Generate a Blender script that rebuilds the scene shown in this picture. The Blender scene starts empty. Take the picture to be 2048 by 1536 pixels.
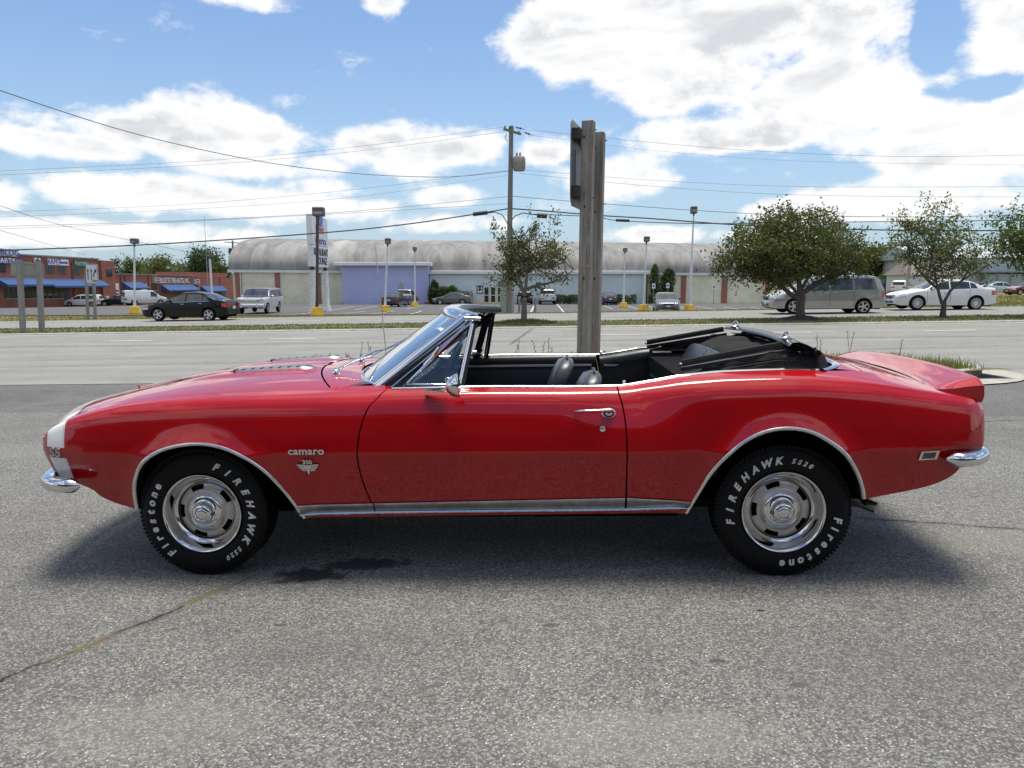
import bpy, bmesh, math, random
import numpy as np
from math import sin, cos, tan, pi, radians, atan2, sqrt, hypot
from mathutils import Vector, Matrix

SC = bpy.context.scene
COL = SC.collection

# ------------------------------------------------------------------ camera
CAM_H, PITCH = 1.39, radians(7.8)
cd = bpy.data.cameras.new('camera'); cam = bpy.data.objects.new('camera', cd); COL.objects.link(cam)
cam.location = (0, 0, CAM_H); cam.rotation_euler = (pi/2 - PITCH, 0, 0)
cd.sensor_width = 36; cd.lens = 1479/2048*36; cd.clip_start = .05; cd.clip_end = 3000
SC.camera = cam

# ------------------------------------------------------------------ sun, sky, exposure
SUN_EL, SUN_AZ = radians(83), radians(30)          # azimuth clockwise from +Y (the view direction)
to_sun = Vector((cos(SUN_EL)*sin(SUN_AZ), cos(SUN_EL)*cos(SUN_AZ), sin(SUN_EL)))
sd = bpy.data.lights.new('sun', 'SUN'); sd.energy = 3.35; sd.angle = radians(25); sd.color = (1, .945, .85)
sun = bpy.data.objects.new('sun', sd); COL.objects.link(sun)
sun.rotation_euler = to_sun.to_track_quat('Z', 'Y').to_euler(); sun.location = (0, 0, 60)

SC.view_settings.view_transform = 'Standard'; SC.view_settings.look = 'None'
SC.view_settings.exposure = 0.46; SC.view_settings.gamma = 1; SC.view_settings.use_curve_mapping = False
SC.cycles.max_bounces = 7; SC.cycles.diffuse_bounces = 2; SC.cycles.glossy_bounces = 4
SC.cycles.transmission_bounces = 5; SC.cycles.transparent_max_bounces = 8
SC.cycles.caustics_reflective = False; SC.cycles.caustics_refractive = False
SC.cycles.use_denoising = True; SC.cycles.sample_clamp_indirect = 8

W = bpy.data.worlds.new('World'); SC.world = W; W.use_nodes = True
nt = W.node_tree; nt.nodes.clear()
def N(tree, t, **k):
    n = tree.nodes.new(t)
    for a, b in k.items(): setattr(n, a, b)
    return n
def math_(tree, op, a, b=None, c=None, clamp=False):
    n = tree.nodes.new('ShaderNodeMath'); n.operation = op; n.use_clamp = clamp
    for i, v in enumerate((a, b, c)):
        if v is None: continue
        if isinstance(v, (int, float)): n.inputs[i].default_value = v
        else: tree.links.new(v, n.inputs[i])
    return n.outputs[0]
def vmath(tree, op, a, b=None):
    n = tree.nodes.new('ShaderNodeVectorMath'); n.operation = op
    for i, v in enumerate((a, b)):
        if v is None: continue
        if isinstance(v, (tuple, list)): n.inputs[i].default_value = v
        else: tree.links.new(v, n.inputs[i])
    return n.outputs['Value'] if op in ('LENGTH', 'DOT_PRODUCT', 'DISTANCE') else n.outputs[0]
def maprange(tree, v, a, b, c=0., d=1., smooth=True):
    n = tree.nodes.new('ShaderNodeMapRange'); n.interpolation_type = 'SMOOTHSTEP' if smooth else 'LINEAR'
    n.clamp = True
    tree.links.new(v, n.inputs[0])
    for i, x in zip((1, 2, 3, 4), (a, b, c, d)): n.inputs[i].default_value = x
    return n.outputs[0]
def noise_(tree, vec, scale, detail=3, rough=.55, dist=0, dims='3D'):
    n = tree.nodes.new('ShaderNodeTexNoise'); n.noise_dimensions = dims
    n.inputs['Scale'].default_value = scale; n.inputs['Detail'].default_value = detail
    n.inputs['Roughness'].default_value = rough; n.inputs['Distortion'].default_value = dist
    if vec is not None: tree.links.new(vec, n.inputs['Vector'])
    return n.outputs[0]
def mixc(tree, f, a, b, mode='MIX'):
    n = tree.nodes.new('ShaderNodeMix'); n.data_type = 'RGBA'; n.blend_type = mode
    for i, v in ((0, f), (6, a), (7, b)):
        if isinstance(v, (int, float)): n.inputs[i].default_value = v
        elif isinstance(v, (tuple, list)): n.inputs[i].default_value = (*v[:3], 1)
        else: tree.links.new(v, n.inputs[i])
    return n.outputs[2]

def build_sky():
    t = nt
    sky = N(t, 'ShaderNodeTexSky', sky_type='NISHITA', sun_disc=False)
    sky.sun_elevation = SUN_EL; sky.sun_rotation = SUN_AZ
    sky.air_density = 1.0; sky.dust_density = 1.2; sky.ozone_density = 1.6; sky.altitude = 30
    tc = N(t, 'ShaderNodeTexCoord'); d = tc.outputs['Generated']
    sep = N(t, 'ShaderNodeSeparateXYZ'); t.links.new(d, sep.inputs[0])
    X, Y, Z = sep.outputs
    az = math_(t, 'ARCTAN2', X, Y); el = math_(t, 'ARCSINE', Z)
    comb = N(t, 'ShaderNodeCombineXYZ'); t.links.new(az, comb.inputs[0]); t.links.new(el, comb.inputs[1])
    ae = comb.outputs[0]
    # cumulus banks, as (azimuth deg, elevation deg, half width, half height, weight)
    banks = []
    def px(x, y, rx, ry, w=1.):
        a = (x-1024)/1479; b = (768-y)/1479
        v = Vector((a, cos(PITCH)+b*sin(PITCH), -sin(PITCH)+b*cos(PITCH))).normalized()
        banks.append((atan2(v.x, v.y), math.asin(v.z), rx/1479, ry/1479, w))
    for b in ((1500, 40, 470, 150), (1690, 190, 400, 130), (1230, 90, 260, 95), (1400, 170, 240, 80), (2010, 70, 150, 130), (1880, 300, 380, 110), (1500, 270, 320, 70),
              (2100, 240, 200, 120), (1110, 70, 170, 85), (1160, 20, 200, 90), (1330, 150, 160, 70), (1280, 350, 190, 62, .9), (1720, 410, 330, 60), (1100, 300, 110, 40, .7),
              (390, 262, 330, 82), (160, 290, 190, 36, .85), (820, 298, 240, 72), (560, 330, 220, 45, .8), (300, 388, 240, 50), (560, 412, 260, 50, .95), (640, 375, 150, 40, .7),
              (60, 465, 260, 40, .8), (380, 470, 240, 34, .75), (900, 392, 100, 34, .75), (900, 450, 240, 34, .6), (1340, 470, 200, 30, .7), (500, 0, 130, 34, .8), (770, 0, 75, 42, .75),
              (960, 300, 90, 60, .7), (0, 390, 70, 40, .8), (1560, 470, 200, 36, .8), (240, 190, 40, 28, .5), (575, 205, 70, 30, .55)):
        px(*b)
    nb = len(banks)
    for b in ((1500, 325, 230, 30, .75), (1450, 378, 130, 40, .7), (1350, 425, 120, 28, .5), (1868, 60, 34, 100, .8), (1960, 178, 110, 24, .6), (1690, 345, 90, 20, .5), (1905, 100, 40, 60, .3), (1640, 455, 160, 16, .3)): px(*b)
    gaps = banks[nb:]; banks = banks[:nb]
    tot = None
    for (a, e, ra, re, w) in banks:
        s = vmath(t, 'SUBTRACT', ae, (a, e, 0)); s = vmath(t, 'MULTIPLY', s, (1/ra, 1/re, 1))
        l = vmath(t, 'LENGTH', s); g = maprange(t, l, 1.15, .15, 0, w)
        tot = g if tot is None else math_(t, 'SMOOTH_MAX', tot, g, .12)
    for (a, e, ra, re, w) in gaps:
        s = vmath(t, 'SUBTRACT', ae, (a, e, 0)); s = vmath(t, 'MULTIPLY', s, (1/ra, 1/re, 1)); g = maprange(t, vmath(t, 'LENGTH', s), 1.2, .2, 0, w)
        tot = math_(t, 'SUBTRACT', tot, g)
    # the same kind of broken cloud carries on all round and overhead
    scl = vmath(t, 'MULTIPLY', d, (1, 1, 2.1))
    n_big = noise_(t, scl, 2.6, 2, .5)
    inview = math_(t, 'MULTIPLY', maprange(t, math_(t, 'ABSOLUTE', az), .95, .62), maprange(t, el, .55, .36))
    wide = maprange(t, n_big, .42, .66)
    wide = math_(t, 'MULTIPLY', wide, math_(t, 'SUBTRACT', 1., inview))
    tot = math_(t, 'MAXIMUM', tot, wide)
    scl2 = vmath(t, 'MULTIPLY', d, (1, 1, 1.7))
    n1 = noise_(t, scl2, 9., 9, .62, .25)
    n2 = noise_(t, scl2, 26., 5, .6, .2)
    nn = math_(t, 'ADD', math_(t, 'MULTIPLY', n1, .78), math_(t, 'MULTIPLY', n2, .22))
    dens = math_(t, 'ADD', tot, math_(t, 'MULTIPLY', math_(t, 'SUBTRACT', nn, .5), 2.7))
    alpha = maprange(t, dens, .26, .72)
    # thin grey bases inside the thick parts
    low = vmath(t, 'MULTIPLY', vmath(t, 'ADD', d, (.013, .02, .025)), (1, 1, 3.2))
    n3 = noise_(t, low, 4.2, 5, .55, .35)
    grey = math_(t, 'MULTIPLY', maprange(t, n3, .42, .60), maprange(t, dens, .68, 1.10))
    ccol = mixc(t, grey, (9.4, 9.4, 9.45), (6.4, 6.6, 6.9))
    skyc = mixc(t, 1.0, sky.outputs[0], (1.22, 1.36, 1.49), 'MULTIPLY')
    haze = maprange(t, el, .34, -.02, 0, .62)
    base = mixc(t, haze, skyc, (4.4, 5.9, 7.3))
    out = mixc(t, alpha, base, ccol)
    bg = N(t, 'ShaderNodeBackground'); bg.inputs[1].default_value = .08
    t.links.new(out, bg.inputs[0])
    wo = N(t, 'ShaderNodeOutputWorld'); t.links.new(bg.outputs[0], wo.inputs[0])
build_sky()

# ------------------------------------------------------------------ helpers
def at(px, py, Y):
    """world point seen at photo pixel (2048 x 1536 frame) at distance Y"""
    a = (px-1024)/1479; b = (768-py)/1479
    ry = cos(PITCH)+b*sin(PITCH); k = Y/ry
    return Vector((a*k, Y, CAM_H+(-sin(PITCH)+b*cos(PITCH))*k))
def sstep(a, b, x):
    t = np.clip((np.asarray(x, float)-a)/(b-a), 0, 1); return t*t*(3-2*t)
def gz(x, y):
    """height of the land"""
    x = np.asarray(x, float); y = np.asarray(y, float)
    near = .0175*np.clip(x, -60, 45) - .27*sstep(8.5, 18, y)
    k = -.0213 + .0098*sstep(-60, -38, x)
    lot = -.75 + k*(np.clip(y, 50, 170)-50)
    right = .02 + 0*x
    r = sstep(.36*y+4, .36*y+14, x)
    far = lot*(1-r)+right*r
    t = sstep(41, 53, y)
    return near*(1-t)+far*t
def g1(x, y): return float(gz(x, y))

def tagit(o, label=None, cat=None, group=None, kind=None):
    if label: o['label'] = label
    if cat: o['category'] = cat
    if group: o['group'] = group
    if kind: o['kind'] = kind
    return o
def thing(name, label, cat, loc=(0, 0, 0), rotz=0, group=None):
    o = bpy.data.objects.new(name, None); COL.objects.link(o); o.empty_display_size = .2
    o.location = loc; o.rotation_euler = (0, 0, rotz)
    return tagit(o, label, cat, group)
def link(name, me, parent=None, mat=None, smooth=False):
    if mat is not None:
        if isinstance(mat, (list, tuple)):
            for m in mat: me.materials.append(m)
        else: me.materials.append(mat)
    if smooth: me.polygons.foreach_set('use_smooth', [True]*len(me.polygons))
    o = bpy.data.objects.new(name, me); COL.objects.link(o); o.parent = parent
    return o
def copy_tree(o, parent=None):
    c = o.copy(); COL.objects.link(c); c.parent = parent
    for ch in list(o.children): copy_tree(ch, c)
    return c
def fast_mesh(name, V, F):
    """V (n,3) array, F (m,k) array with equal-sided faces"""
    V = np.asarray(V, np.float32); F = np.asarray(F, np.int32)
    me = bpy.data.meshes.new(name); me.vertices.add(len(V)); me.vertices.foreach_set('co', V.ravel())
    k = F.shape[1]; me.loops.add(F.size); me.loops.foreach_set('vertex_index', F.ravel())
    me.polygons.add(len(F)); me.polygons.foreach_set('loop_start', np.arange(0, F.size, k, dtype=np.int32))
    me.update(calc_edges=True); me.validate()
    return me
def grid_faces(nu, nv, flip=False, wrap=False):
    """vertex index = i*nv + j"""
    f = []
    for i in range(nu-(0 if wrap else 1)):
        for j in range(nv-1):
            a = i*nv+j; b = ((i+1) % nu)*nv+j
            f.append((a, a+1, b+1, b) if flip else (a, b, b+1, a+1))
    return f
def grid_obj(name, P, mat, parent=None, flip=False, smooth=True, thick=0):
    P = np.asarray(P, float); nu, nv = P.shape[:2]
    me = fast_mesh(name, P.reshape(-1, 3), grid_faces(nu, nv, flip))
    o = link(name, me, parent, mat, smooth)
    if thick:
        m = o.modifiers.new('s', 'SOLIDIFY'); m.thickness = thick; m.offset = -1
    return o

class MB:
    def __init__(s): s.v = []; s.f = []; s.mi = []; s.cur = 0
    def mat(s, i): s.cur = i; return s
    def add(s, V, F):
        k = len(s.v); s.v += [tuple(map(float, p)) for p in V]
        for f in F: s.f.append(tuple(i+k for i in f)); s.mi.append(s.cur)
        return s
    def box(s, a, b, bev=0, M=None, taper=None):
        (x0, y0, z0), (x1, y1, z1) = a, b
        x0, x1 = min(x0, x1), max(x0, x1); y0, y1 = min(y0, y1), max(y0, y1); z0, z1 = min(z0, z1), max(z0, z1)
        if bev:
            e = min(bev, (x1-x0)*.45, (y1-y0)*.45, (z1-z0)*.45)
            V = []; idx = {}
            def vv(p):
                if p not in idx: idx[p] = len(V); V.append(p)
                return idx[p]
            X = ((x0, x0+e), (x1, x1-e)); Y = ((y0, y0+e), (y1, y1-e)); Z = ((z0, z0+e), (z1, z1-e)); F = []
            for i in (0, 1):
                F.append(tuple(vv((X[i][0], Y[a][1], Z[b][1])) for a, b in ((0, 0), (0, 1), (1, 1), (1, 0))[::1 if i == 0 else -1]))
                F.append(tuple(vv((X[a][1], Y[i][0], Z[b][1])) for a, b in ((0, 0), (1, 0), (1, 1), (0, 1))[::1 if i == 0 else -1]))
                F.append(tuple(vv((X[a][1], Y[b][1], Z[i][0])) for a, b in ((0, 0), (0, 1), (1, 1), (1, 0))[::1 if i == 0 else -1]))
            for i in (0, 1):
                for j in (0, 1):
                    F.append((vv((X[i][0], Y[j][1], Z[0][1])), vv((X[i][0], Y[j][1], Z[1][1])), vv((X[i][1], Y[j][0], Z[1][1])), vv((X[i][1], Y[j][0], Z[0][1]))))
                    F.append((vv((X[i][0], Y[0][1], Z[j][1])), vv((X[i][0], Y[1][1], Z[j][1])), vv((X[i][1], Y[1][1], Z[j][0])), vv((X[i][1], Y[0][1], Z[j][0]))))
                    F.append((vv((X[0][1], Y[i][0], Z[j][1])), vv((X[1][1], Y[i][0], Z[j][1])), vv((X[1][1], Y[i][1], Z[j][0])), vv((X[0][1], Y[i][1], Z[j][0]))))
                    for k in (0, 1):
                        F.append((vv((X[i][0], Y[j][1], Z[k][1])), vv((X[i][1], Y[j][0], Z[k][1])), vv((X[i][1], Y[j][1], Z[k][0]))))
        else:
            V = [(x0, y0, z0), (x1, y0, z0), (x1, y1, z0), (x0, y1, z0), (x0, y0, z1), (x1, y0, z1), (x1, y1, z1), (x0, y1, z1)]
            F = [(0, 3, 2, 1), (4, 5, 6, 7), (0, 1, 5, 4), (1, 2, 6, 5), (2, 3, 7, 6), (3, 0, 4, 7)]
        if taper:
            cx, cy = (x0+x1)/2, (y0+y1)/2
            V = [(cx+(p[0]-cx)*(1+(taper-1)*(p[2]-z0)/(z1-z0)), cy+(p[1]-cy)*(1+(taper-1)*(p[2]-z0)/(z1-z0)), p[2]) for p in V]
        if M is not None: V = [M @ Vector(p) for p in V]
        return s.add(V, F)
    def bar(s, p, q, w, h, up=(0, 0, 1)):
        p = Vector(p); q = Vector(q); d = (q-p); L = d.length; d.normalize()
        u = Vector(up); r = d.cross(u)
        if r.length < 1e-4: r = d.cross(Vector((1, 0, 0)))
        r.normalize(); u = r.cross(d)
        V = [p+r*a*w/2+u*b*h/2 for a, b in ((-1, -1), (1, -1), (1, 1), (-1, 1))]
        V += [v+d*L for v in V]
        return s.add(V, [(0, 1, 2, 3), (4, 7, 6, 5), (0, 4, 5, 1), (1, 5, 6, 2), (2, 6, 7, 3), (3, 7, 4, 0)])
    def tube(s, pts, r, n=8, caps=True, flat=1.):
        pts = [Vector(p) for p in pts]; m = len(pts)
        rs = r if isinstance(r, (list, tuple, np.ndarray)) else [r]*m
        V = []; F = []; prev = None
        for i, p in enumerate(pts):
            d = (pts[min(i+1, m-1)]-pts[max(i-1, 0)])
            if d.length < 1e-9: d = Vector((0, 0, 1))
            d.normalize()
            if prev is None:
                u = d.cross(Vector((0, 0, 1)))
                if u.length < 1e-3: u = d.cross(Vector((0, 1, 0)))
                u.normalize()
            else:
                u = prev-d*prev.dot(d)
                if u.length < 1e-6: u = d.cross(Vector((0, 1, .3)))
                u.normalize()
            prev = u; w = d.cross(u)
            for k in range(n):
                a = 2*pi*k/n; V.append(p+(u*cos(a)+w*sin(a)*flat)*rs[i])
        for i in range(m-1):
            for k in range(n):
                a = i*n+k; b = i*n+(k+1) % n
                F.append((a, b, b+n, a+n))
        if caps: F.append(tuple(range(n))[::-1]); F.append(tuple(range((m-1)*n, m*n)))
        return s.add(V, F)
    def lathe(s, prof, n=24, axis='Z', M=None, closed=False):
        V = []; F = []; m = len(prof)
        for k in range(n):
            a = 2*pi*k/n
            for (r, h) in prof:
                V.append((r*cos(a), r*sin(a), h) if axis == 'Z' else (r*cos(a), h, r*sin(a)))
        for k in range(n):
            for j in range(m-1):
                a = k*m+j; b = ((k+1) % n)*m+j
                F.append((a, b, b+1, a+1) if axis == 'Z' else (a, a+1, b+1, b))
        if M is not None: V = [M @ Vector(p) for p in V]
        return s.add(V, F)
    def prism(s, poly, y0, y1, axis='Y'):
        n = len(poly)
        def P(a, b, h): return {'Y': (a, h, b), 'X': (h, a, b), 'Z': (a, b, h)}[axis]
        V = [P(a, b, y0) for a, b in poly]+[P(a, b, y1) for a, b in poly]
        F = [tuple(range(n)), tuple(range(n, 2*n))[::-1]]
        for i in range(n): j = (i+1) % n; F.append((i, i+n, j+n, j))
        return s.add(V, F)
    def quad(s, a, b, c, d): return s.add([a, b, c, d], [(0, 1, 2, 3)])
    def build(s, name, mat, parent=None, smooth=False, fix=True):
        me = bpy.data.meshes.new(name); me.from_pydata(s.v, [], s.f)
        if isinstance(mat, (list, tuple)):
            for m in mat: me.materials.append(m)
            me.polygons.foreach_set('material_index', s.mi)
        else: me.materials.append(mat)
        if fix:
            bm = bmesh.new(); bm.from_mesh(me); bmesh.ops.recalc_face_normals(bm, faces=bm.faces); bm.to_mesh(me); bm.free()
        o = link(name, me, parent)
        if smooth: smooth_obj(o, smooth if smooth is not True else 40)
        return o
def smooth_obj(o, ang=40):
    me = o.data; me.polygons.foreach_set('use_smooth', [True]*len(me.polygons))
    bm = bmesh.new(); bm.from_mesh(me); ca = radians(ang)
    for e in bm.edges:
        if len(e.link_faces) == 2 and e.calc_face_angle(0) > ca: e.smooth = False
    bm.to_mesh(me); bm.free()
_tc = {}
def text_data(txt, size, depth=.004, shear=0, bold=0, spacing=1, extr=True):
    """glyphs of one string as (verts, faces), centred on x, baseline centred on y, lying in XY"""
    key = (txt, size, depth, shear, bold, spacing)
    if key in _tc: return _tc[key]
    cu = bpy.data.curves.new('t', 'FONT'); cu.body = txt; cu.size = size; cu.extrude = depth/2; cu.shear = shear
    cu.offset = bold; cu.align_x = 'CENTER'; cu.align_y = 'CENTER'; cu.space_character = spacing; cu.resolution_u = 3
    o = bpy.data.objects.new('t', cu); COL.objects.link(o)
    dg = bpy.context.evaluated_depsgraph_get(); me = bpy.data.meshes.new_from_object(o.evaluated_get(dg))
    V = [tuple(v.co) for v in me.vertices]; F = [tuple(p.vertices) for p in me.polygons]
    bpy.data.objects.remove(o); bpy.data.curves.remove(cu); bpy.data.meshes.remove(me)
    _tc[key] = (V, F); return V, F
def put_text(mb, txt, size, M, **k):
    sx = k.pop('sx', 1); V, F = text_data(txt, size, **k)
    mb.add([M @ Vector((v[0]*sx, v[1], v[2])) for v in V], F)
def frame(o, ux, uy):
    """matrix whose x axis is ux and y axis is uy, at o"""
    ux = Vector(ux).normalized(); uy = Vector(uy); uz = ux.cross(uy).normalized(); uy = uz.cross(ux)
    m = Matrix((ux, uy, uz)).transposed().to_4x4(); m.translation = Vector(o); return m

# ------------------------------------------------------------------ materials
def mat(name, col, rough=.6, metal=0, coat=0, spec=.5, var=None, bump=None, trans=0, alpha=1, crough=.03, island=0, co='Object'):
    m = bpy.data.materials.new(name); m.use_nodes = True; t = m.node_tree; b = t.nodes['Principled BSDF']
    b.inputs['Roughness'].default_value = rough; b.inputs['Metallic'].default_value = metal
    b.inputs['Coat Weight'].default_value = coat; b.inputs['Coat Roughness'].default_value = crough
    b.inputs['Specular IOR Level'].default_value = spec; b.inputs['Transmission Weight'].default_value = trans
    b.inputs['Alpha'].default_value = alpha
    c = (*col, 1); b.inputs['Base Color'].default_value = c
    if var or bump or island:
        tc = N(t, 'ShaderNodeTexCoord'); v = tc.outputs[co]; out = None
    if var:
        sc, amt = var[:2]
        n = noise_(t, v, sc, 5, .6)
        f = maprange(t, n, .3, .7, 1-amt, 1+amt, False)
        out = mixc(t, 1., c, (1, 1, 1), 'MULTIPLY')
        mm = t.nodes.new('ShaderNodeVectorMath'); mm.operation = 'SCALE'; mm.inputs[0].default_value = col
        t.links.new(f, mm.inputs['Scale']); out = mm.outputs[0]
        t.links.new(out, b.inputs['Base Color'])
    if island:
        g = N(t, 'ShaderNodeNewGeometry'); f = maprange(t, g.outputs['Random Per Island'], 0, 1, 1-island, 1+island, False)
        mm = t.nodes.new('ShaderNodeVectorMath'); mm.operation = 'SCALE'; mm.inputs[0].default_value = col
        if var: t.links.new(out, mm.inputs[0])
        t.links.new(f, mm.inputs['Scale']); t.links.new(mm.outputs[0], b.inputs['Base Color'])
    if bump:
        n = noise_(t, v, bump[0], 4, .6); bp = N(t, 'ShaderNodeBump'); bp.inputs['Strength'].default_value = bump[1]
        bp.inputs['Distance'].default_value = bump[2] if len(bump) > 2 else .01
        t.links.new(n, bp.inputs['Height']); t.links.new(bp.outputs[0], b.inputs['Normal'])
    return m
MT = {}
def m_(name, *a, **k):
    if name not in MT: MT[name] = mat(name, *a, **k)
    return MT[name]
CHROME = m_('chrome', (.68, .68, .69), .055, 1)
CHROME_W = m_('worn_chrome', (.7, .69, .67), .2, 1, var=(30, .12))
RUBBER = m_('tyre_rubber', (.006, .006, .0063), .6, spec=.18, var=(60, .25))
BLACK = m_('black_trim', (.012, .012, .013), .45)
UNDER = m_('underbody_black', (.008, .008, .008), .9, spec=.1)
def glass(name, tint=(.8, .85, .84), refl=.12, mixf=.82, rough=.0):
    """clear sheet glass: mostly see-through with a fresnel sheen"""
    m = bpy.data.materials.new(name); m.use_nodes = True; t = m.node_tree; t.nodes.clear()
    o = N(t, 'ShaderNodeOutputMaterial'); tr = N(t, 'ShaderNodeBsdfTransparent'); tr.inputs[0].default_value = (*tint, 1)
    gl = N(t, 'ShaderNodeBsdfGlossy'); gl.inputs['Roughness'].default_value = rough
    fr = N(t, 'ShaderNodeFresnel'); fr.inputs[0].default_value = 1.5
    f = math_(t, 'ADD', math_(t, 'MULTIPLY', fr.outputs[0], 1.4), refl-.04, clamp=True)
    mx = N(t, 'ShaderNodeMixShader'); t.links.new(f, mx.inputs[0]); t.links.new(tr.outputs[0], mx.inputs[1]); t.links.new(gl.outputs[0], mx.inputs[2])
    t.links.new(mx.outputs[0], o.inputs[0]); return m
GLASS = glass('clear_glass'); 
DARKGLASS = m_('car_glass_painted_view', (.032, .038, .04), .03, coat=.0, spec=.8, var=(2.4, .85))  # opaque; lighter blotches painted in for reflections and the view inside
# ------------------------------------------------------------------ ground
def gpx(px, py, lift=0.):
    """where the sight line through a photo pixel meets the land"""
    a = at(px, py, 1.)-Vector((0, 0, CAM_H)); lo, hi = 1., 400.
    f = lambda k: CAM_H+a.z*k-g1(a.x*k, a.y*k)-lift
    for _ in range(60):
        m = (lo+hi)/2
        if f(m) > 0: lo = m
        else: hi = m
    return Vector((a.x*lo, a.y*lo, CAM_H+a.z*lo))
RK = .07                                    # the road runs slightly askew: r = y + RK*x is constant along it
def asphalt(name, lo, hi, scale, tint=(1, 1, .985), patch=.2, cracks=None, stain=None, bumpd=.004, stones=.9, lanes=None, white=.06):
    m = bpy.data.materials.new(name); m.use_nodes = True; t = m.node_tree; b = t.nodes['Principled BSDF']
    b.inputs['Roughness'].default_value = .82; b.inputs['Specular IOR Level'].default_value = .3
    tc = N(t, 'ShaderNodeTexCoord'); v = tc.outputs['Object']
    wob = noise_(t, v, scale*.6, 2, .5)
    vo = N(t, 'ShaderNodeTexVoronoi'); vo.inputs['Scale'].default_value = scale; vo.inputs['Randomness'].default_value = 1
    t.links.new(v, vo.inputs['Vector'])
    sr = N(t, 'ShaderNodeSeparateColor'); t.links.new(vo.outputs['Color'], sr.inputs[0])
    rnd = math_(t, 'POWER', sr.outputs[0], 1.5)
    edge = maprange(t, vo.outputs['Distance'], .62, .25)
    fine = noise_(t, v, scale*2.6, 3, .7)
    lum = math_(t, 'MULTIPLY', rnd, stones); lum = math_(t, 'ADD', lum, math_(t, 'MULTIPLY', math_(t, 'SUBTRACT', fine, .5), .55))
    lum = math_(t, 'ADD', lum, (1-stones)*.4); lum = math_(t, 'MULTIPLY', lum, math_(t, 'ADD', math_(t, 'MULTIPLY', edge, .55), .45))
    base = maprange(t, lum, 0, .85, lo, hi, False)
    spark = math_(t, 'GREATER_THAN', sr.outputs[1], 1-white)
    base = math_(t, 'ADD', base, math_(t, 'MULTIPLY', math_(t, 'MULTIPLY', spark, edge), hi*.85))
    big = noise_(t, v, .55, 5, .6, .4); mid = noise_(t, v, 3.1, 4, .6)
    base = math_(t, 'MULTIPLY', base, maprange(t, big, .28, .72, 1-patch, 1+patch, False))
    base = math_(t, 'MULTIPLY', base, maprange(t, mid, .3, .7, 1-patch*.5, 1+patch*.5, False))
    sp = N(t, 'ShaderNodeSeparateXYZ'); t.links.new(v, sp.inputs[0]); X, Y, Z = sp.outputs
    if lanes:                                # darker tyre tracks along the lanes
        r = math_(t, 'ADD', Y, math_(t, 'MULTIPLY', X, RK)); r = math_(t, 'ADD', r, math_(t, 'MULTIPLY', big, .5))
        s = math_(t, 'SINE', math_(t, 'MULTIPLY', math_(t, 'SUBTRACT', r, lanes[0]), 2*pi/lanes[1]))
        base = math_(t, 'MULTIPLY', base, math_(t, 'ADD', 1., math_(t, 'MULTIPLY', s, .055)))
    col = N(t, 'ShaderNodeCombineColor')
    hue = noise_(t, v, scale*.9, 2, .5)
    for i, k in enumerate(tint):
        c = math_(t, 'MULTIPLY', base, k)
        if i == 0: c = math_(t, 'MULTIPLY', c, maprange(t, hue, .35, .7, .96, 1.08, False))
        if i == 2: c = math_(t, 'MULTIPLY', c, maprange(t, hue, .35, .7, 1.03, .9, False))
        t.links.new(c, col.inputs[i])
    cur = col.outputs[0]; hgt = lum
    for (p, q, wd, moss) in cracks or ():
        p = Vector(p[:2]); q = Vector(q[:2]); d = (q-p); L = d.length; d.normalize(); n = Vector((-d.y, d.x))
        w1 = math_(t, 'MULTIPLY', math_(t, 'SUBTRACT', noise_(t, v, 3.4, 6, .75), .5), wd*16)
        dist = math_(t, 'ADD', math_(t, 'ADD', math_(t, 'MULTIPLY', X, n.x), math_(t, 'MULTIPLY', Y, n.y)), -(p.x*n.x+p.y*n.y))
        dist = math_(t, 'ABSOLUTE', math_(t, 'ADD', dist, w1))
        al = math_(t, 'ADD', math_(t, 'ADD', math_(t, 'MULTIPLY', X, d.x), math_(t, 'MULTIPLY', Y, d.y)), -(p.x*d.x+p.y*d.y))
        on = math_(t, 'MULTIPLY', maprange(t, al, -.05, .15), maprange(t, al, L+.2, L-.2))
        k = math_(t, 'MULTIPLY', maprange(t, dist, wd*1.3, wd*.3), on)
        dirt = math_(t, 'MULTIPLY', math_(t, 'MULTIPLY', maprange(t, dist, wd*6, wd), on), .35)
        cur = mixc(t, dirt, cur, (.055, .052, .048))
        cur = mixc(t, k, cur, (.02, .019, .017))
        if moss:
            mk = math_(t, 'MULTIPLY', math_(t, 'MULTIPLY', maprange(t, dist, wd*2.8, wd*.8), on), maprange(t, noise_(t, v, 4.5, 4, .6), .5, .58))
            cur = mixc(t, math_(t, 'MULTIPLY', mk, .85), cur, mixc(t, maprange(t, noise_(t, v, 6, 2), .45, .6), (.13, .135, .04), (.16, .10, .05)))
    for (c, rx, ry, k, colr) in stain or ():
        s = vmath(t, 'SUBTRACT', v, (c[0], c[1], 0)); s = vmath(t, 'MULTIPLY', s, (1/rx, 1/ry, 0)); l = vmath(t, 'LENGTH', s)
        l = math_(t, 'ADD', l, math_(t, 'MULTIPLY', math_(t, 'SUBTRACT', noise_(t, v, 14., 6, .8), .5), 2.2))
        f = math_(t, 'MULTIPLY', maprange(t, l, 1.0, .55), k); cur = mixc(t, f, cur, colr)
    t.links.new(cur, b.inputs['Base Color'])
    bp = N(t, 'ShaderNodeBump'); bp.inputs['Strength'].default_value = .7; bp.inputs['Distance'].default_value = bumpd
    t.links.new(hgt, bp.inputs['Height']); t.links.new(bp.outputs[0], b.inputs['Normal'])
    return m
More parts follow.
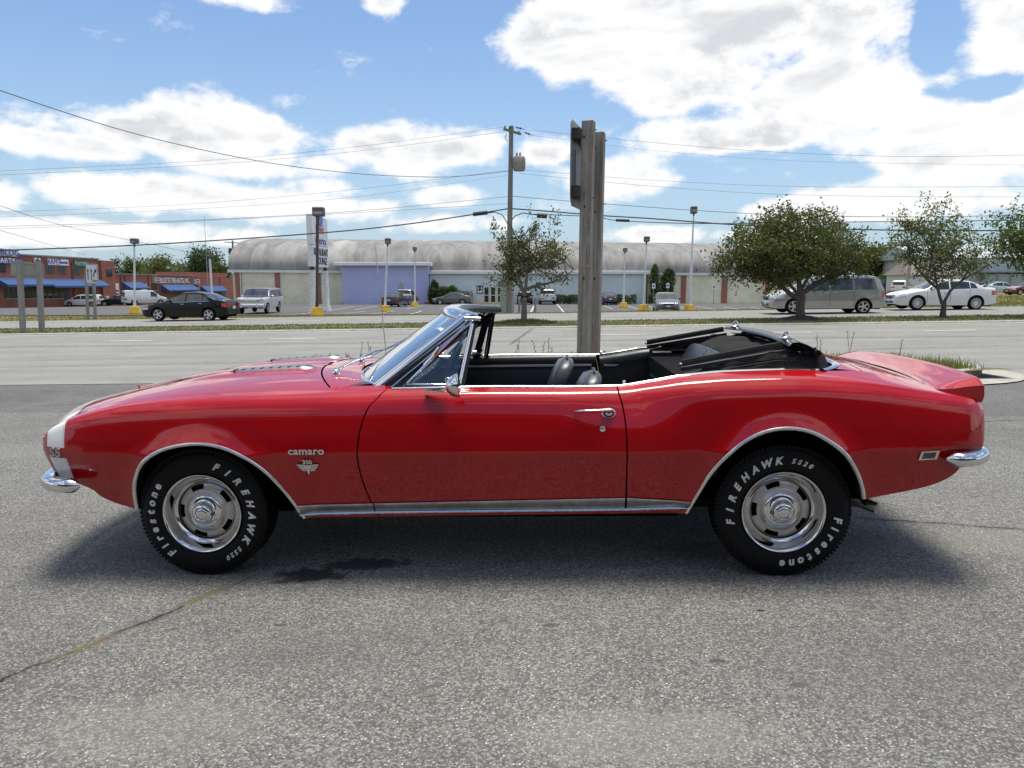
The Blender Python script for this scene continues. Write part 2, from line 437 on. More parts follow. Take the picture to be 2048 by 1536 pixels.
def soil(name, a, b_, c, right=False, bump=.03):
    m = bpy.data.materials.new(name); m.use_nodes = True; t = m.node_tree; b = t.nodes['Principled BSDF']; b.inputs['Roughness'].default_value = .95
    b.inputs['Specular IOR Level'].default_value = .15
    tc = N(t, 'ShaderNodeTexCoord'); v = tc.outputs['Object']
    n1 = noise_(t, v, .35, 5, .65); n2 = noise_(t, v, 6, 5, .7); n3 = noise_(t, v, 38, 3, .7)
    f = maprange(t, math_(t, 'ADD', math_(t, 'MULTIPLY', n1, .7), math_(t, 'MULTIPLY', n2, .3)), .40, .60)
    if right:
        sp = N(t, 'ShaderNodeSeparateXYZ'); t.links.new(v, sp.inputs[0]); f = math_(t, 'ADD', f, maprange(t, sp.outputs[0], 14, 30), clamp=True)
    cur = mixc(t, f, a, b_); cur = mixc(t, maprange(t, n3, .35, .72), cur, c)
    t.links.new(cur, b.inputs['Base Color'])
    bp = N(t, 'ShaderNodeBump'); bp.inputs['Strength'].default_value = 1; bp.inputs['Distance'].default_value = bump
    t.links.new(n3, bp.inputs['Height']); t.links.new(bp.outputs[0], b.inputs['Normal']); return m
GRASSY = soil('dry_grass_soil', (.25, .21, .11), (.15, .15, .06), (.19, .165, .08), True)
def sheet(name, x0, x1, r0, r1, off, mt, nx=60, ny=12, skew=RK, kind='structure', parent=None, rough=0):
    xs = np.linspace(x0, x1, nx); rs = np.linspace(r0, r1, ny); P = np.zeros((nx, ny, 3))
    Xg, Rg = np.meshgrid(xs, rs, indexing='ij'); Yg = Rg-skew*Xg
    P[..., 0] = Xg; P[..., 1] = Yg; P[..., 2] = gz(Xg, Yg)+off
    o = grid_obj(name, P, mt, parent)
    if kind and parent is None: o['kind'] = kind
    return o
# the land itself, one sheet to the horizon
xs = np.concatenate([np.linspace(-900, -130, 12), np.linspace(-120, 100, 111), np.linspace(120, 900, 12)])
ys = np.concatenate([np.linspace(-300, -40, 8), np.linspace(-30, 180, 106), np.linspace(200, 1500, 14)])
Xg, Yg = np.meshgrid(xs, ys, indexing='ij'); P = np.stack([Xg, Yg, gz(Xg, Yg)-.08], -1)
ground = grid_obj('ground', P, GRASSY); ground['kind'] = 'structure'

c0 = gpx(0, 1362); c1 = gpx(490, 1160)
oil = gpx(650, 1140); oil2 = gpx(760, 1118); st3 = gpx(1680, 1090)
LOT = asphalt('weathered_lot_asphalt', .07, .36, 128, tint=(1, .985, .93), patch=.16, white=.035, stones=.85, bumpd=.006,
              cracks=[((c0.x*2-c1.x, c0.y*2-c1.y), c1, .008, True), (gpx(1700, 1035), gpx(2300, 1075), .008, False), (gpx(2048, 840), gpx(1300, 870), .008, False)],
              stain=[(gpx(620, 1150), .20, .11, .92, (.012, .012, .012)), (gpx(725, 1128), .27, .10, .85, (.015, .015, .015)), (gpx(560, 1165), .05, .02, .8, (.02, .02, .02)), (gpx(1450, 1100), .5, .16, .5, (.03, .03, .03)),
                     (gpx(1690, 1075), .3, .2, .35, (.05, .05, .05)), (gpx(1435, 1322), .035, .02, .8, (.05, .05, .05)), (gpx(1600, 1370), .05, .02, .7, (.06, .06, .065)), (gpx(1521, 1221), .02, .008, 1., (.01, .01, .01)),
                     (gpx(1980, 1080), .5, .25, .3, (.24, .23, .19)), (gpx(300, 1450), .5, .22, .25, (.26, .25, .22)), (gpx(700, 1300), .6, .25, .22, (.09, .09, .085)), (gpx(1800, 1350), .55, .3, .25, (.09, .09, .09)), (gpx(120, 900), 1.2, .4, .25, (.24, .235, .21)), (gpx(1100, 1250), .05, .02, .7, (.05, .05, .05)), (gpx(560, 1250), .03, .015, .8, (.05, .05, .05)), (gpx(1290, 1470), .5, .2, .3, (.27, .26, .23))])
APRON = asphalt('dark_apron_asphalt', .08, .19, 70, tint=(1, .995, .95), patch=.2, stones=.7, white=.02, bumpd=.003,
                cracks=[(gpx(0, 765), gpx(640, 752), .02, False), (gpx(60, 812), gpx(330, 800), .012, False)])
ROAD = asphalt('grey_road_asphalt', .17, .325, 60, tint=(1, 1., .935), patch=.12, stones=.55, white=.02, bumpd=.002, lanes=(10.9, 1.82),
               cracks=[(gpx(0, 694), gpx(2048, 672), .03, False), (gpx(1020, 690), gpx(1075, 650), .018, False), (gpx(0, 735), gpx(700, 722), .02, False), (gpx(1700, 700), gpx(2048, 690), .02, False)],
               stain=[(gpx(150, 720), 2.2, .35, .25, (.10, .10, .095)), (gpx(1850, 690), 3., .5, .22, (.11, .11, .105)), (gpx(500, 700), 2., .3, .2, (.30, .30, .28)), (gpx(1350, 690), 2., .4, .22, (.11, .11, .105))])
FARLOT = asphalt('far_lot_asphalt', .075, .17, 30, tint=(1, 1, 1.01), patch=.12, stones=.4, white=.01)
sheet('parking_lot', -40, 40, -45, 7.75, 0., LOT, 40, 50, skew=.12)
sheet('driveway_apron', -40, 40, 7.74, 11.4, -.004, APRON, 60, 8, skew=.12)
nroad = sheet('near_road', -85, 70, 10.95, 27., .002, ROAD, 80, 14)
froad = sheet('far_road', -110, 90, 30.9, 40., 0., ROAD, 90, 8)
sheet('far_parking_lot', -61, 33, 50.2, 175, -.03, FARLOT, 60, 60, skew=.0)
LINE = m_('road_paint', (.62, .62, .6), .7, var=(9, .25))
def strip(name, parent, a, b, w, off=.006, mt=LINE, n=6):
    a = Vector(a); b = Vector(b); d = (b-a); d.z = 0; d.normalize(); nrm = Vector((-d.y, d.x, 0))*w/2; P = np.zeros((n, 2, 3))
    for i in range(n):
        p = a.lerp(b, i/(n-1))
        for j, s in enumerate((-1, 1)):
            q = p+nrm*s; P[i, j] = (q.x, q.y, g1(q.x, q.y)+off)
    return grid_obj(name, P, mt, parent, flip=True)
for px_ in (-66, 262, 585, 932, 1245, 1572, 1898, 2230):
    r = 23.2; a = at(px_, 675, 1.); X = a.x*r/(1+RK*a.x)
    strip('lane_dash', nroad, (X-.75, r-RK*(X-.75), 0), (X+.75, r-RK*(X+.75), 0), .13, .008)
strip('edge_line', nroad, (-80, 26.5+RK*80, 0), (68, 26.5-RK*68, 0), .12, .008, n=50)
for i in range(-10, 12):
    X = i*6+1.5; strip('lane_dash', froad, (X-1.2, 35.4-RK*X, 0), (X+1.2, 35.4-RK*(X+2.4), 0), .13, .006)
strip('edge_line', froad, (-100, 31.5+RK*100, 0), (85, 31.5-RK*85, 0), .12, .006, n=50)
flot = bpy.data.objects['far_parking_lot']
WORN = m_('worn_white_paint', (.5, .5, .5), .8, var=(2, .3))
for (x0, y0, x1, y1) in ((709.6, 613.4, 660, 621.5), (754, 612.5, 710, 620), (730, 623, 668, 628.5), (789, 622.4, 740, 628), (845, 611.6, 813, 618), (843, 622, 804, 628), (622, 626, 560, 631),
                         (640, 614, 590, 617), (905, 613, 880, 617), (1207.7, 612, 1224, 618), (1253, 612, 1275, 618), (1298, 613, 1310, 616), (1356, 614, 1371, 618), (1392, 613, 1429, 619),
                         (1447, 614, 1480, 619), (1500, 615, 1521, 618), (1068, 612, 1062, 624), (1110, 604, 1128, 625), (1150, 604, 1156, 607), (1192, 604, 1197, 607)):
    strip('parking_stripe', flot, gpx(x0, y0), gpx(x1, y1), .13, .012, WORN, 4)

# kerbed median
CONC = m_('weathered_concrete', (.36, .345, .30), .9, var=(5, .22), bump=(60, .4))
MEDG = soil('median_turf', (.18, .16, .085), (.10, .115, .045), (.125, .125, .055))
def kerbed(name, x0, x1, r0, r1, h, top, nx=80, hump=0.06):
    xs = np.linspace(x0, x1, nx); o = None
    prof = [(r0, -.05), (r0+.01, h-.02), (r0+.04, h), (r0+.15, h), (r0+.16, h+.01), ((r0+r1)/2, h+hump), (r1-.16, h+.01), (r1-.15, h), (r1-.04, h), (r1-.01, h-.02), (r1, -.05)]
    P = np.zeros((nx, len(prof), 3))
    for j, (r, z) in enumerate(prof):
        y = r-RK*xs; P[:, j, 0] = xs; P[:, j, 1] = y; P[:, j, 2] = gz(xs, r0*.5+r1*.5-RK*xs)*.0+gz(xs, y)+z
    me = fast_mesh(name, P.reshape(-1, 3), grid_faces(nx, len(prof)))
    o = link(name, me, None, [CONC, top]); mi = []
    for i in range(nx-1):
        for j in range(len(prof)-1): mi.append(1 if 4 <= j <= 5 else 0)
    me.polygons.foreach_set('material_index', mi); o['kind'] = 'structure'; return o
kerbed('median', -100, 85, 27., 30.9, .05, MEDG, hump=.03)

def blades(name, pts, hmin, hmax, wid, mt, label, parent=None, lean=.5, seed=1, bend=True, cat='grass'):
    rng = np.random.default_rng(seed); n = len(pts); pts = np.asarray(pts)
    h = rng.uniform(hmin, hmax, n)*rng.uniform(.6, 1, n); a = rng.uniform(0, 2*pi, n); b = rng.uniform(0, 2*pi, n); le = rng.uniform(0, lean, n)*h
    w = wid*rng.uniform(.6, 1.3, n); dx = np.cos(a)*w/2; dy = np.sin(a)*w/2
    V = np.zeros((n, 5, 3)); V[:, 0] = pts; V[:, 1] = pts; V[:, 0, 0] -= dx; V[:, 0, 1] -= dy; V[:, 1, 0] += dx; V[:, 1, 1] += dy
    mid = pts.copy(); mid[:, 0] += np.cos(b)*le*.3; mid[:, 1] += np.sin(b)*le*.3; mid[:, 2] += h*.6
    V[:, 2] = mid; V[:, 2, 0] += dx*.7; V[:, 2, 1] += dy*.7; V[:, 3] = mid; V[:, 3, 0] -= dx*.7; V[:, 3, 1] -= dy*.7
    tip = pts.copy(); tip[:, 0] += np.cos(b)*le; tip[:, 1] += np.sin(b)*le; tip[:, 2] += h; V[:, 4] = tip
    k = np.arange(n)[:, None]*5
    F = np.concatenate([k+np.array([[0, 1, 2]]), k+np.array([[0, 2, 3]]), k+np.array([[3, 2, 4]])])
    o = link(name, fast_mesh(name, V.reshape(-1, 3), F), parent, mt); 
    return tagit(o, label, cat, kind='stuff') if parent is None else o
def leafmat(name, cols, trans=.35, rough=.55):
    m = bpy.data.materials.new(name); m.use_nodes = True; t = m.node_tree; t.nodes.clear()
    o = N(t, 'ShaderNodeOutputMaterial'); g = N(t, 'ShaderNodeNewGeometry'); r = N(t, 'ShaderNodeValToRGB')
    els = r.color_ramp.elements
    while len(els) < len(cols): els.new(.5)
    for i, c in enumerate(cols): els[i].position = i/(len(cols)-1); els[i].color = (*c, 1)
    tc = N(t, 'ShaderNodeTexCoord'); n = noise_(t, tc.outputs['Object'], .9, 3, .6)
    f = math_(t, 'ADD', math_(t, 'MULTIPLY', g.outputs['Random Per Island'], .6), maprange(t, n, .3, .7, 0, .4), clamp=True)
    t.links.new(f, r.inputs[0])
    d = N(t, 'ShaderNodeBsdfPrincipled'); d.inputs['Roughness'].default_value = rough; d.inputs['Specular IOR Level'].default_value = .35; t.links.new(r.outputs[0], d.inputs['Base Color'])
    tr = N(t, 'ShaderNodeBsdfTranslucent'); t.links.new(mixc(t, 1., r.outputs[0], (1.5, 1.7, .7), 'MULTIPLY'), tr.inputs[0])
    mx = N(t, 'ShaderNodeMixShader'); mx.inputs[0].default_value = trans
    t.links.new(d.outputs[0], mx.inputs[1]); t.links.new(tr.outputs[0], mx.inputs[2]); t.links.new(mx.outputs[0], o.inputs[0]); return m
TURF = leafmat('turf_blades', [(.20, .17, .09), (.14, .135, .06), (.095, .11, .04), (.18, .16, .075)])
DRYTURF = leafmat('dry_turf_blades', [(.32, .26, .14), (.25, .21, .10), (.16, .155, .06), (.29, .24, .12)])
LUSH = leafmat('lush_blades', [(.10, .145, .035), (.17, .17, .06), (.22, .19, .09), (.30, .26, .14)])
rng = np.random.default_rng(5)
n = 26000; X = rng.uniform(-26, 30, n); r = rng.uniform(27.18, 30.72, n); Y = r-RK*X
blades('median_grass', np.stack([X, Y, gz(X, Y)+.055], -1), .02, .085, .04, TURF, 'short patchy grass covering the road median')
n = 26000; X = rng.uniform(-36, 40, n); Y = rng.uniform(40.1, 50.0, n)-RK*X*(1-0); Y = np.where(Y < 40.1-RK*X, 40.1-RK*X, Y)
blades('verge_grass', np.stack([X, Y, gz(X, Y)-.09], -1), .04, .12, .06, DRYTURF, 'dry yellowed grass strip between far road and parking lot')

# grassed island between the lot and the road
IS0, IS1, IA, IB = -3.4, 6.75, 9.85, 12.6
def island():
    nx, ny = 50, 14; P = np.zeros((nx, ny, 3)); h = .13
    for i in range(nx):
        for j in range(ny):
            u = i/(nx-1); v = j/(ny-1); x = IS0+(IS1-IS0)*u; y = IA+(IB-IA)*v
            P[i, j] = (x, y, g1(x, y)+h*.92+.02*sin(x*3.1)*sin(y*4))
    gr = grid_obj('island_turf', P, MEDG); gr['kind'] = 'structure'
    pts = []
    def path(k):
        cs = ((IS0, IA), (IS1, IA), (IS1, IB), (IS0, IB)); out = []; R = 1.0
        for (cx, cy), (sx, sy), a0 in ((cs[1], (-1, 1), -90), (cs[2], (-1, -1), 0), (cs[3], (1, -1), 90), (cs[0], (1, 1), 180)):
            for q in range(9):
                a = radians(a0+q*90/8); out.append((cx+sx*(R)+cos(a)*(R+k), cy+sy*(R)+sin(a)*(R+k)))
        return out
    prof = [(.0, -.06), (.01, h-.03), (-.03, h), (-.14, h), (-.16, h-.05)]
    rings = [path(k) for k, z in prof]; m = len(rings[0]); V = []; F = []
    for (k, z), rg in zip(prof, rings):
        for (x, y) in rg: V.append((x, y, g1(x, y)+z))
    for a in range(len(prof)-1):
        for i in range(m): j = (i+1) % m; F.append((a*m+i, a*m+j, (a+1)*m+j, (a+1)*m+i))
    mb = MB(); mb.add(V, F); k = mb.build('kerb', CONC, gr, smooth=50)
    # concrete gutter pan round the right-hand end
    mb = MB(); out = path(.55); inn = path(.012); V = []; F = []
    for a, b in zip(inn, out): V += [(a[0], a[1], g1(*a)+.02), (b[0], b[1], g1(*b)+.012)]
    for i in range(m-1):
        F.append((2*i, 2*i+1, 2*i+3, 2*i+2))
    F = F[0:18]; mb.add(V, F); mb.build('gutter_pan', CONC, gr)
    rng = np.random.default_rng(9); n = 15000
    X = IS0+.2+(IS1-IS0-.5)*rng.random(n)**.75; Y = rng.uniform(IA+.18, IB-.18, n)
    dens = (np.sin(X*2.3+1)+np.sin(Y*3.1+X)+np.sin(X*5.7)*.6) > -.9; X = X[dens]; Y = Y[dens]
    hh = .6+.4*np.sin(X*1.9)
    blades('island_grass', np.stack([X, Y, gz(X, Y)+.11], -1), .06, .21, .012, LUSH, 'rough green and straw grass on the kerbed island behind the red car', seed=3, lean=.8)
    # flowering weed stalks
    mb = MB(); rg = random.Random(4)
    for (cx, cnt) in ((-2.55, 9), (-2.2, 6), (-1.75, 3), (.2, 4), (.75, 3), (2.2, 3), (4.2, 4), (5.2, 3)):
        for _ in range(cnt):
            x = cx+rg.uniform(-.25, .25); y = rg.uniform(IA+.3, IB-.6); z = g1(x, y)+.1; h2 = rg.uniform(.25, .55); l = rg.uniform(-.12, .12)
            mb.tube([(x, y, z), (x+l*.4, y, z+h2*.5), (x+l, y, z+h2)], [.004, .003, .002], 4)
            for q in range(5):
                f = .55+.45*q/5; mb.tube([(x+l*f, y, z+h2*f), (x+l*f+rg.uniform(-.03, .03), y, z+h2*f+.03)], [.006, .002], 4)
    o = mb.build('weed_stalks', m_('weed_stalk', (.10, .085, .05), .8)); tagit(o, 'thin brown weed stalks standing in the island grass', 'weeds', kind='stuff')
island()
# ------------------------------------------------------------------ the red convertible
def pch(pts):
    xs = np.array([p[0] for p in pts], float); ys = np.array([p[1] for p in pts], float)
    h = np.diff(xs); d = np.diff(ys)/h; m = np.zeros(len(xs)); m[0] = d[0]; m[-1] = d[-1]
    for i in range(1, len(xs)-1):
        m[i] = 0 if d[i-1]*d[i] <= 0 else (h[i-1]+h[i])/((h[i-1])/d[i-1]+h[i]/d[i])
    def f(x):
        x = np.clip(np.asarray(x, float), xs[0], xs[-1]); i = np.clip(np.searchsorted(xs, x)-1, 0, len(xs)-2)
        t = (x-xs[i])/h[i]; return ((2*t**3-3*t**2+1)*ys[i]+(t**3-2*t**2+t)*h[i]*m[i]+(-2*t**3+3*t**2)*ys[i+1]+(t**3-t**2)*h[i]*m[i+1])
    return f
def resample(poly, n, keep=False):
    P = np.asarray(poly, float); s = np.r_[0, np.cumsum(np.hypot(*np.diff(P, axis=0).T))]; t = np.linspace(0, s[-1], n)
    return np.stack([np.interp(t, s, P[:, k]) for k in range(P.shape[1])], -1)
def smooth_poly(poly, n):
    """closed-form smoothing spline through the points (Catmull-Rom), evenly resampled"""
    P = np.asarray(poly, float); Q = np.vstack([2*P[0]-P[1], P, 2*P[-1]-P[-2]]); out = []
    for i in range(1, len(Q)-2):
        for t in np.linspace(0, 1, 12, endpoint=False):
            a, b, c, d = Q[i-1:i+3]; out.append(.5*((2*b)+(-a+c)*t+(2*a-5*b+4*c-d)*t*t+(-a+3*b-3*c+d)*t**3))
    out.append(P[-1]); return resample(out, n)
ZC, ZB = .615, .24
wc_ = pch([(-2.175, .77), (-2.15, .79), (-2.10, .818), (-2.0, .848), (-1.88, .874), (-1.7, .893), (-1.37, .908), (-.5, .914), (.6, .916), (1.37, .92), (1.75, .915), (2.0, .893), (2.2, .857), (2.28, .822), (2.315, .79)])
z4_ = pch([(-2.175, .695), (-2.10, .738), (-1.99, .783), (-1.88, .813), (-1.71, .844), (-1.49, .862), (-1.256, .872), (-.93, .877), (-.6, .882), (-.4, .892), (0, .897), (.5, .893), (.63, .893), (.80, .911), (.95, .931), (1.15, .943), (1.4, .945), (1.7, .925), (2.05, .868), (2.25, .828), (2.315, .80)])
bul_ = pch([(-2.2, 0), (-.5, 0), (.35, -.003), (.6, -.018), (.72, -.022), (.86, -.008), (1.05, .010), (1.5, .014), (1.9, .006), (2.32, 0)])
inw_ = pch([(-2.18, .045), (-2.0, .05), (-1.5, .06), (-.75, .07), (-.45, .03), (-.3, .022), (.6, .022), (.95, .06), (1.3, .085), (1.6, .10), (1.8, .14), (2.3, .14)])
inz_ = pch([(-2.18, .008), (-1.5, .012), (-.75, .016), (-.4, .010), (.6, .008), (1.0, .015), (1.6, .022), (1.8, .032), (2.1, .016), (2.32, .01)])
farch = smooth_poly([(-1.688, .330), (-1.682, .40), (-1.665, .47), (-1.63, .54), (-1.58, .593), (-1.51, .633), (-1.44, .654), (-1.357, .666), (-1.273, .663), (-1.18, .639), (-1.088, .591), (-1.02, .531), (-.965, .458), (-.922, .386), (-.872, .283)], 90)
rarch = smooth_poly([(.952, .307), (1.005, .426), (1.048, .515), (1.114, .601), (1.19, .665), (1.278, .706), (1.377, .720), (1.476, .704), (1.566, .655), (1.634, .597), (1.69, .516), (1.727, .435), (1.742, .382)], 90)
ARCH = np.vstack([farch, rarch])
def flare(x, z):
    d = np.sqrt(((x[..., None]-ARCH[:, 0])**2+(z[..., None]-ARCH[:, 1])**2).min(-1)) if x.size < 400000 else 0
    return .020*np.clip(1-d/.105, 0, 1)**2
def Q(x, s, fl=True):
    """body skin: station x, s from 0 (low) over the crease (.5) to the inner top edge (1) -> w, z"""
    x = np.asarray(x, float); s = np.asarray(s, float); x, s = np.broadcast_arrays(x, s)
    wc = wc_(x); z4 = z4_(x); h = z4-ZC; b = bul_(x)
    tl = np.clip(s/.5, 0, 1); zl = ZB+(ZC-ZB)*tl; wl = wc-.105*((1-tl)**1.08)
    cp = [(wc, ZC+0*x), (wc-.13*.40*h+b*.3, ZC+.40*h), (wc-.052*h-.24*.38*h+b, ZC+.78*h), (wc-.143*h-.62*.16*h-.002+b, ZC+.94*h), (wc-.26*h-.028+b, z4)]
    cp.append((cp[4][0]-inw_(x), z4+inz_(x)))
    cp = [(2*cp[0][0]-cp[1][0], 2*cp[0][1]-cp[1][1])]+cp+[(2*cp[5][0]-cp[4][0], 2*cp[5][1]-cp[4][1])]
    u = np.clip((s-.5)/.5, 0, 1)*5; i = np.clip(u.astype(int), 0, 4); t = u-i
    Wc = np.stack([c[0]+0*x for c in cp], -1); Zc = np.stack([c[1]+0*x for c in cp], -1)
    def cr(A):
        g = lambda k: np.take_along_axis(A, (i+k)[..., None], -1)[..., 0]
        a, b_, c, d = g(0), g(1), g(2), g(3); return .5*((2*b_)+(-a+c)*t+(2*a-5*b_+4*c-d)*t*t+(-a+3*b_-3*c+d)*t**3)
    up = s >= .5; w = np.where(up, cr(Wc), wl); z = np.where(up, cr(Zc), zl)
    if fl: w = w+flare(x, z)*(s < .92)
    return w, z
S_T = np.linspace(0, .9, 400)
def s_of(x, z):
    """invert height on the side"""
    out = []
    for a, b in zip(np.atleast_1d(x), np.atleast_1d(z)):
        zz = Q(np.full(400, a), S_T, False)[1]; out.append(np.interp(b, zz, S_T))
    return np.array(out)
def W_at(x, z): x = np.atleast_1d(np.asarray(x, float)); return Q(x, s_of(x, z))[0]
def to_xs(poly): P = np.asarray(poly, float); return np.stack([P[:, 0], s_of(P[:, 0], P[:, 1])], -1)
def coons(B, T, L, R, nu, nv):
    B = resample(B, nu); T = resample(T, nu); L = resample(L, nv); R = resample(R, nv)
    u = np.linspace(0, 1, nu)[:, None, None]; v = np.linspace(0, 1, nv)[None, :, None]
    lin = (1-v)*B[:, None]+v*T[:, None]+(1-u)*L[None]+u*R[None]
    bil = (1-u)*(1-v)*B[0]+u*(1-v)*B[-1]+(1-u)*v*T[0]+u*v*T[-1]
    return lin-bil
def skin(D, side=-1, off=0., fl=True):
    w, z = Q(D[..., 0], D[..., 1], fl); return np.stack([D[..., 0], side*(w+off), z], -1)

def paint(name, col, stripe=False, coat=1., rough=.35, flake=.0):
    m = bpy.data.materials.new(name); m.use_nodes = True; t = m.node_tree; b = t.nodes['Principled BSDF']
    b.inputs['Base Color'].default_value = (*col, 1); b.inputs['Roughness'].default_value = rough
    b.inputs['Coat Weight'].default_value = coat; b.inputs['Coat Roughness'].default_value = .015; b.inputs['Coat IOR'].default_value = 1.5
    b.inputs['Specular IOR Level'].default_value = .08; b.inputs['Metallic'].default_value = flake
    tc = N(t, 'ShaderNodeTexCoord'); v = tc.outputs['Object']
    cur = mixc(t, maprange(t, noise_(t, v, 2.3, 4, .6), .35, .65), tuple(c*.94 for c in col), tuple(c*1.06 for c in col))
    # road film low on the panels
    sp = N(t, 'ShaderNodeSeparateXYZ'); t.links.new(v, sp.inputs[0]); X, Y, Z = sp.outputs
    if stripe:
        film = math_(t, 'MULTIPLY', maprange(t, math_(t, 'ADD', Z, math_(t, 'MULTIPLY', noise_(t, v, 5, 4, .7), .12)), .52, .33), .04)
        cur = mixc(t, film, cur, (.20, .15, .13))
        q = math_(t, 'DIVIDE', Y, .76); xs_ = math_(t, 'ADD', X, math_(t, 'MULTIPLY', math_(t, 'MAXIMUM', math_(t, 'SUBTRACT', 1., math_(t, 'MULTIPLY', q, q)), 0), .12))
        low = math_(t, 'LESS_THAN', Z, .61)
        sl = math_(t, 'MULTIPLY', math_(t, 'MULTIPLY', math_(t, 'SUBTRACT', .61, Z), low), .32)
        x0 = math_(t, 'ADD', sl, -2.137); x1 = math_(t, 'ADD', math_(t, 'MULTIPLY', sl, .35), -2.022)
        def band(a, b_): return math_(t, 'MULTIPLY', math_(t, 'GREATER_THAN', xs_, a), math_(t, 'LESS_THAN', xs_, b_))
        notgap = math_(t, 'SUBTRACT', 1., math_(t, 'MULTIPLY', math_(t, 'GREATER_THAN', Z, .586), math_(t, 'LESS_THAN', Z, .638)))
        k = math_(t, 'MULTIPLY', band(x0, x1), notgap)
        pin = band(math_(t, 'ADD', x1, -.009), math_(t, 'ADD', x1, -.006)); k = math_(t, 'MULTIPLY', k, math_(t, 'SUBTRACT', 1., math_(t, 'MULTIPLY', pin, .75)))
        cur = mixc(t, k, cur, (.84, .85, .83))
    t.links.new(cur, b.inputs['Base Color'])
    return m
RED = paint('red_paint', (.36, .0014, .0040), True)
LEATHER = m_('black_vinyl', (.0055, .0057, .0063), .38, spec=.5, bump=(160, .15, .002), var=(9, .25))
SEATV = m_('worn_seat_vinyl', (.035, .04, .048), .36, spec=.6, bump=(120, .2, .002), var=(7, .2))
CANVAS = m_('black_canvas', (.02, .018, .017), .85, spec=.2, bump=(40, .5, .006), var=(12, .3))
MATTE = m_('satin_black_frame', (.010, .010, .011), .32, spec=.5)
STEEL = m_('rally_wheel_silver', (.50, .49, .46), .36, .6, var=(25, .15))
ROCK = m_('brushed_stainless', (.42, .42, .40), .28, 1, var=(18, .25))

CARX, CARY = -.087, 4.23
car = thing('convertible_car', 'red classic convertible with white nose stripe and folded black top, parked broadside in front', 'car', (CARX, CARY, .0175*CARX))
car.rotation_euler = (0, -.0175, radians(-2.7))
def cobj(name, D, side, mt=RED, off=0, parent=car, flip=None, inner=True):
    o = grid_obj(name, skin(D, side, off), mt, parent, flip=(side < 0))
    return o
def edge_flange(P, depth, side):
    """turn the panel edge inward"""
    return P

gapF = [(-.516, .315), (-.524, .33), (-.555, .43), (-.574, .538), (-.576, .633), (-.561, .727), (-.527, .821), (-.480, .872)]
gapR = [(.666, .325), (.666, .5), (.665, .624), (.660, .74), (.649, .82), (.636, .868)]
nose = [(-2.095, .475), (-2.125, .52), (-2.148, .57), (-2.163, .625), (-2.168, .67)]
rear = [(2.285, .598), (2.302, .64), (2.312, .72), (2.312, .775)]
GAP = .0035
def edges(poly, dx, top_x):
    E = to_xs(smooth_poly(poly, 40)); E[:, 0] += dx
    sL = E[-1, 1]; xx = E[-1, 0]; n = 16; tt = np.linspace(0, 1, n+1)[1:, None]
    return np.vstack([E, np.hstack([xx+(top_x+dx-xx)*tt, sL+(1-sL)*tt])])
def rim(name, line3, inward, mt, parent):
    """inward-turned flange along an edge (line of 3-D points), so that gaps have depth"""
    L = np.asarray(line3); P = np.stack([L, L+np.asarray(inward)], 1); return grid_obj(name, P, mt, parent)
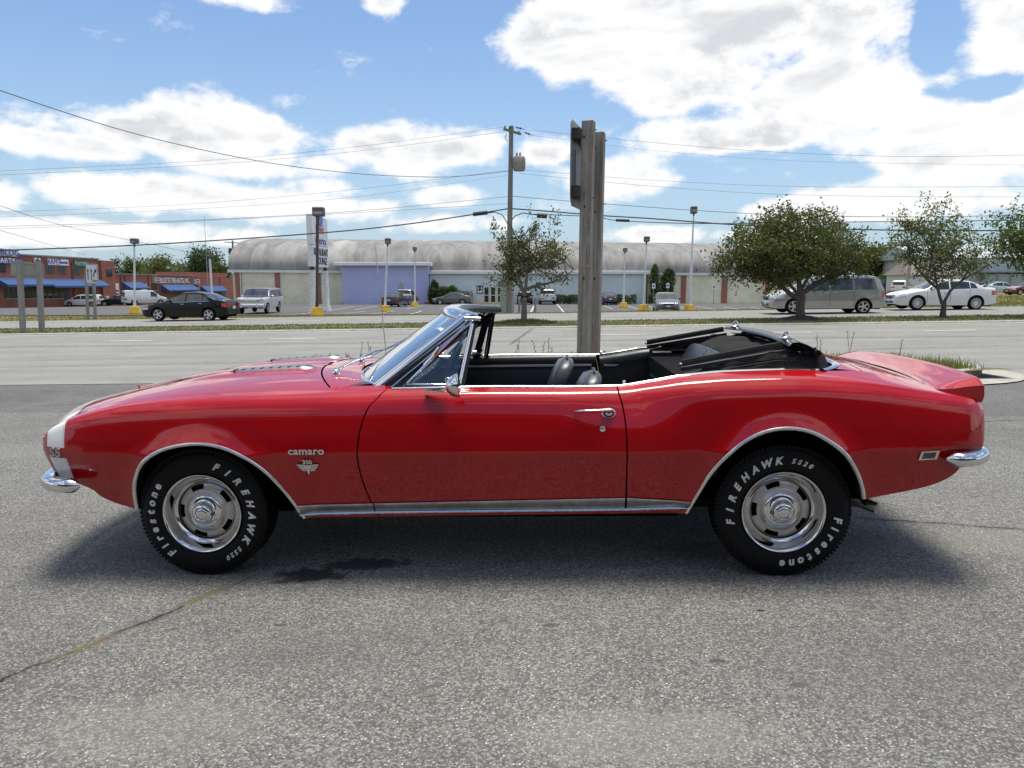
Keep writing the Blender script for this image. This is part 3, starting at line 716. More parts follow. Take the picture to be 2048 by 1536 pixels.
for side in (-1, 1):
    # front fender
    val = smooth_poly([(-2.095, .475), (-1.99, .452), (-1.917, .426), (-1.872, .386), (-1.789, .350), (-1.692, .329)], 30)
    Bt = np.vstack([to_xs(val), to_xs(farch), to_xs(resample([(-.872, .283), (-.515, .288)], 24))[1:]])
    L = edges(nose, 0, -2.15); R = edges([(-.505, .288)]+gapF[1:], -GAP, -.452)
    Bt[-1] = R[0]; T = np.array([[L[-1, 0], 1.], [R[-1, 0], 1.]]); L[0] = Bt[0]
    D = coons(Bt, T, L, R, 230, 90); ff = cobj('front_fender', D, side)
    e = skin(D[-1], side); rim('fender_edge', e, (0, -side*.03, 0), UNDER, ff)
    # door
    L = edges(gapF, GAP, -.452); R = edges(gapR, -GAP, .628); Bt = np.array([L[0], R[0]]); T = np.array([[L[-1, 0], 1.], [R[-1, 0], 1.]])
    Dd = coons(Bt, T, L, R, 150, 90); door = cobj('door', Dd, side)
    if side < 0: near_door = door
    else: far_door = door
    for e in (skin(Dd[0], side), skin(Dd[-1], side)): rim('door_edge', e, (0, -side*.035, 0), RED, door)
    # rocker under the door
    B2 = to_xs([(-.505, .288), (.2, .297), (.672, .303)]); T2 = to_xs([(-.512, .309), (.2, .315), (.672, .320)])
    rk = cobj('rocker_panel', coons(B2, T2, np.array([B2[0], T2[0]]), np.array([B2[-1], T2[-1]]), 60, 6), side)
    # quarter panel
    Bt = np.vstack([to_xs(resample([(.671, .304), (.952, .307)], 20)), to_xs(rarch)[1:], to_xs(smooth_poly([(1.742, .382), (1.755, .378), (1.9, .402), (2.03, .428), (2.117, .458), (2.17, .495), (2.20, .545), (2.285, .598)], 30))[1:]])
    L = edges([(.671, .304)]+gapR[1:], GAP, .628); L[0] = Bt[0]; R = edges(rear, 0, 2.295); R[0] = Bt[-1]
    T = np.array([[L[-1, 0], 1.], [R[-1, 0], 1.]])
    Dq = coons(Bt, T, L, R, 230, 90); qp = cobj('quarter_panel', Dq, side)
    rim('quarter_edge', skin(Dq[0], side), (0, -side*.03, 0), UNDER, qp)
    # bright wheel-arch mouldings
    for A in (farch, rarch):
        w = W_at(A[:, 0], A[:, 1]); mb = MB(); sec = [(0., -.004), (.006, .005), (.013, .006), (.018, .0005)]
        c = np.array([A[len(A)//2, 0], .31]); P = np.zeros((len(A), 4, 3)); tan_ = np.gradient(A, axis=0); nr = np.stack([-tan_[:, 1], tan_[:, 0]], -1); nr /= np.linalg.norm(nr, axis=1)[:, None]
        sg = np.sign(((A-c)*nr).sum(1))[:, None]; nr *= sg
        for k, (o_, h_) in enumerate(sec):
            q = A+nr*(o_-.006); P[:, k, 0] = q[:, 0]; P[:, k, 2] = q[:, 1]; P[:, k, 1] = side*(w+h_)
        grid_obj('arch_moulding', P, CHROME_W, car)
        lip = np.stack([np.stack([A[:, 0], side*(w-.0), A[:, 1]], -1), np.stack([A[:, 0]-nr[:, 0]*.004, side*(w-.05), A[:, 1]-nr[:, 1]*.004], -1)], 1)
        grid_obj('arch_lip', lip, UNDER, car)
    # stainless rocker trim in three lengths, with a bright half-round below
    segs = [(-.900, -.528, .352, .361, .300, .309), (-.520, .661, .361, .386, .313, .325), (.671, .958, .386, .368, .326, .336)]
    for (a, b, t0, t1, b0, b1) in segs:
        n = 40; xx = np.linspace(a, b, n); zt = np.linspace(t0, t1, n); zb = np.linspace(b0, b1, n)+.008; P = np.zeros((n, 6, 3))
        for k, (f, h_) in enumerate(((0, -.002), (.0, .004), (.06, .008), (.78, .007), (.94, .011), (1., .003))):
            z = zb+(zt-zb)*f; P[:, k, 0] = xx; P[:, k, 2] = z; P[:, k, 1] = side*(W_at(xx, z)+h_)
        grid_obj('rocker_trim', P, ROCK, car, smooth=False)
    n = 80; xx = np.linspace(-.888, .955, n); zz = np.interp(xx, [-.888, -.5, .67, .955], [.304, .314, .327, .337]); mb = MB()
    w = W_at(xx, zz); rr = np.full(n, .0075); rr[:3] = (.002, .005, .007); rr[-3:] = (.007, .005, .002)
    mb.tube([(a, side*(b+.006), c) for a, b, c in zip(xx, w, zz)], rr, 8); mb.build('rocker_moulding', CHROME, car, smooth=True)

# nose: header panel, front face, grille
def xbow(w, we, k): return -k*(1-np.clip(np.abs(w)/we, 0, 1)**2)
hcen = pch([(-2.34, .735), (-2.28, .770), (-2.16, .80), (-2.0, .835), (-1.75, .883), (-1.5, .917), (-1.25, .936), (-1.0, .945), (-.7, .947)])
def topgrid(xe0, xe1, n, m, kb0, kb1, cen, bulge=None, inset=.004):
    P = np.zeros((n, m, 3))
    for i in range(n):
        f = i/(n-1); xe = xe0+(xe1-xe0)*f; w, z = Q(np.array([xe]), np.array([1.])); we = float(w[0])-inset; ze = float(z[0])
        y = np.linspace(-we, we, m); q = np.abs(y)/we; x = xe-(kb0+(kb1-kb0)*f)*(1-q**2)
        c = cen(x); P[i, :, 0] = x; P[i, :, 1] = y; P[i, :, 2] = ze*q**2.4+c*(1-q**2.4)
        if bulge is not None: P[i, :, 2] += bulge(x, y)
    return P
HB = lambda x, y: .012*np.exp(-((np.abs(y)-.27)/.12)**4)*sstep(-1.75, -1.45, x)*(1-sstep(-1.0, -.9, x)) + .006*np.exp(-(y/.05)**2)
grid_obj('header_panel', topgrid(-2.150, -2.012, 16, 61, .115, .125, hcen, inset=.001), RED, car)
hoodo = grid_obj('hood', topgrid(-2.005, -.735, 110, 121, .126, .215, hcen, HB), RED, car)
def cowlgrid():
    A = topgrid(-.725, -.70, 2, 61, .215, .21, hcen, inset=.004)[0]; P = np.zeros((10, 61, 3)); y = A[:, 1]
    for i in range(10):
        f = i/9; P[i] = A; P[i, :, 1] = y*(1-.02*f); x1 = -.735+.26*np.clip(np.abs(y)/.72, 0, 1.06)**2.2; P[i, :, 0] = A[:, 0]*(1-f)+x1*f
        P[i, :, 2] = A[:, 2]+.004*sin(f*pi)-.012*f*(np.abs(y) < .7)
    return P
grid_obj('cowl_panel', cowlgrid(), RED, car)
for sd_ in (-1, 1):                                            # fender top behind the hood, beside the cowl
    P = np.zeros((14, 6, 3))
    for i in range(14):
        xe = -.74+(.30*i/13); w, z = Q(np.array([xe]), np.array([1.])); w = float(w[0]); z = float(z[0]); wi = .715-.02*i/13
        for j in range(6): f = j/5; P[i, j] = (xe, sd_*(w+(wi-w)*f+.001), z+.012*f)
    grid_obj('cowl_side', P, RED, car, flip=sd_ > 0)
# hood louvre inserts
for s_ in (-1, 1):
    ins = MB(); y = .275*s_
    xx = np.linspace(-1.44, -.955, 14)
    def hz(x, dy): return float(hcen(np.array(x)))*(1-(abs(y+dy)/.74)**2.4)+.87*(abs(y+dy)/.74)**2.4+.012
    body = []
    for x in xx:
        e = min(1, (x+1.44)/.05, (-.955-x)/.02); e = max(.05, e)
        body.append([(x, y-.045*e, hz(x, -.045)-.012), (x, y-.035*e, hz(x, -.035)+.010*e), (x, y+.035*e, hz(x, .035)+.014*e), (x, y+.045*e, hz(x, .045)-.012)])
    P = np.array(body); lo = grid_obj('hood_louvre', P, m_('satin_insert', (.30, .30, .31), .3, .8), car, smooth=False)
    for k in range(9):
        f = MB(); x = -1.40+k*.05; f.box((x, y-.030, hz(x, 0)+.004), (x+.010, y+.030, hz(x, 0)+.0135)); f.build('louvre_fin', BLACK, lo)
mb = MB(); mb.tube([(-2.10, 0, .818), (-2.112, 0, .826), (-2.118, 0, .830)], [.004, .006, .002], 6); mb.build('hood_emblem', m_('emblem_red', (.45, .02, .02), .3), car, smooth=True)
# front face
def frontface():
    n = 61; rows = [(.0, .008, 0), (.03, .02, .0), (.10, .012, 0)]; P = np.zeros((n, 7, 3))
    top = topgrid(-2.150, -2.14, 2, n, .115, .12, hcen, inset=.001)[0]
    for j, (dz, dx) in enumerate(((0, 0), (-.012, -.012), (-.03, -.016), (-.05, -.012), (-.055, .02), (-.056, .05), (-.058, .06))):
        P[:, j] = top; P[:, j, 2] += dz; P[:, j, 0] += dx
    grid_obj('nose_lip', P, RED, car)
    mb = MB()
    for s in (-1, 1):                                           # fender leading edges run down to the bumper
        N_ = smooth_poly(nose, 20); V = []
        P2 = np.zeros((20, 4, 3))
        for i, (x, z) in enumerate(N_):
            w = float(W_at([x], [z])[0])
            for j, (dx, dw) in enumerate(((0, 0), (-.016, .012), (-.022, .035), (-.015, .08))): P2[i, j] = (x+dx, s*(w-dw), z)
        grid_obj('fender_tip', P2, RED, car, flip=s > 0)
    g = MB(); g.box((-2.12, -.76, .44), (-1.95, .76, .72)); gr = g.build('grille', UNDER, car)
    b = MB()
    for k in range(6): b.box((-2.135, -.5, .48+k*.034), (-2.12, .5, .486+k*.034))
    for k in range(11): b.box((-2.134, -.5+k*.1-.003, .475), (-2.121, -.5+k*.1+.003, .67))
    b.build('grille_bar', m_('grille_silver', (.25, .25, .25), .4, .8), gr)
    for s in (-1, 1):
        h = MB(); h.lathe([(0, .02), (.06, .016), (.082, .004), (.085, 0), (.095, 0), (.098, -.03)], 24, M=frame((-2.13, s*.62, .59), (0, 1, 0), (0, 0, 1)) @ Matrix.Scale(-1, 4, (0, 0, 1)))
        h.build('headlight', m_('headlamp_lens', (.6, .62, .62), .08, .2), car, smooth=True)
    v = MB(); v.box((-2.03, -.72, .40), (-1.9, .72, .46), .02); v.build('front_valance', RED, car)
frontface()
# bumpers
def bumper(name, path, hh, dep, mt=CHROME, zc=.465):
    """swept blade with rounded section; path in plan (x,y)"""
    P2 = smooth_poly(path, 70); n = len(P2); tg = np.gradient(P2, axis=0); nr = np.stack([tg[:, 1], -tg[:, 0]], -1); nr /= np.linalg.norm(nr, axis=1)[:, None]
    sec = [(cos(a), sin(a)) for a in np.linspace(-pi*.62, pi*.62, 17)]; P = np.zeros((n, 17, 3)); s = np.linspace(-1, 1, n)
    for i in range(n):
        e = min(1., (1-abs(s[i]))/.055); e = sqrt(max(0, 1-(1-e)**2))
        for j, (c, q) in enumerate(sec):
            sh = abs(q)**.8*np.sign(q); P[i, j] = (P2[i, 0]+nr[i, 0]*dep*(c*e), P2[i, 1]+nr[i, 1]*dep*(c*e), zc+sh*hh*(.25+.75*e)*(.9+.1*c))
    return grid_obj(name, P, mt, car)
bumper('front_bumper', [(-1.925, -.895), (-1.99, -.885), (-2.07, -.855), (-2.14, -.79), (-2.20, -.65), (-2.27, -.35), (-2.295, 0), (-2.27, .35), (-2.20, .65), (-2.14, .79), (-2.07, .855), (-1.99, .885), (-1.925, .895)][::-1], .040, .045, zc=.466)
bumper('rear_bumper', [(2.085, -.905), (2.15, -.900), (2.22, -.872), (2.285, -.79), (2.318, -.6), (2.335, 0), (2.318, .6), (2.285, .79), (2.22, .872), (2.15, .900), (2.085, .905)], .038, .046, zc=.572)
# tail: rear face and trunk
deckc = pch([(1.6, .985), (1.75, .978), (1.95, .945), (2.1, .905), (2.2, .878), (2.32, .845)])
def deck(xe0, xe1, n, m, bow, cen, inset=.004):
    P = np.zeros((n, m, 3))
    for i in range(n):
        f = i/(n-1); xe = xe0+(xe1-xe0)*f; w, z = Q(np.array([xe]), np.array([1.])); we = float(w[0])-inset; ze = float(z[0]); y = np.linspace(-we, we, m); q = np.abs(y)/we
        x = xe+bow*(1-f)*(1-q**2)+.03*f*(1-q**2); c = cen(x); P[i, :, 0] = x; P[i, :, 1] = y; P[i, :, 2] = ze*q**2.2+c*(1-q**2.2)
    return P
grid_obj('trunk_lid', deck(1.80, 2.10, 24, 61, .03, deckc, .006), RED, car)
def tulip():
    """panel between boot opening and trunk lid, wrapping round the well"""
    m = 61; A = np.zeros((m, 3)); B = deck(1.792, 1.80, 2, m, .03, deckc, .001)[0]; P = np.zeros((12, m, 3)); we = B[-1, 1]
    for j in range(m):
        y = B[j, 1]; q = abs(y)/we
        x0 = 1.735-.35*max(0, q-.80)**1.3*2.2; A[j] = (x0, y*.97, B[j, 2]+.012+.004*q)
    for i in range(12): f = i/11; P[i] = A*(1-f)+B*f
    grid_obj('tulip_panel', P, RED, car)
tulip()
def spoiler():
    n = 49; prof = [(2.105, .000, 0), (2.14, .002, 0), (2.165, .010, 0), (2.20, .027, 0), (2.25, .052, 0), (2.30, .073, 0), (2.322, .080, 0), (2.334, .080, 0), (2.340, .072, 0), (2.343, .0, 0), (2.335, -.045, 0), (2.30, -.05, 0), (2.25, -.02, 0)]
    P = np.zeros((n, len(prof), 3)); ys = np.linspace(-.74, .74, n)
    for i, y in enumerate(ys):
        q = abs(y)/.74; e = 1-max(0, (q-.9)/.1)**2*.35
        for j, (x, dz, _) in enumerate(prof):
            xx = x+.02*(1-q*q)-.018*q**4-(.02*q**6)*(j < 3); base = float(deckc(np.array(min(xx, 2.3))))*(1-q**2.2)+(.842-.16*(min(xx, 2.3)-2.2))*q**2.2
            P[i, j] = (xx, y, base+dz*e*(.94 if dz > 0 else 1)+.006)
    sp = grid_obj('rear_spoiler', P, RED, car); mb = MB()
    for k, i in enumerate((0, n-1)): mb = MB(); mb.add([tuple(p) for p in P[i]], [tuple(range(len(prof)))]); mb.build('spoiler_end', RED, sp)
    n2 = 41; R2 = np.zeros((n2, 6, 3)); zz = (.84, .79, .72, .66, .60, .56); xr = (2.29, 2.305, 2.312, 2.303, 2.287, 2.25)
    for i, y in enumerate(np.linspace(-.775, .775, n2)):
        q = abs(y)/.775
        for j in range(6): R2[i, j] = (xr[j]+.03*(1-q**2)-.02*q**8, y, zz[j]-.02*q**4*(j == 0))
    tp = grid_obj('tail_panel', R2, RED, car)
    for s in (-1, 1):
        t = MB(); t.box((2.30, s*.36, .655), (2.325, s*.66, .735), .01); t.build('tail_light', m_('tail_lens', (.35, .01, .01), .1, coat=1), car)
    rv = MB(); rv.box((2.02, -.76, .45), (2.20, .76, .58), .05); rv.build('rear_valance', RED, car)
spoiler()
# underside and wheel wells
u = MB(); u.box((-.9, -.60, .215), (.95, .60, .27)); u.box((-.86, -.74, .262), (.93, .74, .31))
u.box((-1.9, -.5, .36), (-.9, .5, .72)); u.box((-1.6, -.45, .2), (-.9, .45, .4)); u.box((.95, -.5, .26), (1.6, .5, .80)); u.box((1.6, -.5, .44), (2.15, .5, .80)); u.box((-.86, -.76, .29), (-.60, .76, .80)); u.box((1.76, -.80, .46), (2.15, .80, .75)); u.box((-1.90, -.80, .45), (-1.70, .80, .70)); u.box((-1.74, -.80, .345), (-1.69, .80, .6)); u.box((1.745, -.80, .40), (1.80, .80, .6))
u.box((2.0, -.79, .55), (2.305, .79, .59)); u.box((-2.15, -.74, .44), (-1.9, .74, .50)); u.build('chassis_light_fill', UNDER, car)  # these two boxes are added to stop light leaking through the bumper gaps
for (cx, r0) in ((-1.29, .42), (1.355, .43)):
    for s in (-1, 1):
        P = np.zeros((25, 2, 3))
        for i in range(25):
            a = pi*(.03+.94*i/24)
            for j, y in enumerate((.815, .48)): P[i, j] = (cx+cos(a)*(r0+.0), s*y, .29+sin(a)*.41*(1. if j else .98))
        grid_obj('wheel_house', P, UNDER, car)
mb = MB(); mb.tube([(1.55, -.62, .30), (1.72, -.68, .325), (1.79, -.73, .325), (1.845, -.78, .31)], .027, 12); mb.build('exhaust_pipe', m_('dull_steel', (.3, .28, .26), .45, 1), car, smooth=True)

# wheels
def make_wheel(texts, side):
    root = MB()
    R_ = .3125; prof = [(.186, .085), (.192, .098), (.205, .106), (.225, .111), (.245, .1125), (.262, .111), (.280, .106), (.296, .097), (.306, .086), (.3115, .072), (.3125, .05), (.3125, 0), (.3125, -.05), (.3115, -.072), (.296, -.097), (.26, -.11), (.22, -.108), (.19, -.09)]
    root.lathe([(r, -h) for r, h in prof], 72, 'Y')
    tyre = root.build('wheel', RUBBER, car, smooth=50)
    tr = MB()                                                   # tread blocks round the shoulder
    for k in range(96):
        a = 2*pi*k/96; c, s_ = cos(a), sin(a); 
        for (y0, y1) in ((-.092, -.060), (-.052, -.012), (.012, .052)):
            V = []
            for rr in (.308, .3145):
                for da in (-.024, .024):
                    for y in (y0, y1): V.append((rr*cos(a+da), y, rr*sin(a+da)) if rr > .31 or y0 > -.09 else (.300*cos(a+da), y, .300*sin(a+da)))
            tr.add(V, [(0, 1, 3, 2), (4, 6, 7, 5), (0, 4, 5, 1), (2, 3, 7, 6), (0, 2, 6, 4), (1, 5, 7, 3)])
    o = tr.build('tread', RUBBER, tyre); o['kind'] = 'stuff'
    rg = MB(); rg.lathe([(.190, -.098), (.1935, -.106), (.192, -.1095), (.186, -.108), (.182, -.102), (.176, -.088), (.168, -.066), (.158, -.050), (.150, -.046), (.144, -.050), (.143, -.056)], 72, 'Y')
    rg.build('trim_ring', CHROME, tyre, smooth=60)
    # pressed steel centre with five slots
    n = 120; rs = [.146, .140, .134, .126, .118, .110, .100, .094, .088, .084, .078, .070, .058]; hs = [-.040, -.046, -.051, -.0545, -.056, -.0565, -.057, -.062, -.069, -.072, -.070, -.066, -.064]
    V = []; F = []
    for i in range(n):
        a = 2*pi*i/n
        for r, h in zip(rs, hs): V.append((r*cos(a), h, r*sin(a)))
    m = len(rs)
    for i in range(n):
        fr = ((i+.5)/n*5) % 1; slot = abs(fr-.5) < .2
        for j in range(m-1):
            if slot and 2 <= j <= 4: continue
            a = i*m+j; b = ((i+1) % n)*m+j; F.append((a, a+1, b+1, b))
    dk = MB(); dk.add(V, F); dk.build('wheel_disc', STEEL, tyre, smooth=60)
    bk = MB(); bk.lathe([(.150, -.044), (.150, -.01), (0, -.01)], 36, 'Y'); bk.lathe([(.15, -.03), (.08, -.03)], 36, 'Y'); bk.build('brake_drum', UNDER, tyre)
    cp = MB(); cp.lathe([(.082, -.069), (.079, -.075), (.070, -.077), (.060, -.078), (.052, -.084), (.048, -.098), (.046, -.110), (.040, -.116), (.031, -.118), (.028, -.114), (.027, -.1155), (.018, -.118), (0, -.1185)], 48, 'Y')
    cp.build('hub_cap', CHROME, tyre, smooth=60)
    if side < 0:
        for (txt, a0, a1, size, shear, bold, rad) in texts:
            k = len(txt)
            for i, ch in enumerate(txt):
                a = radians(a0+(a1-a0)*i/(k-1)); rad_ = rad; h = -.1132+.0012
                yy = -np.interp(rad_, [p[0] for p in prof[:11]], [p[1] for p in prof[:11]])
                o_ = Vector((rad_*cos(a), yy-.0012, rad_*sin(a))); up = Vector((cos(a), 0, sin(a))); ux = Vector((sin(a), 0, -cos(a)))
                lt = MB(); put_text(lt, ch, size, frame(o_, ux, up), depth=.003, shear=shear, bold=bold); lt.build('raised_letter', m_('white_tyre_letters', (.60, .60, .56), .7, var=(40, .22)), tyre)
    return tyre
w1 = make_wheel([('Firestone', 231, 146, .052, .14, .0022, .246), ('FIREHAWK', 70, -30, .047, .30, .0022, .246), ('SS20', -44, -61, .031, .28, .0010, .246)], -1)
w2 = make_wheel([('FIREHAWK', 191, 98, .047, .30, .0022, .246), ('SS20', 82, 63, .031, .28, .0010, .246), ('Firestone', -8, -90, .052, .14, .0022, .246)], -1)
w1.location = (-1.362, -.745, .3125); w2.location = (1.393, -.745, .3125)
for x in (-1.362, 1.393):
    w3 = copy_tree(w1, car); w3.location = (x, .745, .3125); w3.rotation_euler = (0, 0, pi)

# emblems, handle, lock, side marker
def on_side(x, z, off=.002): return Vector((x, -(float(W_at([x], [z])[0])+off), z))
mb = MB(); put_text(mb, 'camaro', .046, frame(on_side(-.813, .632, .010), (1, 0, 0), (0, 0.06, 1)), depth=.006, bold=.0012, spacing=1.05, sx=1.18); mb.build('name_badge', CHROME, car)
mb = MB(); c = on_side(-.813, .545, .005); fr_ = frame(c, (1, 0, 0), (0, -.30, 1))
put_text(mb, '350', .030, fr_ @ Matrix.Translation((0, .036, .002)), depth=.005, bold=.0012)
for s in (-1, 1):
    for (y0, y1, l) in ((.012, .022, .052), (.0, .010, .046), (-.012, -.002, .036)):
        V = [(s*.012, y0, 0), (s*(l-.006), y0+.004, 0), (s*l, y1+.004, 0), (s*.012, y1, 0)]; V += [(a, b, .004) for a, b, _ in V]
        mb.add([fr_ @ Vector(v) for v in V], [(0, 1, 2, 3), (4, 7, 6, 5), (0, 4, 5, 1), (1, 5, 6, 2), (2, 6, 7, 3), (3, 7, 4, 0)])
V = [(-.018, .022, 0), (.018, .022, 0), (.012, .0, 0), (0, -.03, 0), (-.012, 0, 0)]; V += [(a, b, .005) for a, b, _ in V]
mb.add([fr_ @ Vector(v) for v in V], [(0, 1, 2, 3, 4), (9, 8, 7, 6, 5)]+[(i, i+5, (i+1) % 5+5, (i+1) % 5) for i in range(5)])
mb.build('engine_badge', CHROME_W, car)
mb = MB(); a = on_side(-2.118, .612, .004); b = on_side(-2.042, .612, .004); ux = (b-a)
put_text(mb, 'SS', .062, frame((a+b)/2, ux, (0, 0, 1)), depth=.006, bold=.0014, sx=1.2, shear=.1, spacing=1.1); mb.build('letter_badge', m_('badge_grey', (.45, .45, .44), .35, .6), car)
mb = MB(); h0 = on_side(.432, .803, .004); h1 = on_side(.602, .809, .020)
mb.tube([h0, on_side(.45, .806, .022), on_side(.50, .808, .026), on_side(.56, .809, .026), h1], [.005, .007, .0075, .008, .006], 10, flat=.7); hd = mb.build('door_handle', CHROME, near_door, smooth=True)
mb = MB(); fr_ = frame(on_side(.584, .792, .0), (1, 0, 0), (0, 0, 1)); mb.lathe([(.034, 0), (.033, .006), (.026, .010), (.024, .006)], 24, M=fr_ @ Matrix.Diagonal((1, .72, 1, 1))); mb.build('handle_cup', CHROME_W, near_door, smooth=True)
mb = MB(); mb.lathe([(.0, .022), (.012, .021), (.014, .016), (.014, 0)], 18, M=fr_ @ Matrix.Diagonal((1.25, .72, 1, 1))); mb.build('handle_button', CHROME, near_door, smooth=True)
mb = MB(); mb.lathe([(0, .006), (.009, .006), (.013, .004), (.014, 0)], 20, M=frame(on_side(.555, .722, .0), (1, 0, 0), (0, 0, 1))); mb.build('door_lock', CHROME_W, near_door, smooth=True)
mb = MB(); A = [on_side(1.966, .566, .001), on_side(2.053, .568, .001), on_side(2.061, .610, .001), on_side(1.974, .608, .001)]; cc = sum(A, Vector())/4
def ringq(k, off): return [cc+(p-cc)*k+Vector((0, -off, 0)) for p in A]
V = ringq(1, 0)+ringq(.98, .009)+ringq(.70, .009)+ringq(.66, .004); F = [(a*4+i, a*4+(i+1) % 4, (a+1)*4+(i+1) % 4, (a+1)*4+i) for a in range(3) for i in range(4)]
mb.add(V, F); sm = mb.build('side_marker', CHROME_W, car); mb = MB(); mb.add(ringq(.68, .004), [(0, 1, 2, 3)]); mb.build('marker_lens', m_('dark_red_lens', (.05, .008, .012), .1, coat=1), sm)

# door tops, cabin
for side in (-1, 1):
    xx = np.linspace(-.43, .64, 40); w, z = Q(xx, np.full(40, 1.)); sec = ((.006, 0), (.002, .006), (-.012, .007), (-.018, .0)); P = np.zeros((40, 4, 3))
    for k, (o_, h_) in enumerate(sec): P[:, k, 0] = xx; P[:, k, 1] = side*(w+o_); P[:, k, 2] = z+h_
    grid_obj('sill_moulding', P, CHROME, car)
    # boot-well moulding along the quarter
    xx = np.linspace(.64, 1.62, 60); w, z = Q(xx, np.full(60, 1.)); P = np.zeros((60, 4, 3)); wid = .010+.026*sstep(.90, 1.0, xx)
    for k in range(4):
        P[:, k, 0] = xx; P[:, k, 1] = side*(w+.004-(wid*(k/3))); P[:, k, 2] = z+(0, .006, .007, 0)[k]
    grid_obj('well_moulding', P, m_('bright_moulding', (.75, .75, .74), .16, 1), car)
# moulding round the back of the well
m = 41; y = np.linspace(-.735, .735, m); q = np.abs(y)/.735; x = 1.74-.135*np.clip((q-.74)/.26, 0, 1)**1.6; B = deck(1.792, 1.80, 2, 61, .03, deckc, .001)[0]
z = np.interp(y, B[:, 1], B[:, 2])+.012; P = np.zeros((m, 4, 3))
for k in range(4): P[:, k] = np.stack([x-.005-.032*(k/3), y*(1-.02*k/3), z+(.002, .010, .010, 0)[k]], -1)
grid_obj('well_rear_moulding', P, MT['bright_moulding'], car)

cab = MB()
cab.box((-.62, -.72, .30), (1.10, .72, .34)); cab.build('cabin_floor', UNDER, car)
for side in (-1, 1):
    # inner door panel, deep with a padded top roll
    xs_ = np.linspace(-.46, .63, 30); prof = [(.775, .905), (.745, .905), (.728, .893), (.722, .865), (.728, .835), (.722, .80), (.715, .78), (.71, .60), (.72, .40), (.74, .32)]
    P = np.zeros((30, len(prof), 3))
    for k, (w, z) in enumerate(prof): P[:, k, 0] = xs_; P[:, k, 1] = side*w; P[:, k, 2] = z-.004+.0*xs_
    ip = grid_obj('inner_door_panel', P, LEATHER, car)
    t = MB(); t.box((-.42, side*.712, .830), (.60, side*.735, .842)); t.build('door_trim_strip', m_('polished_strip', (.75, .75, .74), .35, .8), ip)
    t = MB(); t.tube([(.02, side*.71, .66), (.04, side*.69, .665), (.12, side*.69, .665), (.14, side*.71, .66)], .007, 8); t.build('inner_handle', CHROME, ip, smooth=True)
    # inner quarter trim
    xs_ = np.linspace(.655, 1.04, 16); w4, z5 = Q(xs_, np.full(16, 1.)); P = np.zeros((16, 6, 3))
    for k, (dw, f) in enumerate(((.012, 1.), (.045, .995), (.07, .965), (.065, .93), (.075, .88), (.08, .36))):
        P[:, k, 0] = xs_; P[:, k, 1] = side*(w4-dw); P[:, k, 2] = z5*f-.006
    iq = grid_obj('inner_quarter_panel', P, LEATHER, car)
    t = MB(); t.box((.68, side*.690, .830), (.93, side*.735, .842)); t.build('quarter_trim_strip', MT['polished_strip'], iq)
    t = MB(); t.box((.98, side*.60, .45), (1.12, side*.75, .935), .01); t.build('well_side_panel', LEATHER, car)
    t = MB(); t.tube([(.845, side*.70, .74), (.90, side*.69, .80)], .008, 8); t.tube([(.835, side*.69, .735), (.835, side*.655, .735)], .013, 10); t.build('window_crank', CHROME, iq, smooth=True)
    if side > 0: t = MB(); t.box((.655, side*.775, .895), (.70, side*.80, .925), .006); t.build('window_stop', BLACK, car)
    t = MB(); t.box((.66, side*.745, .895), (.675, side*.765, .925), .004); t.build('glass_clip', CHROME, car)
    # lowered side glass just showing above the sill
    t = MB(); P = np.zeros((20, 2, 3)); xx = np.linspace(-.10, .57, 20)
    P[:, 0] = np.stack([xx, np.full(20, side*.768), np.full(20, .88)], -1); P[:, 1] = np.stack([xx, np.full(20, side*.766), .918-.02*np.clip((xx-.53)/.04, 0, 1)**2], -1)
    grid_obj('lowered_window', P, GLASS, car)
# seats
def bucket(y, x0, tilt):
    P = []; n, m = 17, 25
    s_ = MB(); G = np.zeros((n, m, 3))
    for i in range(n):
        v = i/(n-1); 
        for j in range(m):
            a = 2*pi*j/(m-1); c = np.sign(cos(a))*abs(cos(a))**.55; s = np.sign(sin(a))*abs(sin(a))**.6
            e = sqrt(max(0, 1-max(0, (v-.72)/.28)**2.2)); wy = .235*(1-.12*v)*(.25+.75*e) if i < n-1 else .0; th = (.085-.025*v)*(.3+.7*e) if i < n-1 else 0.
            h = .42+v*.515
            G[i, j] = (x0+tilt*(v**1.2)+th*s+.03*v*v, y+wy*c, h)
    so = grid_obj('front_seat', G, SEATV, car)
    t = MB(); t.tube([(x0+tilt*(v**1.2)+.03*v*v+(.0), y+dy, .42+v*.515+.004) for v, dy in ((.98, -.09), (1.0, 0), (.98, .09))], .006, 6); t.build('seat_piping', SEATV, so, smooth=True)
    b = MB(); b.box((x0-.50, y-.24, .34), (x0+.06, y+.24, .50), .05); b.build('seat_cushion', SEATV, so, smooth=60)
bucket(.36, .30, .10); bucket(-.36, .42, .10)
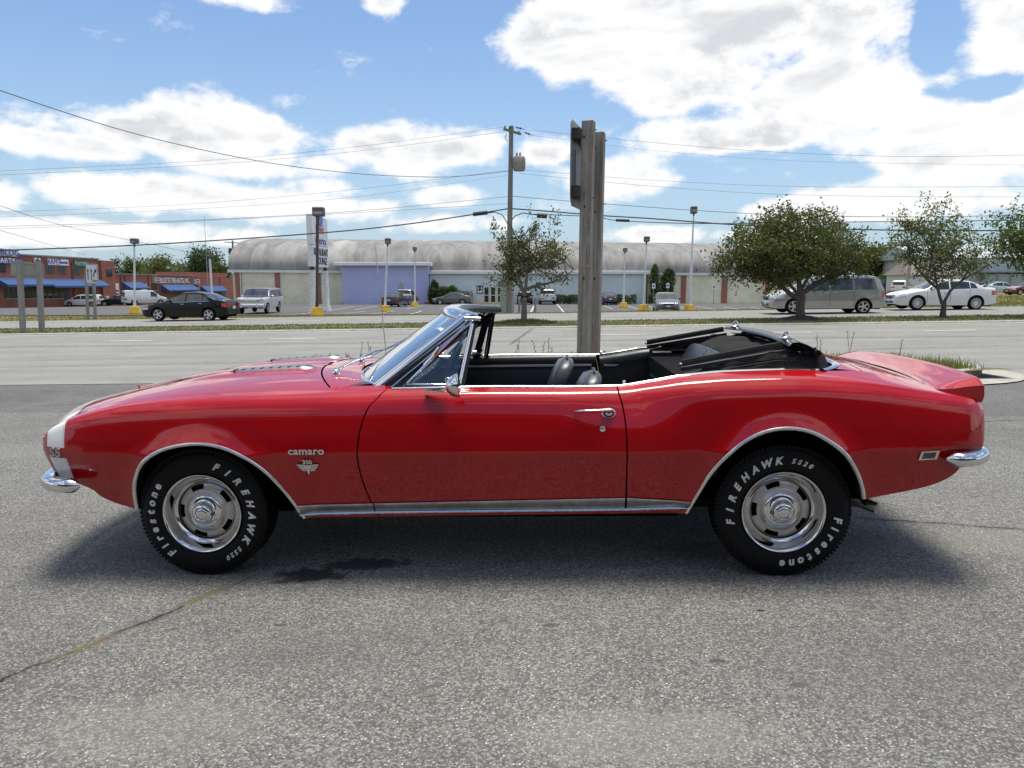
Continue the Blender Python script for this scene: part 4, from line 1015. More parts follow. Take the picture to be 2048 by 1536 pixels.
# back seat, folded top and its frame
G = np.zeros((20, 31, 3))
for i in range(20):
    v = i/19
    for j in range(31):
        y = -.56+1.12*j/30; a = v*pi*.9; G[i, j] = (.95+.26*v**.8+.05*sin(a)-.0, y, .55+.455*sin(v*pi/2)**.9-.03*abs(y/.56)**4+.006*sin(y*26)**2*sin(a))
G[-1, :, 2] -= .05; G[-1, :, 0] += .06
grid_obj('rear_seat', G, SEATV, car)
t = MB(); t.box((.62, -.56, .34), (1.02, .56, .52), .06); t.build('rear_cushion', SEATV, car, smooth=60)
def rolltop():
    n, m = 41, 22; rg = np.random.default_rng(3); G = np.zeros((n, m, 3))
    for i in range(n):
        y = -.58+1.16*i/(n-1)
        e = sqrt(max(.02, 1-(abs(y)/.60)**6))
        for j in range(m):
            a = pi*1.15*j/(m-1)-.25; r1 = .20+.012*sin(y*17+a*2)+.008*sin(y*41+a*5); r2 = .115+.010*sin(y*23+1.3*a)
            G[i, j] = (1.40-r1*cos(a), y, .925+e*r2*sin(a)+.012*sin(a*3+y*5)*(sin(a) > 0))
    grid_obj('folded_top', G, CANVAS, car)
    G2 = np.zeros((n, 14, 3))
    for i in range(n):
        y = -.60+1.2*i/(n-1)
        for j in range(14):
            f = j/13; G2[i, j] = (1.30+.24*f, y, .96+.085*f**1.3+.010*sin(y*19+f*9)*(1-f)+.006*sin(y*37)*(1-f))
    grid_obj('top_folds', G2, CANVAS, car)
    fr2 = MB(); fr2.box((.97, -.70, .40), (1.70, .70, .90)); fr2.build('well_lining', UNDER, car)
rolltop()
def rail(side, a, b, name='top_rail'):
    r = MB(); a = Vector(a); b = Vector(b)
    r.bar(a, b, .036, .020); r.bar(a+Vector((.0, 0, -.024)), b+Vector((0.02, 0, -.028)), .026, .018); r.bar(a+Vector((.02, side*.012, -.056)), b+Vector((-.05, side*.012, -.05)), .014, .026)
    o = r.build(name, MATTE, car)
    s = MB(); s.tube([a+Vector((0, side*-.0, .010)), b+Vector((0, 0, .010))], .0115, 8); s.build('rail_weatherstrip', RUBBER, o, smooth=True)
    c = MB(); c.box(a+Vector((-.012, -.014, -.008)), a+Vector((.03, .014, .006)), .004)
    for f in (.14, .32, .62): p = a.lerp(b, f)+Vector((0, side*.022, -.054)); c.box(p-Vector((.022, .002, .006)), p+Vector((.022, .002, .006)))
    c.build('rail_bracket', m_('dull_bracket', (.2, .2, .2), .4, .8), o)
rail(-1, (.955, -.63, .985), (1.44, -.60, 1.066)); rail(1, (.955, .63, .985), (1.44, .60, 1.066))
def header_bow():
    n = 31; P = np.zeros((n, 10, 3))
    for i in range(n):
        y = -.66+1.32*i/(n-1); q = abs(y)/.66; b = .035*(1-q*q)
        for j, (x, z) in enumerate(((1.455, 1.078), (1.47, 1.096), (1.50, 1.098), (1.545, 1.082), (1.575, 1.062), (1.590, 1.044), (1.580, 1.028), (1.545, 1.036), (1.49, 1.058), (1.455, 1.062))):
            P[i, j] = (x+b, y, z-.012*q*q)
    h = grid_obj('header_bow', P, m_('bow_vinyl', (.020, .022, .030), .22, spec=.6), car)
    t = MB(); t.tube([(1.585+.035*(1-(abs(y)/.66)**2), y, 1.045-.012*(y/.66)**2) for y in np.linspace(-.68, .68, 25)], .017, 8); t.build('header_seal', RUBBER, h, smooth=True)
    for y in (-.50, .50):
        l = MB(); b = .035*(1-(y/.66)**2); l.tube([(1.472+b, y, 1.088), (1.464+b, y, 1.108), (1.468+b, y, 1.121), (1.480+b, y, 1.124), (1.486+b, y, 1.114)], .0065, 8); l.box((1.445+b, y-.02, 1.083), (1.50+b, y+.02, 1.10), .005); l.build('top_latch', CHROME, h, smooth=40)
    for s in (-1, 1):
        l = MB(); l.bar((1.40, s*.615, .955), (1.60, s*.62, 1.035), .02, .05); l.bar((1.05, s*.64, .95), (1.50, s*.64, 1.0), .014, .035); l.build('folding_link', MATTE, car)
        w = MB(); pts = [(1.15, s*.66, .96), (1.30, s*.66, .985), (1.42, s*.66, 1.0), (1.45, s*.66, .985), (1.42, s*.66, .962), (1.30, s*.66, .955)]; w.tube([Vector(p) for p in smooth_poly(pts, 30)], .004, 6); w.build('tension_cable', BLACK, car)
header_bow()
# side of the folded fabric hanging over the well edge
for s in (-1, 1):
    G = np.zeros((26, 9, 3))
    for i in range(26):
        f = i/25; x = 1.05+.58*f
        for j in range(9):
            k = j/8; top = .962+.075*sin(f*pi*.62)-.01*sin(f*19); G[i, j] = (x+.02*k, s*(.615+.055*k**.7+.006*sin(x*38+k*3)), .94+(top-.94)*(1-k))
    grid_obj('top_side_flap', G, CANVAS, car)
# steering wheel and dash
sw = MB(); M_ = frame((-.23, -.36, .905), (0, 1, 0), (.42, 0, .9)); ring = [M_ @ Vector((.19*cos(a), .19*sin(a), 0)) for a in np.linspace(0, 2*pi, 33)]
sw.tube(ring, .011, 8, caps=False); sw.bar(M_ @ Vector((-.19, 0, 0)), M_ @ Vector((.19, 0, 0)), .03, .012); sw.bar(M_ @ Vector((0, 0, 0)), Vector((-.60, -.36, .72)), .05, .05); sw.build('steering_wheel', BLACK, car, smooth=50)
d = np.zeros((10, 31, 3))
for i, (x, z) in enumerate(((-.66, .925), (-.56, .935), (-.47, .93), (-.42, .915), (-.405, .89), (-.42, .86), (-.43, .80), (-.43, .72), (-.45, .62), (-.48, .5))):
    for j in range(31): y = -.70+1.4*j/30; d[i, j] = (x-.05*(1-(y/.7)**2)*(i < 4), y, z-.02)
grid_obj('dashboard', d, LEATHER, car)
# windscreen: glass, chrome surround, vent windows
ws_b = lambda y: (-.725+.215*(abs(y)/.70)**2.1, .918-.012*(abs(y)/.70)**2); ws_t = lambda y: (-.262+.165*(abs(y)/.60)**2.1, 1.243-.028*(abs(y)/.6)**2)
G = np.zeros((16, 49, 3))
for j in range(49):
    q = -1+2*j/48; xb, zb = ws_b(q*.70); xt, zt = ws_t(q*.60)
    for i in range(16):
        f = i/15; G[i, j] = (xb+(xt-xb)*f-.012*sin(f*pi), q*(.70-.10*f), zb+(zt-zb)*f)
WSG = bpy.data.materials.new('windscreen_glass'); WSG.use_nodes = True
t_ = WSG.node_tree; t_.nodes.clear(); o_ = N(t_, 'ShaderNodeOutputMaterial'); tr = N(t_, 'ShaderNodeBsdfTransparent'); tr.inputs[0].default_value = (.62, .74, .72, 1)
gl = N(t_, 'ShaderNodeBsdfGlossy'); gl.inputs['Roughness'].default_value = .0; lw = N(t_, 'ShaderNodeFresnel'); lw.inputs[0].default_value = 1.65
mx = N(t_, 'ShaderNodeMixShader'); t_.links.new(math_(t_, 'MULTIPLY', lw.outputs[0], 3.2, clamp=True), mx.inputs[0]); t_.links.new(tr.outputs[0], mx.inputs[1]); t_.links.new(gl.outputs[0], mx.inputs[2]); t_.links.new(mx.outputs[0], o_.inputs[0])
ws = grid_obj('windscreen', G, WSG, car)
fm = MB(); fm.tube([(ws_b(y)[0]-.012, y*1.012, ws_b(y)[1]-.004) for y in np.linspace(-.70, .70, 41)], .017, 8, flat=.8); fm.build('lower_reveal', CHROME, ws, smooth=True)
H_ = np.zeros((41, 8, 3))
for j in range(41):
    q = -1+2*j/40; x, z = ws_t(q*.60); 
    for k, (dx, dz) in enumerate(((-.012, -.022), (-.018, -.006), (-.012, .012), (.006, .026), (.035, .032), (.075, .026), (.10, .014), (.105, -.006))):
        H_[j, k] = (x+dx, q*(.605+.010*(k > 3)), z+dz-.010*(abs(q) > .97))
hd_ = grid_obj('windscreen_header', H_, CHROME, car)
V_ = np.zeros((31, 5, 3))
for j in range(31):
    q = -1+2*j/30; x, z = ws_t(q*.58)
    for k, (dx, dz) in enumerate(((.085, .024), (.105, .020), (.122, .006), (.118, -.016), (.07, -.022))): V_[j, k] = (x+dx, q*.60, z+dz)
grid_obj('header_pad', V_, LEATHER, car)
for s in (-1, 1):
    pl = np.zeros((16, 6, 3))
    for i in range(16):
        f = i/15; x = -.525+(-.085+.525)*f; y = .705-.085*f; z = .890+(1.222-.890)*f
        for k, (dx, dy, dz) in enumerate(((-.022, -.022, .012), (-.026, .0, .014), (-.012, .014, .006), (.014, .018, -.012), (.024, .008, -.018), (.026, -.02, -.018))): pl[i, k] = (x+dx, s*(y+dy), z+dz)
    grid_obj('windscreen_pillar', pl, CHROME, car, flip=s > 0)
    bk = MB(); bk.bar((-.47, s*.722, .905), (-.035, s*.632, 1.20), .020, .030, (0, 0, 1)); bk.build('pillar_seal', BLACK, car)
    # vent window
    A = Vector((-.372, s*.752, .908)); B = Vector((-.128, s*.752, .912)); C = Vector((-.062, s*.655, 1.196)); C0_ = Vector((-.088, s*.66, 1.186)); A2 = Vector((-.445, s*.742, .900)); C2 = Vector((-.045, s*.648, 1.214))
    vf = MB(); vf.tube([A+Vector((.01, 0, .012)), C0_], .007, 8); vf.tube([A+Vector((.005, 0, .008)), B], .006, 8); vo_ = vf.build('vent_window', CHROME, car, smooth=True)
    p = MB(); p.tube([B+Vector((.012, 0, -.02)), C+Vector((.008, 0, .0))], .0105, 10); p.build('vent_post', CHROME, vo_, smooth=True); p = MB(); p.bar(B+Vector((.026, s*-.004, -.02)), C+Vector((.020, s*-.004, .0)), .008, .02, (1, 0, 0)); p.build('vent_seal', BLACK, vo_)
    p = MB(); p.tube([A2, A2.lerp(C2, .5), C2], .010, 8, flat=.7); p.build('pillar_moulding', CHROME, vo_, smooth=True)
    p = MB(); p.tube([C2+Vector((-.045, 0, .008)), C2+Vector((.032, 0, .003))], .012, 10); p.build('vent_cap', CHROME, vo_, smooth=True)
    p = MB(); p.add([A+Vector((.02, 0, .012)), B, C0_+Vector((.012, 0, -.015)), C0_], [(0, 1, 2, 3)]); p.build('vent_glass', GLASS, vo_)
    p = MB(); m1 = A.lerp(C0_, .48)+Vector((-.008, s*.012, 0)); p.tube([m1+Vector((-.04, 0, -.035)), m1, m1+Vector((.035, 0, .05))], [.006, .010, .007], 8); p.build('vent_latch', CHROME, vo_, smooth=True)
    p = MB(); p.lathe([(0, .012), (.012, .01), (.016, .003), (.016, 0)], 16, M=frame((-.165, s*.756, .935), (1, 0, 0), (0, 0, 1)) if s < 0 else frame((-.165, s*.756, .935), (-1, 0, 0), (0, 0, 1))); p.build('vent_knob', CHROME, vo_, smooth=True)
# black channel standing at the far door, with its chrome guides
p = MB(); p.bar((-.175, .742, .90), (-.070, .655, 1.225), .03, .045, (1, 0, 0)); p.build('far_vent_channel', BLACK, car)
p = MB(); p.tube([(-.165, .70, .93), (-.195, .695, .93)], .018, 12); p.tube([(-.15, .70, .92), (-.13, .70, .955)], .008, 8); p.build('far_window_guide', CHROME, car, smooth=True)
# rear-view mirror, door mirror, wipers, aerial
p = MB(); p.box((-.20, -.13, 1.165), (-.185, .09, 1.215), .008); p.tube([(-.19, -.02, 1.19), (-.2, -.02, 1.25)], .006, 6); p.build('inside_mirror', BLACK, car)
mir = MB(); mir.lathe([(0, -.052), (.025, -.046), (.045, -.026), (.055, 0), (.056, .008), (.052, .010), (0, .010)], 32, M=frame((-.098, -.965, .938), (0, 1, 0), (-.12, 0, 1)))
mo = mir.build('door_mirror', CHROME, near_door, smooth=50)
b = MB(); V = [(-.262, -.875, .895), (-.158, -.905, .900), (-.158, -.905, .918), (-.185, -.905, .912), (-.262, -.875, .906)]; V += [(x, y+.035, z) for x, y, z in V]
b.add(V, [(0, 1, 2, 3, 4), (9, 8, 7, 6, 5)]+[(i, i+5, (i+1) % 5+5, (i+1) % 5) for i in range(5)]); b.bar((-.168, -.90, .908), (-.105, -.955, .932), .014, .014); b.build('mirror_foot', CHROME, mo)
for (p0, p1, p2) in (((-.80, -.42, .955), (-.66, -.20, 1.005), (-.50, .12, 1.085)), ((-.80, .12, .965), (-.69, .3, 1.0), (-.52, .56, 1.06))):
    w = MB(); w.tube([p0, Vector(p0).lerp(Vector(p1), .5)+Vector((0, 0, .01)), p1], [.010, .008, .004], 8); w.tube([Vector(p1)-Vector((.02, .03, .01)), p2], .003, 6); w.lathe([(.020, 0), (.02, .02), (.012, .028), (0, .028)], 16, M=Matrix.Translation(Vector(p0)-Vector((0, 0, .025)))); w.build('wiper', CHROME, car, smooth=50)
an = MB(); an.tube([(-.80, .72, .88), (-.785, .72, .95), (-.83, .73, 1.66)], [.007, .004, .003], 6); an.build('radio_aerial', CHROME_W, car)
# ------------------------------------------------------------------ buildings
def brickmat(name, a, b_, mortar, scale=4., bump=.3):
    m = bpy.data.materials.new(name); m.use_nodes = True; t = m.node_tree; b = t.nodes['Principled BSDF']; b.inputs['Roughness'].default_value = .9; b.inputs['Specular IOR Level'].default_value = .2
    tc = N(t, 'ShaderNodeTexCoord'); g = N(t, 'ShaderNodeNewGeometry')
    sp = N(t, 'ShaderNodeSeparateXYZ'); t.links.new(tc.outputs['Object'], sp.inputs[0]); cb = N(t, 'ShaderNodeCombineXYZ')
    t.links.new(math_(t, 'ADD', sp.outputs[0], sp.outputs[1]), cb.inputs[0]); t.links.new(sp.outputs[2], cb.inputs[1])
    br = N(t, 'ShaderNodeTexBrick'); br.inputs['Scale'].default_value = scale; t.links.new(cb.outputs[0], br.inputs[0])
    br.inputs['Color1'].default_value = (*a, 1); br.inputs['Color2'].default_value = (*b_, 1); br.inputs['Mortar'].default_value = (*mortar, 1); br.inputs['Mortar Size'].default_value = .012
    n = noise_(t, tc.outputs['Object'], .6, 5, .65); f = maprange(t, n, .3, .7, .82, 1.14, False)
    mm = t.nodes.new('ShaderNodeVectorMath'); mm.operation = 'SCALE'; t.links.new(br.outputs[0], mm.inputs[0]); t.links.new(f, mm.inputs['Scale']); t.links.new(mm.outputs[0], b.inputs['Base Color'])
    return m
BRICK = brickmat('red_brick', (.37, .13, .085), (.32, .11, .072), (.34, .24, .19), 4.2)
PIER = brickmat('pier_brick', (.40, .16, .115), (.36, .14, .10), (.30, .22, .2), 4.2)
CREAM = brickmat('cream_block', (.84, .79, .58), (.82, .77, .565), (.70, .65, .48), 1.1)
WHITE = m_('white_fascia', (.78, .78, .77), .6, var=(.8, .07))
PURPLE = m_('periwinkle_stucco', (.48, .50, .76), .85, var=(.5, .08), bump=(20, .3))
GREYB = m_('grey_blue_wall', (.66, .73, .73), .8, var=(.4, .07))
WIN = m_('dark_window', (.012, .014, .015), .08, spec=.7)
FRAMEW = m_('white_frame', (.7, .7, .7), .5)
def roofmat():
    m = bpy.data.materials.new('weathered_membrane_roof'); m.use_nodes = True; t = m.node_tree; b = t.nodes['Principled BSDF']; b.inputs['Roughness'].default_value = .85
    tc = N(t, 'ShaderNodeTexCoord'); v = tc.outputs['Object']
    s1 = vmath(t, 'MULTIPLY', v, (.6, .16, .16)); n1 = noise_(t, s1, 1., 6, .7, .5); s2 = vmath(t, 'MULTIPLY', v, (.13, .05, .05)); n2 = noise_(t, s2, 1., 3, .6)
    cur = mixc(t, maprange(t, n1, .3, .7), (.135, .13, .122), (.285, .278, .265)); cur = mixc(t, maprange(t, n2, .60, .72, 0, .45), cur, (.50, .49, .46)); 
    n3 = noise_(t, v, .35, 5, .7); cur = mixc(t, maprange(t, n3, .5, .75, 0, .5), cur, (.20, .195, .185))
    t.links.new(cur, b.inputs['Base Color']); return m
def at_line(px, A, B):
    """point along the ground line A-B seen at photo column px -> distance along it"""
    k = (px-1024)/1479; ax, ay = A; bx, by = B
    # image column = X / (Y cos P + (H - z) sin P); ground-level walls: z term is small, use the mean drop
    c = cos(PITCH); d = 1.0*sin(PITCH)
    t = (k*(ay*c+d)-ax)/((bx-ax)-k*(by-ay)*c); return t*hypot(bx-ax, by-ay)
def zat(py, Y): return at(1024, py, Y).z

# --- the barrel-roofed hall across the road
A0 = (-35.6, 95.); B0 = (34.2, 98.2); HL = hypot(B0[0]-A0[0], B0[1]-A0[1]); HROT = atan2(B0[1]-A0[1], B0[0]-A0[0])
HB_ = -1.42
hall = thing('barrel_roof_hall', 'long low hall with grey barrel roof, cream panels and purple entrance block across the road', 'building', (A0[0], A0[1], HB_), HROT)
U = lambda px: at_line(px, A0, B0)
def ztop(u): return 4.37-.42*u/HL
n, m = 40, 34; G = np.zeros((n, m, 3))
for i in range(n):
    u = -.3+(HL+.6)*i/(n-1)
    for j in range(m):
        a = pi*j/(m-1); x = -cos(a); v = 18+18.4*np.sign(x)*abs(x)**.92; G[i, j] = (u, v, ztop(u)+.1+(4.75-.15*i/(n-1))*sin(a)**.80)
G = G[:, ::1]; rf = grid_obj('roof', G, roofmat(), hall, flip=True)
mb = MB()
for i in (0, n-1): mb.add([tuple(p+np.array([.05 if i == 0 else -.05, 0, 0])) for p in G[i]], [tuple(range(m))])
mb.build('gable_infill', CREAM, hall)
mb = MB(); mb.box((0, .25, 0), (HL, 36, ztop(HL)-.1)); mb.build('wall', CREAM, hall)
c = MB(); c.add([(-.4, -.35, ztop(0)-.25), (HL+.4, -.35, ztop(HL)-.25), (HL+.4, .3, ztop(HL)-.25), (-.4, .3, ztop(0)-.25), (-.4, -.35, ztop(0)+.12), (HL+.4, -.35, ztop(HL)+.12), (HL+.4, .3, ztop(HL)+.12), (-.4, .3, ztop(0)+.12)], [(0, 3, 2, 1), (4, 5, 6, 7), (0, 1, 5, 4), (1, 2, 6, 5), (2, 3, 7, 6), (3, 0, 4, 7)])
c.build('cornice', WHITE, hall)
for (a, b) in ((472, 484), (551, 561), (634, 642), (1287, 1294.5), (1362, 1371.5), (1443, 1454), (1527, 1538)):
    mb = MB(); u0, u1 = max(0, U(a)), min(HL, U(b)); mb.box((u0, -.12, -.3), (u1, .24, ztop(u0)-.26)); mb.build('brick_pier', PIER, hall)
for (a, b) in ((484, 551), (561, 634), (642, 692), (1294.5, 1362), (1371.5, 1443), (1454, 1527)):
    mb = MB(); mb.box((U(a), .02, -.3), (U(b), .235, ztop(U(a))-.26)); mb.build('cream_panel', CREAM, hall)
mb = MB(); mb.tube([(U(483), -.2, ztop(0)-.3), (U(483), -.2, 0)], .06, 6); mb.tube([(U(1527), -.2, ztop(HL)-.3), (U(1527), -.2, 0)], .06, 6); o = mb.build('downspout', WHITE, hall)
# purple block with flared canopy
p0, p1 = U(693), U(860); zc = zat(531, 92)-HB_
pp = MB(); pp.box((p0, -2.6, -.3), (p1, .3, zc)); pb = pp.build('entrance_block', PURPLE, hall)
fl = MB(); poly = [(p0-.05, zc)]+[(p0-.02-.95*(1-cos(a)), zc-1.5+1.5*sin(a)) for a in np.linspace(pi/2, 0, 8)]
fl.prism([(p0+.0, zc), (p0-1.0, zc)]+[(p0-1.0*(1-sin(a))**1.0 if False else p0-(1-sin(a))*1.0, zc-(1-cos(a))*1.6) for a in np.linspace(0.0, pi/2, 8)], -2.6, -2.2); fl.build('canopy_bracket', PURPLE, hall)
cn = MB(); cn.box((U(679), -3.5, zc+.002), (U(866), .6, zc+.42), .03); cn.build('canopy', WHITE, hall)
pl = MB(); pl.lathe([(0, .06), (.28, .05), (.36, 0)], 14, M=frame((U(807), -2.61, 2.35), (1, 0, 0), (0, 0, 1)) @ Matrix.Diagonal((.75, 1.5, 1, 1))); pl.build('wall_plaque', m_('plaque_buff', (.45, .4, .36), .8), hall)
# grey-blue wing
w0, w1 = U(861), U(1288); zf0 = zat(548, 94)-HB_
wg = MB(); wg.box((w0, -1.2, -.3), (w1, .31, zf0)); wg.build('front_wing', GREYB, hall)
fs = MB(); fs.box((w0-.3, -1.7, zf0+.002), (w1+.4, .35, zf0+.42), .03); fs.build('wing_fascia', WHITE, hall)
for pxd in (869, 1203):
    d = MB(); d.box((U(pxd)-.07, -1.32, 0), (U(pxd)+.07, -1.21, zf0-.01)); d.build('downspout', WHITE, hall)
for (a, b) in ((966.5, 979), (979.5, 992), (993, 1003)):
    d = MB(); d.box((U(a), -1.28, .22), (U(b), -1.2, 2.35)); dr = d.build('door', FRAMEW, hall)
    for (f0, f1) in ((.36, 1.18), (1.3, 2.2)):
        g = MB(); g.box((U(a)+.14, -1.30, f0), (U(b)-.14, -1.279, f1)); g.build('door_pane', WIN, dr)
ps = MB(); ps.box((U(953.5), -1.27, 1.42), (U(966), -1.205, 2.45)); pso = ps.build('notice_board', WIN, hall)
for (a, z) in ((954.5, 1.5), (958.5, 1.5), (962, 1.55), (955, 1.95), (961.5, 1.98)):
    q = MB(); q.box((U(a), -1.285, z), (U(a)+.2, -1.271, z+.32)); q.build('notice', FRAMEW, pso)
q = MB(); q.box((U(944), -2.4, -.1), (U(1010), -1.2, .2)); q.build('yellow_step', m_('faded_yellow_paint', (.52, .36, .08), .8, var=(2, .2)), hall)
q = MB(); q.box((U(835), -3.2, -.1), (U(944), -2.0, .12)); q.box((U(1010), -3.0, -.1), (U(1290), -1.9, .10)); q.box((U(1290), -.9, -.1), (HL, -.2, .12)); q.build('kerb_walk', CONC, hall)
q = MB(); q.box((U(852), -2.9, 0), (U(866), -1.3, .42)); q.build('brick_planter', PIER, hall)
q = MB(); q.tube([(U(572), 17, 8.9), (U(572), 17, 10.6)], .16, 8); q.build('roof_stack', m_('dark_flue', (.08, .07, .065), .7), hall)
for (a, v, h) in ((855, 3.2, .9), (1222, 2.5, .5)):
    q = MB(); q.box((U(a)-.5, v-.5, zf0+.3), (U(a)+.5, v+.5, zf0+.6+h*.5)); q.build('roof_unit', WHITE, hall)
q = MB(); q.tube([(U(1288), 1.5, ztop(60)), (U(1290), 1.5, ztop(60)+2.4)], .04, 5); q.tube([(U(1284), 1.5, ztop(60)+1.9), (U(1306), 1.5, ztop(60)+1.4)], .03, 5); q.build('tv_aerial', BLACK, hall)

# --- brick shops on the left, their front running away from the road
BX = -62.
sh = thing('brick_shop_row', 'two-storey red brick shop row with long blue awning at the far left', 'building', (BX, 80, g1(BX, 100)), 0)
ga = thing('brick_garage_row', 'single-storey red brick garages with small blue awnings left of the hall', 'building', (BX, 115, g1(BX, 118)), 0)
def YB(px): return BX/((px-1024)/1479)*1.0094+.2
SZ = sh.location.z; GZ = ga.location.z
def z_s(px, py): return at(px, py, YB(px)).z
def fbox(mb, px0, px1, y0, y1, x0, x1, org, k=.5):
    """box on the shop front: photo columns px0..px1, rows y0 (top)..y1 (bottom), standing x0..x1 proud of the wall"""
    pm = (px0+px1)/2; a, b = YB(px0)-org.y, YB(px1)-org.y; zt, zb = z_s(pm, y0)-org.z, z_s(pm, y1)-org.z
    mb.box((x0, a, zb), (x1, b, zt)); return mb
SO, GO = Vector(sh.location), Vector(ga.location)
zt2 = z_s(75, 512)-SZ; 
b = MB(); b.box((-14, -2, -2), (0, YB(199)-80, zt2)); b.build('wall', BRICK, sh)
b = MB(); b.box((-14, YB(199)-80+.01, -2), (.35, YB(225)-80, zt2-.12)); b.build('stair_tower', BRICK, sh)
b = MB(); b.box((-14.1, -2.1, zt2), (.12, YB(199)-80, zt2+.16)); b.build('parapet_coping', m_('coping_stone', (.3, .27, .25), .85), sh)
for (a, c_, y0, y1) in ((92, 108, 531, 547), (117.5, 132, 532.5, 548), (147, 160, 535, 550), (0, 12, 528, 545), (-14, -3, 527, 544)):
    f = MB(); fbox(f, a, c_, y0, y1, -.05, .03, SO); fo = f.build('window', WIN, sh)
    y_0, y_1 = YB(a)-80, YB(c_)-80; zb, z1_ = z_s((a+c_)/2, y1)-SZ, z_s((a+c_)/2, y0)-SZ
    g = MB()
    for k in (1, 2): g.box((.03, y_0+(y_1-y_0)*k/3-.03, zb), (.05, y_0+(y_1-y_0)*k/3+.03, z1_)); g.box((.031, y_0, zb+(z1_-zb)*k/3-.03), (.049, y_1, zb+(z1_-zb)*k/3+.03))
    g.build('muntins', m_('dark_muntin', (.06, .065, .07), .6), fo)
f = MB(); fbox(f, 207.5, 219.5, 538.5, 553, .33, .39, SO); f.build('window', WIN, sh)
for (a, c_) in ((3, 35), (46, 73), (84, 122)):
    f = MB(); fbox(f, a, c_, 572, 596.5, -.03, .03, SO); fo = f.build('shop_window', WIN, sh)
    g = MB(); y_0, y_1 = YB(a)-80, YB(c_)-80; zb, z1_ = z_s((a+c_)/2, 596)-SZ, z_s((a+c_)/2, 576)-SZ
    for k in range(3): g = MB(); yy = y_0+(y_1-y_0)*(.12+.3*k); g.box((.031, yy, zb), (.04, yy+(y_1-y_0)*.10, z1_)); g.build('curtain', m_('drab_curtain', (.075, .065, .03), .9), fo)
    g = MB(); fbox(g, a-.5, c_+.5, 596.6, 598, 0, .12, SO); g.build('window_sill', m_('stone_sill', (.45, .38, .28), .8), sh)
f = MB(); fbox(f, 124, 135, 576, 609, -.03, .04, SO); f.build('door', BLACK, sh)
f = MB(); fbox(f, 176, 187, 583, 609, -.03, .04, SO); f.build('door', BLACK, sh)
f = MB(); fbox(f, 158, 172, 583.5, 594, -.03, .05, SO); f.build('painted_window_sign', WIN, sh)
AWN = m_('blue_canvas_awning', (.032, .078, .21), .75, var=(.6, .12))
def awning(par, org, px0, px1, ytop, ybot, out, name='awning', drop=.25):
    a, c_ = YB(px0)-org.y, YB(px1)-org.y; pm = (px0+px1)/2; zt, zb = z_s(pm, ytop)-org.z, z_s(pm, ybot)-org.z
    mb = MB(); V = [(.02, a, zt), (.02, c_, zt), (out, c_, zb+drop), (out, a, zb+drop), (out, a, zb), (out, c_, zb), (.02, a, zb+drop*.3), (.02, c_, zb+drop*.3)]
    mb.add(V, [(0, 1, 2, 3), (3, 2, 5, 4), (0, 3, 4, 6), (1, 7, 5, 2)]); return mb.build(name, AWN, par, fix=False)
awning(sh, SO, -12, 84, 555, 573, 1.5); awning(sh, SO, 84.5, 198, 557.5, 575, 1.5)
for (a, nm) in ((143, 1),):
    d = MB(); y_ = YB(a)-80; d.tube([(.12, y_, zt2-.5), (.12, y_, 0)], .09, 6); d.build('downspout', m_('rust_red_pipe', (.22, .05, .04), .7), sh)
# signs on the shops
def sign(name, label, par_loc, px0, px1, y0, y1, face, lines, txtm, x0=.06, x1=.22, extra=None):
    pm = (px0+px1)/2; a, c_ = YB(px0), YB(px1); zt, zb = z_s(pm, y0), z_s(pm, y1); root = thing(name, label, 'sign', (BX, (a+c_)/2, (zt+zb)/2))
    h = (c_-a)/2; hz = (zt-zb)/2; b = MB(); b.box((x0, -h, -hz), (x1, h, hz)); b.build('panel', face, root)
    t = MB()
    for (txt, size, dy, dz, sx) in lines: put_text(t, txt, size, frame((x1+.012, dy, dz), (0, 1, 0), (0, 0, 1)), depth=.02, bold=.006, sx=sx)
    if extra: extra(t, h, hz, x1)
    t.build('lettering', txtm, root); return root
BLUEP = m_('sign_blue', (.05, .06, .28), .5); GREENP = m_('sign_green', (.03, .17, .10), .5); SIGNW = m_('sign_white', (.8, .8, .8), .5)
def arrow(t, h, hz, x1):
    V = [(.1, .10), (h-.55, .10), (h-.55, .28), (h-.12, -.05), (h-.55, -.30), (h-.55, -.16), (.1, -.16)]
    t.add([(x1+.012, y, z) for y, z in V], [tuple(range(7))])
sign('wall_sign', 'white and blue CARPET sign with arrow on the brick shops', None, 95, 135.5, 518.5, 530.5, SIGNW, [('CARPET', 1.0, -1.3, 0, 1.05)], BLUEP, extra=arrow)
sign('wall_sign', 'green shop sign beside the white CARPET sign', None, 148, 176, 521.5, 533, GREENP, [('M', .75, -1.5, -.05, 1.), ('ATTRESS', .6, .2, -.05, 1.)], m_('pale_green_letters', (.5, .62, .55), .6))
sign('wall_sign', 'small white square sign with dark emblem on the brick shops', None, 68, 79.5, 516, 525.5, SIGNW, [], GREENP, extra=lambda t, h, hz, x1: t.add([(x1+.012, y, z) for y, z in ((-.55, -.3), (.55, -.3), (.55, -.05), (0, .35), (-.55, -.05))], [(0, 1, 2, 3, 4)]))
sign('wall_sign', 'dark blue sign with white PARTY lettering at the left edge', None, -25, 50, 516.5, 527, BLUEP, [('PARTY', .85, -.3, 0, 1.3)], SIGNW)
sign('rooftop_sign', 'grey rooftop sign reading BLDG. at the far left edge', None, -38, 36, 497, 511.5, m_('sign_pale_grey', (.5, .5, .55), .6), [('BLDG.', 1.15, 1.9, 0, 1.25)], BLUEP)
